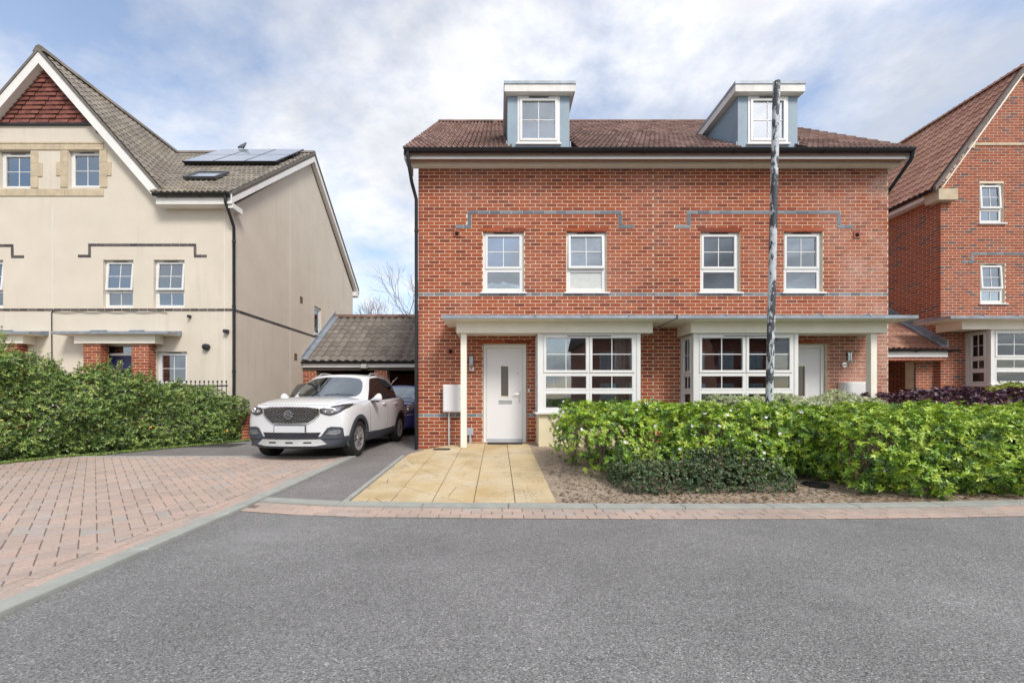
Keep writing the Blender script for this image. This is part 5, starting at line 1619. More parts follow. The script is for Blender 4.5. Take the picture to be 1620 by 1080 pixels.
def bump3(p, seed, f=2.2):
    r_ = np.random.default_rng(seed)
    out = np.zeros(len(p))
    for k in range(10):
        w = r_.normal(size=3) * f * (1.0 + k * .28); out += np.sin(p @ w + r_.uniform(0, 6.28)) / (1 + k * .3)
    return out / 4.0

def shrub_points(c, half, rad, n, shell, seed, amp, rotz=0.0, shape=None, zmin=0.02, bias=2.0, f=2.2):
    c = np.array(c); half = np.array(half)
    cs, sn_ = math.cos(rotz), math.sin(rotz)
    def sdf(q):
        qq = q.copy()
        if shape is not None: qq, hh = shape(qq, half)
        else: hh = half
        a = np.abs(qq) - (hh - rad)
        return np.linalg.norm(np.maximum(a, 0), axis=1) + np.minimum(a.max(1), 0) - rad + amp * bump3(q, seed, f)
    out, nr = [], []
    r_ = np.random.default_rng(seed + 5)
    got = 0
    while got < n:
        q = r_.uniform(-1, 1, size=(n * 3, 3)) * (half + amp + .05)
        d = sdf(q)
        keep = (d < 0) & (d > -shell)
        keep &= r_.uniform(size=len(q)) < (1 + d / shell) ** bias
        q = q[keep]; 
        e = 1e-3; d0 = sdf(q)
        g = np.stack([(sdf(q + np.eye(3)[k] * e) - d0) / e for k in range(3)], 1)
        out.append(q); nr.append(nrm(g)); got += len(q)
    q, g = np.concatenate(out)[:n], np.concatenate(nr)[:n]
    Rm = np.array([[cs, -sn_, 0], [sn_, cs, 0], [0, 0, 1]])
    q, g = q @ Rm.T + c, g @ Rm.T
    k = q[:, 2] > zmin
    return q[k], g[k]

def rosettes(P, Nn, k, L, W, spread, seed, updir=.4, jit=.45, tone=.5, tv=.22, topb=.18):
    r_ = np.random.default_rng(seed)
    n = len(P)
    ax = nrm(Nn + np.array([0, 0, updir]) + r_.normal(size=(n, 3)) * jit)
    ref = nrm(np.cross(ax, r_.normal(size=(n, 3))))
    ref2 = np.cross(ax, ref)
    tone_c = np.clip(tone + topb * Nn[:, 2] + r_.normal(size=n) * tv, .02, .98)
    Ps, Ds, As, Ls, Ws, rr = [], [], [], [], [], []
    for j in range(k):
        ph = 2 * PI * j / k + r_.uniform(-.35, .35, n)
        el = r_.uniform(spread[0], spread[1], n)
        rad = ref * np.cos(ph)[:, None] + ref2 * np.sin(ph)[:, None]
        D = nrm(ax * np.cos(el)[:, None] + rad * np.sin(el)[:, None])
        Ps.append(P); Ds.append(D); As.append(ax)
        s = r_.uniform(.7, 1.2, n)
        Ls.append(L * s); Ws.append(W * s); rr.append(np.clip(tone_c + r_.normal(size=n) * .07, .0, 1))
    return [np.concatenate(a) for a in (Ps, Ds, As, Ls, Ws, rr)]

def stems(parent, bases, top, n, rad=.012, spread=.3, mat=None, seed=1, name='stem', z0=.05):
    r_ = random.Random(seed)
    for k in range(n):
        b = Vector(r_.choice(bases)) + Vector((r_.uniform(-.06, .06), r_.uniform(-.06, .06), 0))
        t = Vector((b.x + r_.uniform(-spread, spread), b.y + r_.uniform(-spread, spread), top * r_.uniform(.75, 1.0)))
        mid = b.lerp(t, .5) + Vector((r_.uniform(-.07, .07), r_.uniform(-.07, .07), .04))
        m_ = MB(); m_.tube([b, b.lerp(mid, .5) + Vector((r_.uniform(-.02, .02), 0, 0)), mid, mid.lerp(t, .55), t], [rad * 1.3, rad * 1.1, rad, rad * .7, rad * .4], 6)
        for q in range(2):
            s = mid.lerp(t, r_.uniform(0, .5)); e = s + Vector((r_.uniform(-.2, .2), r_.uniform(-.2, .2), r_.uniform(.12, .3)))
            m_.tube([s, s.lerp(e, .5) + Vector((.02, .01, 0)), e], [rad * .7, rad * .5, rad * .3], 5)
        m_.build(name, mat or M['stem'], parent, smooth=True)

# bright green evergreen hedge, nearer part beside the path
hA = thing('shrub_hedge', (2.45, 6.3, .08), 'bright green white-flowered hedge beside the path, with bare stems at its left end', 'hedge', 'bright green hedge along the bed')
P, Nn = shrub_points((2.66, 6.12, .545), (1.76, 1.05, .45), .32, 9600, .40, 3, .17, f=3.6)
left_open = (P[:, 0] < 1.5) & (P[:, 2] < .55)
keep = ~left_open | (rng.uniform(size=len(P)) < .16)
keep &= ~((P[:, 0] < 1.25) & (rng.uniform(size=len(P)) < .45))
P, Nn = P[keep], Nn[keep]
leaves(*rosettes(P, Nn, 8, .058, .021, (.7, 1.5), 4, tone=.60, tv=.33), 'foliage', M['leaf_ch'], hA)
stems(hA, [(1.05, 6.05, .09), (1.15, 6.2, .09), (1.5, 5.95, .09), (1.9, 5.8, .09), (2.4, 5.7, .09), (3.0, 5.7, .09), (3.6, 5.8, .09)], .85, 34, .014, .34, seed=4)
kf = rng.choice(len(P), 470, replace=False)
kf = kf[(Nn[kf][:, 2] > .1)]
leaves(*rosettes(P[kf] + Nn[kf] * .05, Nn[kf], 5, .027, .022, (.9, 1.3), 8, jit=.3), 'flowers', M['petal'], hA)

hB = thing('shrub_hedge', (7.4, 5.8, .05), 'long bright green hedge to the right of the gap, running out of the picture', 'hedge', 'bright green hedge along the bed')
def shapeB(q, half):
    qq = q.copy(); qq[:, 1] -= .055 * (q[:, 0]) ** 1 * .9
    return qq, half
P, Nn = shrub_points((7.35, 5.72, .53), (3.35, 1.22, .45), .28, 17000, .38, 13, .16, shape=shapeB, f=3.4)
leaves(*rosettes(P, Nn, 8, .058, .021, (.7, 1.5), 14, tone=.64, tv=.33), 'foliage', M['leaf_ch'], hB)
stems(hB, [(4.35, 5.0, .05), (4.5, 5.1, .05), (4.7, 5.2, .05), (5.2, 5.3, .05), (6.2, 5.4, .05)], .85, 22, .013, .3, seed=9)

hC = thing('low_shrub', (2.45, 5.0, .04), 'low dark small-leaved clipped bush in front of the bright green hedge', 'bush')
P, Nn = shrub_points((2.45, 5.02, .17), (1.02, .42, .20), .16, 5200, .2, 23, .10, f=4)
leaves(*rosettes(P, Nn, 5, .026, .016, (.5, 1.5), 24, tone=.5, tv=.25), 'foliage', M['leaf_box'], hC)
stems(hC, [(1.75, 5.0, .03), (2.1, 4.95, .03), (2.6, 4.95, .03), (3.1, 5.0, .03)], .42, 26, .006, .25, seed=12)
P, Nn = shrub_points((2.72, 5.15, .30), (.50, .28, .26), .2, 1700, .18, 29, .10, f=4)
leaves(*rosettes(P, Nn, 5, .028, .017, (.5, 1.5), 30, tone=.42, tv=.2), 'foliage', M['leaf_box'], hC)

hD = thing('variegated_shrub', (5.2, 7.3, .1), 'pale cream-variegated shrub behind the hedge, at the foot of the second bay window', 'shrub')
P, Nn = shrub_points((5.22, 7.34, .72), (1.45, .40, .46), .25, 3400, .24, 33, .12, f=3)
leaves(*rosettes(P, Nn, 6, .055, .015, (.35, 1.3), 34, updir=1.0, tone=.6, tv=.25), 'foliage', M['leaf_var'], hD)
stems(hD, [(4.3, 7.3, .1), (5.0, 7.3, .1), (5.8, 7.3, .1), (6.3, 7.3, .1)], 1.15, 30, .006, .3, seed=15)

hE = thing('purple_shrub', (9.2, 7.7, .1), 'dark purple-leaved shrub between the bright hedge and the gabled house', 'shrub')
P, Nn = shrub_points((9.45, 7.75, .74), (2.25, .45, .50), .28, 3300, .25, 43, .15, f=2.6)
leaves(*rosettes(P, Nn, 6, .080, .044, (.6, 1.4), 44, tone=.5, tv=.25, updir=.7), 'foliage', M['leaf_pur'], hE)
stems(hE, [(8, 7.7, .1), (9, 7.7, .1), (10, 7.7, .1)], 1.2, 24, .008, .4, seed=17)

hF = thing('lime_shrub', (12.4, 9.4, .1), 'yellow-green shrub in front of the gabled house bay window', 'shrub')
P, Nn = shrub_points((12.55, 9.35, .85), (1.05, .45, .62), .35, 1900, .3, 53, .14, f=2.6)
leaves(*rosettes(P, Nn, 7, .085, .034, (.6, 1.4), 54, tone=.5, tv=.25, updir=.7), 'foliage', M['leaf_lime'], hF)
stems(hF, [(12.1, 9.4, .1), (12.9, 9.4, .1)], 1.2, 10, .01, .4, seed=19)

# climber-covered hedge on the left
ang = math.atan2(3.9, 1.95)
hG = thing('climber_hedge', (-8.2, 8.2, .05), 'tall dark green climber-covered hedge with orange fruits in front of the rendered house', 'hedge')
hc = np.array((-8.12, 8.05, .88)); hl = (2.75, .62, .86)
def shapeG(q, half):
    qq = q.copy()
    k = .955 - .10 * (qq[:, 0] + .2) + .05 * np.sin(qq[:, 0] * 4.3) + .03 * np.sin(qq[:, 0] * 9.1 + 1)
    k = np.clip(k, .66, 1.2)
    qq[:, 2] = (qq[:, 2] + .88) / k - .88
    return qq, half
P, Nn = shrub_points(hc, hl, .26, 24000, .5, 63, .22, rotz=ang, shape=shapeG, bias=1.5, f=2.7)
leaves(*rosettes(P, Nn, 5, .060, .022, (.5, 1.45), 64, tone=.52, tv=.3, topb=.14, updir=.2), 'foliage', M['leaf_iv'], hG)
# loose shoots standing out of the top
tp = P[(P[:, 2] > 1.45)]
sh = MB(); SP = []
for k in range(80):
    b = Vector(tp[rng.integers(len(tp))]); t_ = b + Vector((random.uniform(-.15, .15), random.uniform(-.15, .15), random.uniform(.12, .34) * (1.4 if b.y < 8 else .6)))
    sh.tube([b, b.lerp(t_, .5) + Vector((.02, 0, 0)), t_], [.005, .004, .002], 4)
    for q in range(9):
        s = b.lerp(t_, .25 + .75 * q / 8); SP.append(tuple(s))
sh.build('shoot', M['stem'], hG, 'stuff')
SP = np.array(SP)
leaves(*rosettes(SP, np.tile([0, 0, .6], (len(SP), 1)), 3, .055, .022, (.6, 1.5), 66, tone=.6, tv=.2, jit=.8), 'shoot_leaves', M['leaf_iv'], hG)
stems(hG, [(-8.4, 7.2, .05), (-8.1, 7.9, .05), (-7.8, 8.5, .05), (-7.4, 9.2, .05)], 1.5, 12, .014, .3, seed=21)
outer = P[(Nn @ np.array([.75, -.6, .2]) > .5)]
for k in range(7):
    p = outer[rng.integers(len(outer))]
    m_ = MB(); r_ = random.uniform(.018, .026)
    m_.lathe([(r_ * math.sin(PI * i / 7) + .001, r_ * 1.15 * -math.cos(PI * i / 7)) for i in range(8)], (p[0] + .06, p[1] - .06, p[2]), 'z', 10); m_.build('fruit', M['orange'], hG, smooth=True)
pk = tp[np.argmin(np.abs(tp[:, 1] - 8.4))]
m_ = MB()
for k in range(9):
    a = 2 * PI * k / 9; m_.add([(pk[0] + .05, pk[1] - .05, pk[2] + .08), (pk[0] + .05 + .05 * math.cos(a - .3), pk[1] - .05 + .02 * math.sin(k), pk[2] + .08 + .05 * math.sin(a - .3)), (pk[0] + .05 + .06 * math.cos(a), pk[1] - .07, pk[2] + .08 + .06 * math.sin(a)), (pk[0] + .05 + .05 * math.cos(a + .3), pk[1] - .06, pk[2] + .08 + .05 * math.sin(a + .3))], [(0, 1, 2, 3)])
m_.build('flower', M['pink'], hG)
gpts = []
for k in range(2600):                              # grass and weeds at its foot
    s = rng.uniform(-2.7, 2.75); w_ = abs(rng.normal(0, .07))
    x_ = hc[0] + math.cos(ang) * s + math.sin(ang) * (.62 + w_); y_ = hc[1] + math.sin(ang) * s - math.cos(ang) * (.62 + w_)
    gpts.append((x_, y_, z_drive(x_, y_) + (.022 if y_ < 7.4 else 0)))
gpts = np.array(gpts)
o = leaves(*rosettes(gpts, np.tile([0, 0, 1.0], (len(gpts), 1)), 3, .05, .012, (.2, 1.0), 70, tone=.6, tv=.2), 'grass_fringe', M['leaf_iv'], hG)
sheet('verge_soil', [(-20, 4.6), (-9.35, 4.6), (-8.75, 6.0), (-6.6, 10.55), (-20, 10.6)], M['soil'], lambda x, y: .075)

# metal railing showing above the hedge, and the brick garden pier at its end
rl = thing('metal_railing', (-8.0, 10.2, .07), 'black metal railing with ball finials showing above the climber hedge', 'railing')
for zz in (.35, 1.42):
    m_ = MB(); m_.box(-9.4, -6.85, 10.235, 10.265, zz, zz + .035); m_.build('rail', M['black_pl'], rl)
x = -9.35
while x < -6.85:
    m_ = MB(); m_.tube([(x, 10.25, .07), (x, 10.25, 1.53)], .009, 6); m_.lathe([(.022 * math.sin(PI * i / 6) + .001, 1.548 - .024 * math.cos(PI * i / 6)) for i in range(7)], (x, 10.25, 0), 'z', 8); m_.build('bar', M['black_pl'], rl, smooth=True); x += .112
gp = thing('garden_pier', (-6.62, 10.5, .05), 'low red brick garden pier between the climber hedge and the white car', 'pier')
Mp = wallM((-6.78, 10.40, 0), (1, 0, 0), (0, 1, 0))
m_ = MB(Mp); m_.box(0.003, .327, .0028, .22, .05, .78); pp = m_.build('core', M['mortar'], gp)
brick_wall(pp, Mp, .33, .06, .78, [], M['brick'], n_ind=40)
Ms = wallM((-6.45, 10.40, 0), (0, 1, 0), (-1, 0, 0))
brick_wall(pp, Ms, .22, .06, .78, [], M['brick'], n_ind=40, phase=1)
m_ = MB(); m_.cbox(-6.80, -6.43, 10.38, 10.64, .782, .84, .01); m_.build('coping', M['stone'], gp)

# bare tree behind the carport
tr = thing('bare_tree', (-6.1, 25.5, 0), 'leafless tree rising behind the carport ridge', 'tree')
tw, tk = MB(), MB()
def branch(p, d, L, r_, depth):
    p, d = Vector(p), Vector(d).normalized()
    mid = p + d * L * .5 + Vector((random.uniform(-.05, .05), random.uniform(-.05, .05), 0)) * L
    e = mid + (d + Vector((random.uniform(-.12, .12), random.uniform(-.12, .12), .06))).normalized() * L * .5
    (tk if depth < 2 else tw).tube([p, mid, e], [r_, r_ * .85, r_ * .65], 6 if depth < 2 else 4, False)
    if depth >= 6: return
    n = 3 if depth < 5 else 2
    for k in range(n):
        a = random.uniform(0, 2 * PI); s = random.uniform(.35, .75)
        q = d.orthogonal().normalized(); q.rotate(Matrix.Rotation(a, 3, d))
        nd = (d * math.cos(s) + q * math.sin(s) + Vector((0, 0, .12)))
        branch(e if k else mid.lerp(e, .8), nd, L * random.uniform(.62, .82), r_ * .62, depth + 1)
branch((-6.1, 25.5, 0), (0, 0, 1), 2.7, .11, 0)
tk.build('trunk', M['twig'], tr); tw.build('twigs', M['twig'], tr, 'stuff')

# ================================================================ lamp post and small things
pd = 6.6
lp = thing('lamp_post', (wx(1215, pd), pd, .08), 'tall round lamp post with flaking pale grey paint behind the hedge', 'lamp post')
b0, t0 = Vector((wx(1215, pd), pd, .08)), Vector((wx(1228.5, pd), pd, wz(131, pd)))
m_ = MB(); n = 24
m_.tube([b0.lerp(t0, i / n) for i in range(n + 1)], [.058 - .006 * i / n for i in range(n + 1)], 20); m_.build('column', M['pole'], lp, smooth=True)
m_ = MB(); m_.lathe([(.085, .08), (.085, .55), (.060, .60)], (b0.x, b0.y, 0), 'z', 20); bs = m_.build('base_section', M['pole'], lp, smooth=True)
m_ = MB(); m_.cbox(b0.x - .035, b0.x + .035, b0.y - .094, b0.y - .08, .18, .48); m_.build('access_door', M['pole'], bs)
m_ = MB(); m_.lathe([(.054, t0.z), (.054, t0.z + .012), (.03, t0.z + .02)], (t0.x, t0.y, 0), 'z', 16); m_.build('cap', M['pole'], lp)

lid = thing('plastic_tub', (wx(1290, 4.95), 4.95, .03), 'flat black plastic tub lying on the soil in the gap of the hedge', 'tub')
m_ = MB(); m_.lathe([(.105, .035), (.12, .06), (.13, .075)], (wx(1290, 4.95), 4.95, 0), 'z', 22); m_.build('body', M['black_pl'], lid, smooth=True)
m_ = MB(); m_.lathe([(.138, .076), (.140, .088), (.12, .10), (.06, .108), (.01, .11)], (wx(1290, 4.95), 4.95, 0), 'z', 22); m_.build('lid', M['black_pl'], lid, smooth=True)

cov = MB(); slab_piece(cov, [(-6.9, 8.9), (-5.9, 8.9), (-5.9, 9.5), (-6.9, 9.5)], lambda a, b: .055, .01, .002, .006)
tag(cov.build('manhole_cover', simple('manhole_iron', (.05, .048, .047), .65, .25, 25)), 'dark rectangular manhole cover on the drive beside the hedge', 'manhole cover')

def skin_mesh(verts, edges, radii, sub=2):
    me = bpy.data.meshes.new('tmp'); me.from_pydata(verts, edges, [])
    o = bpy.data.objects.new('tmp', me); col.objects.link(o)
    m1 = o.modifiers.new('s', 'SKIN'); 
    for i, r_ in enumerate(radii):
        me.skin_vertices[0].data[i].radius = r_ if isinstance(r_, tuple) else (r_, r_)
    me.skin_vertices[0].data[0].use_root = True
    m2 = o.modifiers.new('u', 'SUBSURF'); m2.levels = sub
    dg = bpy.context.evaluated_depsgraph_get()
    out = bpy.data.meshes.new_from_object(o.evaluated_get(dg))
    bpy.data.objects.remove(o)
    return out
px_, py_ = -9.3, 14.75
pz_ = MEZ + ms * (py_ - MEY) + .24
me = skin_mesh([(0, 0, .12), (-.08, 0, .10), (-.20, 0, .06), (.06, 0, .17), (.09, 0, .23), (.14, 0, .225), (.0, .025, .04), (.01, .025, 0), (.0, -.025, .04), (.01, -.025, 0)], [(0, 1), (1, 2), (0, 3), (3, 4), (4, 5), (0, 6), (6, 7), (0, 8), (8, 9)], [.065, .055, (.035, .012), .045, .032, .008, .012, .006, .012, .006])
me.materials.append(simple('pigeon_grey', (.13, .14, .16), .8, .3, 20))
o = link('pigeon', me, None, (px_, py_, pz_ - .03)); tag(o, 'grey pigeon perched on top of the solar panels', 'pigeon')

# ================================================================ house across the street (behind the camera, seen mirrored in the panes)
oh = thing('brick_house', (14, -15, 0), 'red brick house across the street, seen only as reflections in the window panes', 'house')
m_ = MB(); m_.box(7, 21, -23, -15, 0, 5.6); m_.prism([(-23, 5.6), (-15, 5.6), (-19, 8.6)], 7, 21, 'x'); m_.build('wall', M['brickwork'], oh)
m_ = MB(); m_.prism([(-23.3, 5.5), (-14.6, 5.5), (-19, 8.85)], 6.8, 21.2, 'x'); m_.build('roof', M['tile_red'], oh)
for x in (7.8, 10.0, 12.2, 14.6, 16.8, 19.0):
    for z in (.9, 3.3):
        m_ = MB(); m_.box(x, x + 1.2, -14.99, -14.93, z, z + 1.3); w = m_.build('window', M['upvc'], oh)
        for k in range(2):
            m_ = MB(); m_.box(x + .08 + k * .55, x + .57 + k * .55, -14.925, -14.915, z + .08, z + 1.22); m_.build('pane', M['pv'], w)
# ================================================================ cars
def paint(name, c, metal=0.0):
    t = NT(name)
    t.b.inputs['Coat Weight'].default_value = 0.9
    t.b.inputs['Coat Roughness'].default_value = 0.03
    dust = t.ramp(t.noise(3, 6, .65), [(.45, 0.0), (.8, .06)])
    return t.done(t.mix(dust, c, (.45, .44, .42)), .28, metal, .5)
M['white_paint'] = paint('white_car_paint', (.66, .67, .69))
M['blue_paint'] = paint('blue_car_paint', (.008, .016, .20), .1)
M['dark_paint'] = paint('dark_car_paint', (.016, .013, .014), .1)
M['clad'] = simple('grey_cladding', (.045, .052, .065), .5, .1, 8)
M['silver'] = simple('silver_trim', (.55, .54, .52), .35, .08, 10, metal=.6)
M['chrome'] = simple('chrome', (.75, .75, .75), .12, .03, 4, metal=1.0)
M['tyre'] = simple('tyre_rubber', (.018, .018, .019), .8, .2, 12)
M['alloy'] = simple('alloy_wheel', (.55, .55, .56), .3, .06, 6, metal=.7)
M['alloy_d'] = simple('alloy_dark', (.03, .03, .033), .45, .1, 6)
M['lens'] = simple('lamp_lens', (.30, .31, .33), .08, .3, 18, metal=.55, spec=.8)
M['lens_d'] = simple('lamp_dark', (.045, .045, .05), .12, .2, 10, spec=.8)
M['plate'] = simple('blank_plate', (.56, .57, .59), .4, .02, 4)
M['interior'] = simple('car_interior', (.06, .058, .055), .8, .15, 6)
M['seat'] = simple('seat_cloth', (.14, .13, .12), .9, .15, 10)

def sub_eval(verts, faces, mats, levels=2, creases=None, cutters=()):
    me = bpy.data.meshes.new('tmp'); me.from_pydata(verts, [], faces)
    for k in range(8): me.materials.append(SLOT[k])
    me.polygons.foreach_set('material_index', mats)
    bm = bmesh.new(); bm.from_mesh(me); bmesh.ops.remove_doubles(bm, verts=bm.verts, dist=1e-5); bmesh.ops.recalc_face_normals(bm, faces=bm.faces)
    if creases:
        cl = bm.edges.layers.float.get('crease_edge') or bm.edges.layers.float.new('crease_edge')
        for e in bm.edges:
            w = creases(e)
            if w: e[cl] = w
    bm.to_mesh(me); bm.free()
    o = bpy.data.objects.new('tmp', me); col.objects.link(o)
    m = o.modifiers.new('s', 'SUBSURF'); m.levels = levels
    cs = []
    for cv_, cf_ in cutters:
        cm = bpy.data.meshes.new('tmpc'); cm.from_pydata(cv_, [], cf_)
        for k in range(8): cm.materials.append(SLOT[k])
        cm.polygons.foreach_set('material_index', [6] * len(cm.polygons))
        bmc = bmesh.new(); bmc.from_mesh(cm); bmesh.ops.recalc_face_normals(bmc, faces=bmc.faces); bmc.to_mesh(cm); bmc.free()
        co = bpy.data.objects.new('tmpc', cm); col.objects.link(co); cs.append(co)
        b = o.modifiers.new('b', 'BOOLEAN'); b.object = co; b.operation = 'DIFFERENCE'; b.solver = 'EXACT'
    bpy.context.view_layer.update()
    dg = bpy.context.evaluated_depsgraph_get()
    out = bpy.data.meshes.new_from_object(o.evaluated_get(dg))
    for q in [o] + cs: bpy.data.objects.remove(q)
    return out
SLOT = [bpy.data.materials.new('slot') for k in range(8)]

def split_by_slot(me, names, mats, parent, sharp=40):
    outs = {}
    for k in range(8):
        if k not in names: continue
        bm = bmesh.new(); bm.from_mesh(me)
        bmesh.ops.delete(bm, geom=[f for f in bm.faces if f.material_index != k], context='FACES')
        if not bm.faces: bm.free(); continue
        m2 = bpy.data.meshes.new(names[k]); 
        for f in bm.faces: f.material_index = 0; f.smooth = True
        bm.to_mesh(m2); bm.free()
        m2.materials.clear(); m2.materials.append(mats[k])
        m2.set_sharp_from_angle(angle=R(sharp))
        o = bpy.data.objects.new(names[k], m2); col.objects.link(o); o.parent = parent; WL[o.name] = Vector((0, 0, 0))
        outs[k] = o
    return outs

def patch(bvh, poly, axis, off, thick, name, mat, parent, step=.05, smooth=True):
    """cut a 2D outline, drape it on the body seen along the axis and give it thickness. front: (x,z) from -y; side: (y,z) from +-x; top: (x,y)"""
    bm = bmesh.new()
    def p3(a, b): return {'front': (a, -3, b), 'rear': (a, 8, b), 'right': (3, a, b), 'left': (-3, a, b), 'top': (a, b, 4)}[axis]
    dr = {'front': Vector((0, 1, 0)), 'rear': Vector((0, -1, 0)), 'right': Vector((-1, 0, 0)), 'left': Vector((1, 0, 0)), 'top': Vector((0, 0, -1))}[axis]
    bm.faces.new([bm.verts.new(p3(a, b)) for a, b in poly])
    bmesh.ops.triangulate(bm, faces=bm.faces)
    for k in range(5):
        es = [e for e in bm.edges if e.calc_length() > step]
        if not es: break
        bmesh.ops.subdivide_edges(bm, edges=es, cuts=1, use_grid_fill=False)
        bmesh.ops.triangulate(bm, faces=[f for f in bm.faces if len(f.verts) > 3])
    last = None
    for v in bm.verts:
        h = bvh.ray_cast(v.co, dr)
        if h[0] is None:
            n_ = bvh.find_nearest(v.co + dr * 2.5)
            v.co = n_[0] - dr * off
        else: v.co = h[0] - dr * off
    ext = bmesh.ops.extrude_face_region(bm, geom=bm.faces[:])
    for g in ext['geom']:
        if isinstance(g, bmesh.types.BMVert): g.co -= dr * thick
    bmesh.ops.recalc_face_normals(bm, faces=bm.faces)
    me = bpy.data.meshes.new(name); bm.to_mesh(me); bm.free()
    if smooth:
        me.polygons.foreach_set('use_smooth', [True] * len(me.polygons)); me.set_sharp_from_angle(angle=R(45))
    me.materials.append(mat)
    o = bpy.data.objects.new(name, me); col.objects.link(o); o.parent = parent; WL[o.name] = Vector((0, 0, 0))
    return o

def mirror(poly): return [(-a, b) for a, b in reversed(poly)]

def bmesh_from(parts):
    V, F = [], []
    for me in parts:
        n = len(V); V += [v.co.copy() for v in me.vertices]; F += [tuple(i + n for i in p.vertices) for p in me.polygons]
    return BVHTree.FromPolygons(V, F)

def lathe_open(m_, prof, c, axis, seg):
    n0 = len(m_.f); m_.lathe(prof, c, axis, seg); m_.f = m_.f[:-2]; m_.r = m_.r[:-2]
def wheel(car, x_, y_, r_, rim, side, spokes=5, name='wheel', mat=None):
    """axis along x; side +1 faces +x"""
    w = .105
    t = MB(); s = side
    prof = [(rim - .01, -w * .9), (rim + .01, -w), (r_ - .035, -w * 1.02), (r_ - .008, -w * .85), (r_, -w * .5), (r_, w * .5), (r_ - .008, w * .85), (r_ - .035, w * 1.02), (rim + .01, w), (rim - .01, w * .9)]
    lathe_open(t, prof, (x_, y_, r_), 'x', 40)
    ty = t.build(name, M['tyre'], car, smooth=True, origin=(x_, y_, r_))
    def at(u): return x_ + s * u
    m_ = MB(); lathe_open(m_, [(rim, at(w * .92) - x_), (rim - .004, at(w * .96) - x_), (rim - .022, at(w * .9) - x_), (rim - .026, at(w * .2) - x_)], (x_, y_, r_), 'x', 40)
    m_.build('rim', M['alloy'] if mat is None else mat, ty, smooth=True)
    m_ = MB(); m_.lathe([(rim - .026, at(w * .15) - x_), (rim - .03, at(w * .3) - x_), (.03, at(w * .3) - x_)], (x_, y_, r_), 'x', 30); m_.build('brake_disc', M['alloy_d'], ty)
    for k in range(spokes):
        a0 = 2 * PI * k / spokes + PI / 2
        m_ = MB()
        for sg in (-1, 1):
            def pt(rad, ang_, u): return (at(u), y_ + rad * math.cos(ang_), r_ + rad * math.sin(ang_))
            a1, a2 = a0 + sg * .10, a0 + sg * .27
            i0, i1 = .05, rim - .015
            d0_, d1_ = .16, .075
            vs = []
            for u in (w * .45, w * .80):
                vs += [pt(i0, a1 - d0_, u), pt(i0, a1 + d0_, u), pt(i1, a2 + d1_, u + .01), pt(i1, a2 - d1_, u + .01)]
            m_.add(vs, [(0, 1, 2, 3), (7, 6, 5, 4), (0, 4, 5, 1), (1, 5, 6, 2), (2, 6, 7, 3), (3, 7, 4, 0)])
        m_.build('spoke', M['alloy'] if mat is None else mat, ty)
    m_ = MB(); m_.lathe([(.055, at(w * .5) - x_), (.055, at(w * .84) - x_), (.035, at(w * .9) - x_)], (x_, y_, r_), 'x', 16); m_.build('hub_cap', M['alloy'] if mat is None else mat, ty, smooth=True)
    return ty

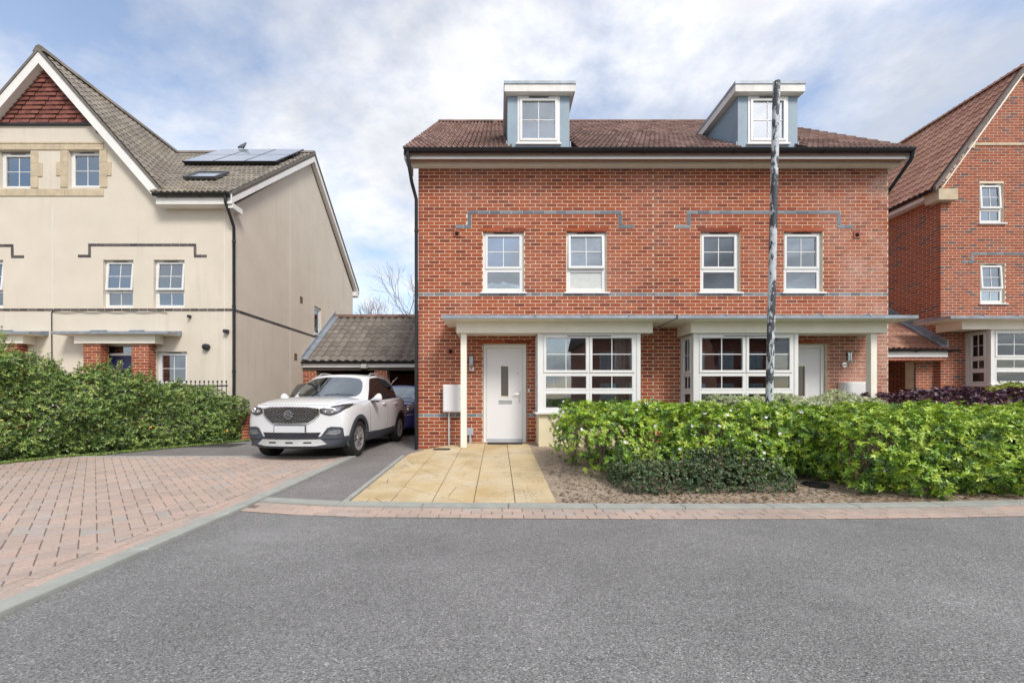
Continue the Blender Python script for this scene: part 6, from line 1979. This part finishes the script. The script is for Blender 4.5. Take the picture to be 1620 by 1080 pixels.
def make_car(name, label, pm, S=(1, 1, 1), wr=.335, rim=.225, wb=2.585, detail=True, group=None, clad=True):
    car = thing(name, (0, 0, 0), label, 'car', group)
    sx, sy_, sz_ = S
    # stations: y, [(x,z) rows 1..7], centre z bottom, centre z top
    ST = [(-.84, [(.52, .25), (.70, .28), (.755, .42), (.765, .62), (.72, .82), (.60, .915), (.32, .945)], .25, .955),
          (-.70, [(.60, .21), (.80, .24), (.862, .42), (.872, .64), (.84, .86), (.71, .975), (.36, 1.005)], .21, 1.015),
          (-.38, [(.62, .20), (.85, .22), (.898, .42), (.902, .66), (.878, .90), (.76, 1.03), (.40, 1.062)], .20, 1.072),
          (0.0, [(.62, .20), (.86, .22), (.905, .42), (.91, .68), (.885, .93), (.785, 1.065), (.42, 1.10)], .20, 1.11),
          (.42, [(.62, .20), (.85, .22), (.888, .40), (.892, .68), (.882, .95), (.81, 1.07), (.45, 1.115)], .20, 1.125),
          (.72, [(.62, .20), (.84, .22), (.875, .38), (.884, .67), (.882, .96), (.83, 1.055), (.5, 1.06)], .20, 1.06),
          (1.6, [(.62, .20), (.84, .22), (.872, .38), (.885, .67), (.888, .98), (.842, 1.07), (.5, 1.06)], .20, 1.06),
          (2.25, [(.62, .20), (.85, .22), (.89, .40), (.905, .70), (.90, 1.0), (.842, 1.10), (.5, 1.08)], .20, 1.08),
          (2.75, [(.62, .22), (.86, .24), (.90, .44), (.908, .72), (.892, 1.02), (.815, 1.13), (.5, 1.10)], .22, 1.10),
          (3.2, [(.60, .26), (.82, .28), (.865, .46), (.872, .72), (.845, 1.01), (.75, 1.13), (.45, 1.13)], .26, 1.13),
          (3.42, [(.50, .32), (.70, .34), (.77, .48), (.785, .72), (.75, .98), (.66, 1.10), (.40, 1.12)], .32, 1.12)]
    V, F, MI = [], [], []
    idx = {}
    def vid(i, r_, s):
        if r_ in (0, 8): s = 0
        k = (i, r_, s)
        if k in idx: return idx[k]
        y_, rows, zb, zt = ST[i]
        x_, z_ = (0, zb) if r_ == 0 else (0, zt) if r_ == 8 else rows[r_ - 1]
        bul = {0: .20, 1: .10, 2: .02, len(ST) - 1: -.13, len(ST) - 2: -.03}.get(i, 0) * (abs(x_) / .76) ** 2.2
        if y_ > .5: y_ = y_ * (wb / 2.585)
        idx[k] = len(V); V.append((s * x_ * sx, (y_ + bul) * sy_, z_ * sz_)); return idx[k]
    for s in (1, -1):
        for i in range(len(ST) - 1):
            for r_ in range(8):
                F.append((vid(i, r_, s), vid(i + 1, r_, s), vid(i + 1, r_ + 1, s), vid(i, r_ + 1, s)))
                y_ = ST[i][0]
                if r_ <= 1: m = 2 if clad else 0
                elif r_ == 2 and clad: m = 2
                elif r_ >= 6 and .6 < y_ < 3.0: m = 6
                else: m = 0
                if r_ == 0: m = 2
                MI.append(m)
    for i in (0, len(ST) - 1):                           # nose and tail caps
        cen = [vid(i, 0, 0)]
        for r_ in range(1, 8):
            rows = ST[i][1]; 
            cen.append(len(V)); V.append((0, ST[i][0] * sy_ * (1 if i == 0 else wb / 2.585), rows[r_ - 1][1] * sz_))
        for s in (1, -1):
            for r_ in range(1, 7):
                F.append((cen[r_], vid(i, r_, s), vid(i, r_ + 1, s), cen[r_ + 1])); MI.append(2 if (clad and r_ <= 2) else 0)
            F.append((cen[0], vid(i, 0, 0), vid(i, 1, s), cen[1]) if False else (cen[0], vid(i, 1, s), cen[1])); MI.append(2)
            F.append((cen[7], vid(i, 7, s), vid(i, 8, 0))); MI.append(0)
    cut = []
    for y_ in (0.0, wb):
        for s in (1, -1):
            m_ = MB(); m_.lathe([(wr * 1.13, .60 * sx), (wr * 1.13, 1.2 * sx)], (0, y_ * (sy_ if y_ == 0 else 1), wr * 1.0), 'x', 28)
            vs = [(p[0] * s, p[1], p[2]) for p in m_.v]; cut.append((vs, m_.f))
    body = sub_eval(V, F, MI, 2, None, cut)
    # greenhouse
    B = [(0, .28), (.715, .50), (.80, .64), (.822, .84), (.838, 1.55), (.838, 1.66), (.80, 2.55), (.72, 2.95), (.56, 3.18), (0, 3.28)]
    T = [(0, 1.08), (.525, 1.15), (.58, 1.24), (.592, 1.38), (.608, 1.62), (.608, 1.73), (.578, 2.42), (.535, 2.78), (.42, 2.94), (0, 3.0)]
    BZ = [1.06, 1.04, 1.03, 1.03, 1.06, 1.06, 1.11, 1.12, 1.12, 1.12]
    TZ = [1.565, 1.555, 1.545, 1.56, 1.585, 1.585, 1.55, 1.50, 1.49, 1.495]
    tr_ = [0, .06, .5, .92, 1.0]
    V, F, MI = [], [], []
    idx = {}
    def gid(c, r_, s):
        if c in (0, 9): s = 0
        k = (c, r_, s)
        if k in idx: return idx[k]
        if r_ < 5:
            t = tr_[r_]; bl = 1 + (.035 if r_ == 2 else .02 if r_ == 3 else 0)
            x_ = (B[c][0] * (1 - t) + T[c][0] * t) * bl; y_ = B[c][1] * (1 - t) + T[c][1] * t; z_ = BZ[c] * (1 - t) + TZ[c] * t
            if c in (0, 1) and r_ in (2, 3): y_ -= .03
            if c in (8, 9) and r_ in (2, 3): y_ += .03
        else: x_, y_, z_ = 0, T[c][1], TZ[c] + .045; s = 0
        if y_ > .5: y_ *= wb / 2.585
        k = (c, r_, s)
        if k in idx: return idx[k]
        idx[k] = len(V); V.append((s * x_ * sx, y_ * sy_, z_ * sz_)); return idx[k]
    for s in (1, -1):
        for c in range(9):
            for r_ in range(4):
                F.append((gid(c, r_, s), gid(c + 1, r_, s), gid(c + 1, r_ + 1, s), gid(c, r_ + 1, s)))
                m = 0
                if r_ in (1, 2):
                    if c == 0: m = 1
                    elif c in (2, 3, 5): m = 3 if s > 0 else 4
                    elif c == 4: m = 7
                    elif c == 8: m = 5
                elif r_ == 0 and c in (2, 3, 4, 5): m = 7
                MI.append(m)
            if c == 0: F.append((gid(0, 4, s), gid(1, 4, s), gid(1, 5, 0)))
            elif c == 8: F.append((gid(8, 4, s), gid(9, 4, s), gid(8, 5, 0)))
            else: F.append((gid(c, 4, s), gid(c + 1, 4, s), gid(c + 1, 5, 0), gid(c, 5, 0)))
            MI.append(0)
    def cre(e):
        ms_ = {f.material_index for f in e.link_faces}
        return .85 if len(ms_) > 1 else 0
    green = sub_eval(V, F, MI, 2, cre)
    o1 = split_by_slot(body, {0: 'body', 2: 'lower_cladding', 6: 'wheel_housing'}, {0: pm, 2: M['clad'] if clad else pm, 6: M['interior']}, car, 50)
    o2 = split_by_slot(green, {0: 'cabin', 1: 'windscreen', 3: 'side_window', 4: 'side_window', 5: 'rear_window', 7: 'door_pillar'}, {0: pm, 1: M['car_glass'], 3: M['car_glass'], 4: M['car_glass'], 5: M['car_glass'], 7: M['black_pl']}, car, 60)
    bvh = bmesh_from([body]); bvg = bmesh_from([green])
    for y_ in (0.0, wb):
        for s in (1, -1):
            wheel(car, s * .775 * sx, y_, wr, rim, s)
    # cabin fittings
    for s in (1, -1):
        for yy, hh in ((1.35, 1.30), (2.25, 1.28)):
            m_ = MB(); m_.cbox((s * .38 - .22) * sx, (s * .38 + .22) * sx, yy, yy + .12, .9 * sz_, hh * sz_ - .12, .05); m_.cbox((s * .38 - .12) * sx, (s * .38 + .12) * sx, yy + .01, yy + .10, hh * sz_ - .1, hh * sz_ + .06, .03); m_.build('seat', M['seat'], car)
    m_ = MB(); m_.tube([((-.36 + .17 * math.cos(a)) * sx, .95 + .05 * math.sin(a), (1.10 + .15 * math.sin(a)) * sz_) for a in np.linspace(0, 2 * PI, 17)], .014, 6, False); m_.build('steering_wheel', M['interior'], car, smooth=True)
    m_ = MB(); m_.cbox(-.09, .09, 1.22, 1.25, 1.44 * sz_, 1.50 * sz_, .01); m_.build('rear_view_mirror', M['interior'], car)
    return car, body, green, bvh, bvg

def mirrors(car, pm, S, y_=.72, z_=1.06):
    for s in (1, -1):
        me = skin_mesh([(s * .82 * S[0], y_ + .03, z_ - .03), (s * .90 * S[0], y_ + .01, z_ - .01), (s * .98 * S[0], y_, z_ + .03), (s * 1.06 * S[0], y_ + .03, z_ + .04)], [(0, 1), (1, 2), (2, 3)], [.025, .04, (.07, .10), (.06, .085)])
        me.materials.append(pm); me.polygons.foreach_set('use_smooth', [True] * len(me.polygons))
        o = bpy.data.objects.new('door_mirror', me); col.objects.link(o); o.parent = car; WL[o.name] = Vector((0, 0, 0))
        m_ = MB(); m_.box(s * .84 * S[0] if s > 0 else -.99 * S[0], .99 * S[0] if s > 0 else s * .84 * S[0], y_ - .045, y_ + .05, z_ - .065, z_ - .035); m_.build('mirror_base', M['black_pl'], o)

def seam(bvh, pts, axis, name, parent, r_=.004, mat=None):
    out = []
    dr = {'right': Vector((-1, 0, 0)), 'left': Vector((1, 0, 0)), 'top': Vector((0, 0, -1)), 'front': Vector((0, 1, 0))}[axis]
    for (a0, b0_), (a1, b1) in zip(pts, pts[1:]):
        n = max(2, int(math.hypot(a1 - a0, b1 - b0_) / .06))
        for k in range(n + 1):
            a, b = a0 + (a1 - a0) * k / n, b0_ + (b1 - b0_) * k / n
            o_ = {'right': (3, a, b), 'left': (-3, a, b), 'top': (a, b, 4), 'front': (a, -3, b)}[axis]
            h = bvh.ray_cast(Vector(o_), dr)
            if h[0] is not None and (not out or (h[0] - out[-1]).length > .003): out.append(h[0])
    if len(out) > 1:
        m_ = MB(); m_.tube(out, r_, 5); m_.build(name, mat or M['interior'], parent)

# ---- white SUV at the front of the drive
car, body, green, bvh, bvg = make_car('parked_car', 'white compact SUV with blank number plate parked facing the road', M['white_paint'])
S1 = (1, 1, 1)
mirrors(car, M['white_paint'], S1)
# grille: dark panel, lattice of small lozenges, chrome surround, octagonal badge
gp_ = [(-.49, .905), (-.30, .93), (0, .935), (.30, .93), (.49, .905), (.475, .80), (.40, .72), (.30, .655), (0, .645), (-.30, .655), (-.40, .72), (-.475, .80)]
grille = patch(bvh, gp_, 'front', .004, .012, 'grille', M['black_pl'], car)
def inside_poly(x_, z_, poly):
    c = False
    for i in range(len(poly)):
        (x1, z1), (x2, z2) = poly[i], poly[i - 1]
        if (z1 > z_) != (z2 > z_) and x_ < (x2 - x1) * (z_ - z1) / (z2 - z1) + x1: c = not c
    return c
def lattice(poly, parent, px_, pz_, w_, h_, off, mat, name):
    m_ = MB(); r_ = 0; z_ = min(p[1] for p in poly)
    while z_ < max(p[1] for p in poly):
        x_ = -.8 + (px_ / 2 if r_ % 2 else 0)
        while x_ < .8:
            if inside_poly(x_ - w_, z_, poly) and inside_poly(x_ + w_, z_, poly):
                h = bvh.ray_cast(Vector((x_, -3, z_)), Vector((0, 1, 0)))
                if h[0] is not None:
                    y_ = h[0].y - off
                    m_.add([(x_ - w_, y_ + .004, z_), (x_, y_, z_ - h_), (x_ + w_, y_ + .004, z_), (x_, y_, z_ + h_), (x_, y_ - .008, z_ + h_ * .2)], [(0, 1, 4), (1, 2, 4), (2, 3, 4), (3, 0, 4)])
            x_ += px_
        z_ += pz_; r_ += 1
    return m_.build(name, mat, parent, 'stuff')
lattice(gp_, grille, .052, .021, .0175, .0052, .020, M['silver'], 'grille_lattice')
def rim_loop(poly, name, parent, r_, mat, off=.012):
    pts = []
    for i in range(len(poly)):
        (a0, b0_), (a1, b1) = poly[i], poly[(i + 1) % len(poly)]
        n = max(1, int(math.hypot(a1 - a0, b1 - b0_) / .05))
        for k in range(n):
            a, b = a0 + (a1 - a0) * k / n, b0_ + (b1 - b0_) * k / n
            h = bvh.ray_cast(Vector((a, -3, b)), Vector((0, 1, 0)))
            if h[0] is not None: pts.append(h[0] + Vector((0, -off, 0)))
    pts.append(pts[0]); m_ = MB(); m_.tube(pts, r_, 6, False); m_.build(name, mat, parent, smooth=True)
rim_loop(gp_, 'grille_surround', grille, .011, M['chrome'])
# badge
yb = bvh.ray_cast(Vector((0, -3, .80)), Vector((0, 1, 0)))[0].y
oct_ = lambda r_: [(r_ * math.cos(PI / 8 + k * PI / 4), .80 + r_ * math.sin(PI / 8 + k * PI / 4)) for k in range(8)]
m_ = MB(); m_.prism(oct_(.076), yb - .045, yb - .015, 'y'); badge = m_.build('badge', M['chrome'], car)
m_ = MB(); m_.prism(oct_(.064), yb - .047, yb - .0451, 'y'); m_.build('badge_field', M['clad'], badge)
cu = bpy.data.curves.new('tmp', 'FONT'); cu.body = 'MG'; cu.size = .088; cu.align_x = 'CENTER'; cu.align_y = 'CENTER'; cu.extrude = .003
to = bpy.data.objects.new('tmp', cu); col.objects.link(to); bpy.context.view_layer.update()
tm = bpy.data.meshes.new_from_object(to.evaluated_get(bpy.context.evaluated_depsgraph_get())); bpy.data.objects.remove(to)
tm.transform(Matrix.Translation((0, yb - .051, .80)) @ Matrix.Rotation(R(90), 4, 'X') @ Matrix.Scale(.86, 4, (1, 0, 0)))
tm.materials.clear(); tm.materials.append(M['chrome'])
lo = bpy.data.objects.new('badge_letters', tm); col.objects.link(lo); lo.parent = badge; lo.location = -WL[badge.name]
# plate, lower grille, skid plate
m_ = MB(); yp = min(bvh.ray_cast(Vector((x_, -3, z_)), Vector((0, 1, 0)))[0].y for x_ in (0, .26) for z_ in (.50, .61)); m_.cbox(-.26, .26, yp - .02, yp + .01, .50, .612, .004); npl = m_.build('number_plate', M['plate'], car)
m_ = MB(); m_.box(-.272, .272, yp - .012, yp + .01, .488, .624); m_.build('plate_holder', M['clad'], npl)
lg = [(-.50, .50), (.50, .50), (.44, .405), (-.44, .405)]
lgo = patch(bvh, lg, 'front', .003, .010, 'lower_grille', M['black_pl'], car)
lattice(lg, lgo, .07, .024, .030, .010, .016, M['clad'], 'grille_lattice')
sk = [(-.60, .30), (-.50, .385), (.50, .385), (.60, .30), (.44, .275), (-.44, .275)]
so = patch(bvh, sk, 'front', .006, .016, 'skid_plate', M['silver'], car)
for x_ in (-.30, 0, .30): patch(bvh, [(x_ - .07, .32), (x_ + .07, .32), (x_ + .06, .345), (x_ - .06, .345)], 'front', .023, .002, 'skid_slot', M['black_pl'], so)
bl = [(-.80, .40), (.80, .40), (.80, .24), (-.80, .24)]
for s in (1, -1):
    f_ = (lambda p: p) if s > 0 else mirror
    hl_ = f_([(.475, .895), (.60, .925), (.74, .955), (.845, .985), (.84, .91), (.79, .84), (.70, .80), (.64, .785), (.57, .80), (.49, .835)])
    hlo = patch(bvh, hl_, 'front', .004, .010, 'headlight', M['lens_d'], car, .03)
    patch(bvh, f_([(.53, .88), (.70, .92), (.80, .945), (.79, .885), (.72, .825), (.64, .81), (.55, .835)]), 'front', .016, .004, 'headlight_lens', M['lens'], hlo, .03)
    for x_, z_, r_ in ((.69, .872, .038), (.59, .862, .022)):
        h = bvh.ray_cast(Vector((s * x_, -3, z_)), Vector((0, 1, 0)))[0]
        m_ = MB(); m_.lathe([(r_, h.y - .028), (r_ * .8, h.y - .034), (r_ * .3, h.y - .026)], (s * x_, 0, z_), 'y', 16); m_.build('projector_lamp', M['chrome'], hlo, smooth=True)
    patch(bvh, f_([(.485, .905), (.62, .935), (.84, .995), (.845, .985), (.62, .925), (.485, .895)]), 'front', .008, .008, 'daylight_strip', M['chrome'], hlo, .04)
    pod = f_([(.52, .46), (.60, .575), (.66, .595), (.80, .585), (.83, .56), (.835, .44), (.84, .39), (.55, .39), (.48, .41)])
    po = patch(bvh, pod, 'front', .004, .012, 'fog_lamp_pod', M['clad'], car, .04)
    patch(bvh, f_([(.585, .47), (.63, .535), (.78, .545), (.80, .53), (.795, .475), (.72, .455)]), 'front', .018, .004, 'fog_lamp', M['lens'], po, .04)
    ax = 'right' if s > 0 else 'left'
    for y_ in (0.0, 2.585):                            # arch lips
        arc = []
        for k in range(19):
            a = R(-12) + (PI + R(24)) * k / 18; arc.append((y_ + .455 * math.cos(a), .335 + .445 * math.sin(a)))
        inn = []
        for k in range(19):
            a = R(-12) + (PI + R(24)) * k / 18; inn.append((y_ + .384 * math.cos(a), .335 + .382 * math.sin(a)))
        q = arc + inn[::-1]
        for k in range(18):
            pass
        m_ = MB(); vs = []
        for (a, b) in arc + inn:
            h = bvh.ray_cast(Vector((3 * s, a, max(b, .24))), Vector((-s, 0, 0)))[0]
            xx = h.x if h is not None and abs(h.x) > .78 else s * .88
            vs.append(((xx + s * .012), a, max(b, .235)))
        n = 19
        vs2 = [(v[0] - s * .05, v[1], v[2]) for v in vs]
        fs = [(k, k + 1, n + k + 1, n + k) for k in range(n - 1)] + [(2 * n + k, k, k + 1, 2 * n + k + 1)[::-1] for k in range(n - 1)] + [(n + k, n + k + 1, 3 * n + k + 1, 3 * n + k) for k in range(n - 1)]
        m_.add(vs + vs2, fs); m_.build('wheel_arch_trim', M['clad'], car, smooth=True)
    for pts in ([(.50, 1.03), (.55, .80), (.56, .42)], [(1.60, 1.05), (1.62, .75), (1.60, .38)], [(2.42, 1.08), (2.36, .85), (2.13, .62)], [(.56, .42), (1.60, .38), (2.08, .42)]):
        seam(bvh, pts, ax, 'door_seam', car, .0035)
    seam(bvh, [(-.25, .92), (.5, .985), (1.5, .99), (2.6, 1.02)], ax, 'shoulder_crease', car, .004, M['white_paint'])
    for y_ in (1.40, 2.20):
        h = bvh.ray_cast(Vector((3 * s, y_, .95)), Vector((-s, 0, 0)))[0]
        m_ = MB(); m_.tube([(h.x - s * .01, y_ - .10, .955), (h.x + s * .03, y_ - .08, .96), (h.x + s * .032, y_ + .08, .965), (h.x - s * .01, y_ + .10, .965)], .012, 8); m_.build('door_handle', M['white_paint'], car, smooth=True)
    pts = []
    for k in range(13):
        y_ = 1.30 + 1.55 * k / 12; h = bvg.ray_cast(Vector((s * .545, y_, 4)), Vector((0, 0, -1)))[0]
        pts.append((s * .555, y_, h.z + .045 * min(1, 4 * math.sin(PI * k / 12))))
    m_ = MB(); m_.tube(pts, .016, 8); m_.build('roof_rail', M['silver'], car, smooth=True)
    m_ = MB(); h0 = bvg.ray_cast(Vector((s * .30, -3, 1.12)), Vector((0, 1, 0)))[0]
    m_.tube([(s * .05, .33, 1.135), (s * .25, .40, 1.15), (s * .55, .50, 1.145)], .010, 5); m_.build('wiper', M['black_pl'], car)
seam(bvh, [(-.60, .955), (-.3, .962), (0, .966), (.3, .962), (.60, .955)], 'front', 'bonnet_seam', car, .004)
for s in (1, -1): seam(bvh, [(s * .66, -.55), (s * .72, -.2), (s * .76, .3)], 'top', 'bonnet_seam', car, .004)
m_ = MB(); m_.tube([(.0, 2.75, 1.56), (.0, 2.95, 1.75)], .005, 5); m_.build('aerial', M['black_pl'], car)
car.location = (-3.455, 7.56, .055); car.rotation_euler = (0, 0, R(-2.8))

# ---- blue hatchback half inside the carport
S2 = (.93, .93, .93)
bc, body, green, bvh, bvg = make_car('parked_car', 'small blue hatchback standing half inside the carport behind the white car', M['blue_paint'], S2, .295, .19, 2.40, clad=False)
mirrors(bc, M['blue_paint'], S2, .66, .99)
for s in (1, -1):
    f_ = (lambda p: p) if s > 0 else mirror
    hl_ = f_([(.46, .70), (.50, .80), (.58, .87), (.70, .90), (.76, .86), (.74, .76), (.66, .68), (.54, .66)])
    hlo = patch(bvh, hl_, 'front', .004, .012, 'headlight', M['lens'], bc, .03)
    for x_, z_, r_ in ((.62, .79, .055),):
        h = bvh.ray_cast(Vector((s * x_, -3, z_)), Vector((0, 1, 0)))[0]
        m_ = MB(); m_.lathe([(r_, h.y - .026), (r_ * .8, h.y - .034), (r_ * .3, h.y - .022)], (s * x_, 0, z_), 'y', 16); m_.build('projector_lamp', M['chrome'], hlo, smooth=True)
    patch(bvh, f_([(.45, .57), (.72, .60), (.76, .625), (.45, .595)]), 'front', .004, .012, 'bumper_strip', M['silver'], bc, .05)
patch(bvh, [(-.30, .46), (.30, .46), (.36, .32), (-.36, .32)], 'front', .003, .008, 'lower_grille', M['black_pl'], bc)
patch(bvh, [(-.30, .80), (.30, .80), (.24, .70), (-.24, .70)], 'front', .003, .008, 'grille', M['black_pl'], bc)
m_ = MB(); m_.cbox(-.26, .26, -.86, -.82, .50, .61, .004); m_.build('number_plate', M['plate'], bc)
for s in (1, -1):
    m_ = MB(); m_.tube([(s * .05, .33, 1.06), (s * .5, .45, 1.06)], .010, 5); m_.build('wiper', M['black_pl'], bc)
m_ = MB(); m_.tube([(-.45, 1.25, 1.46), (-.25, 1.45, 1.75)], .006, 5); m_.build('aerial', M['steel'], bc)
bc.location = (-3.13, 12.0, .055); bc.rotation_euler = (0, 0, R(-1))

# ---- dark car beyond, its tail toward the road
S3 = (.97, .98, .99)
dc, body, green, bvh, bvg = make_car('parked_car', 'dark car parked tail-first against the rendered flank wall, mostly hidden by the white car', M['dark_paint'], S3, .31, .205, 2.5, clad=False)
mirrors(dc, M['dark_paint'], S3)
for s in (1, -1):
    f_ = (lambda p: p) if s > 0 else mirror
    patch(bvh, f_([(.52, .95), (.72, 1.0), (.76, .90), (.60, .82)]), 'rear', .003, .012, 'tail_light', simple('tail_lamp', (.22, .01, .01), .2, .2, 9), dc)
m_ = MB(); m_.cbox(-.26, .26, 3.26, 3.36, .62, .73, .004); m_.build('number_plate', M['plate'], dc)
dc.location = (-5.42, 14.6, .055); dc.rotation_euler = (0, 0, R(180))
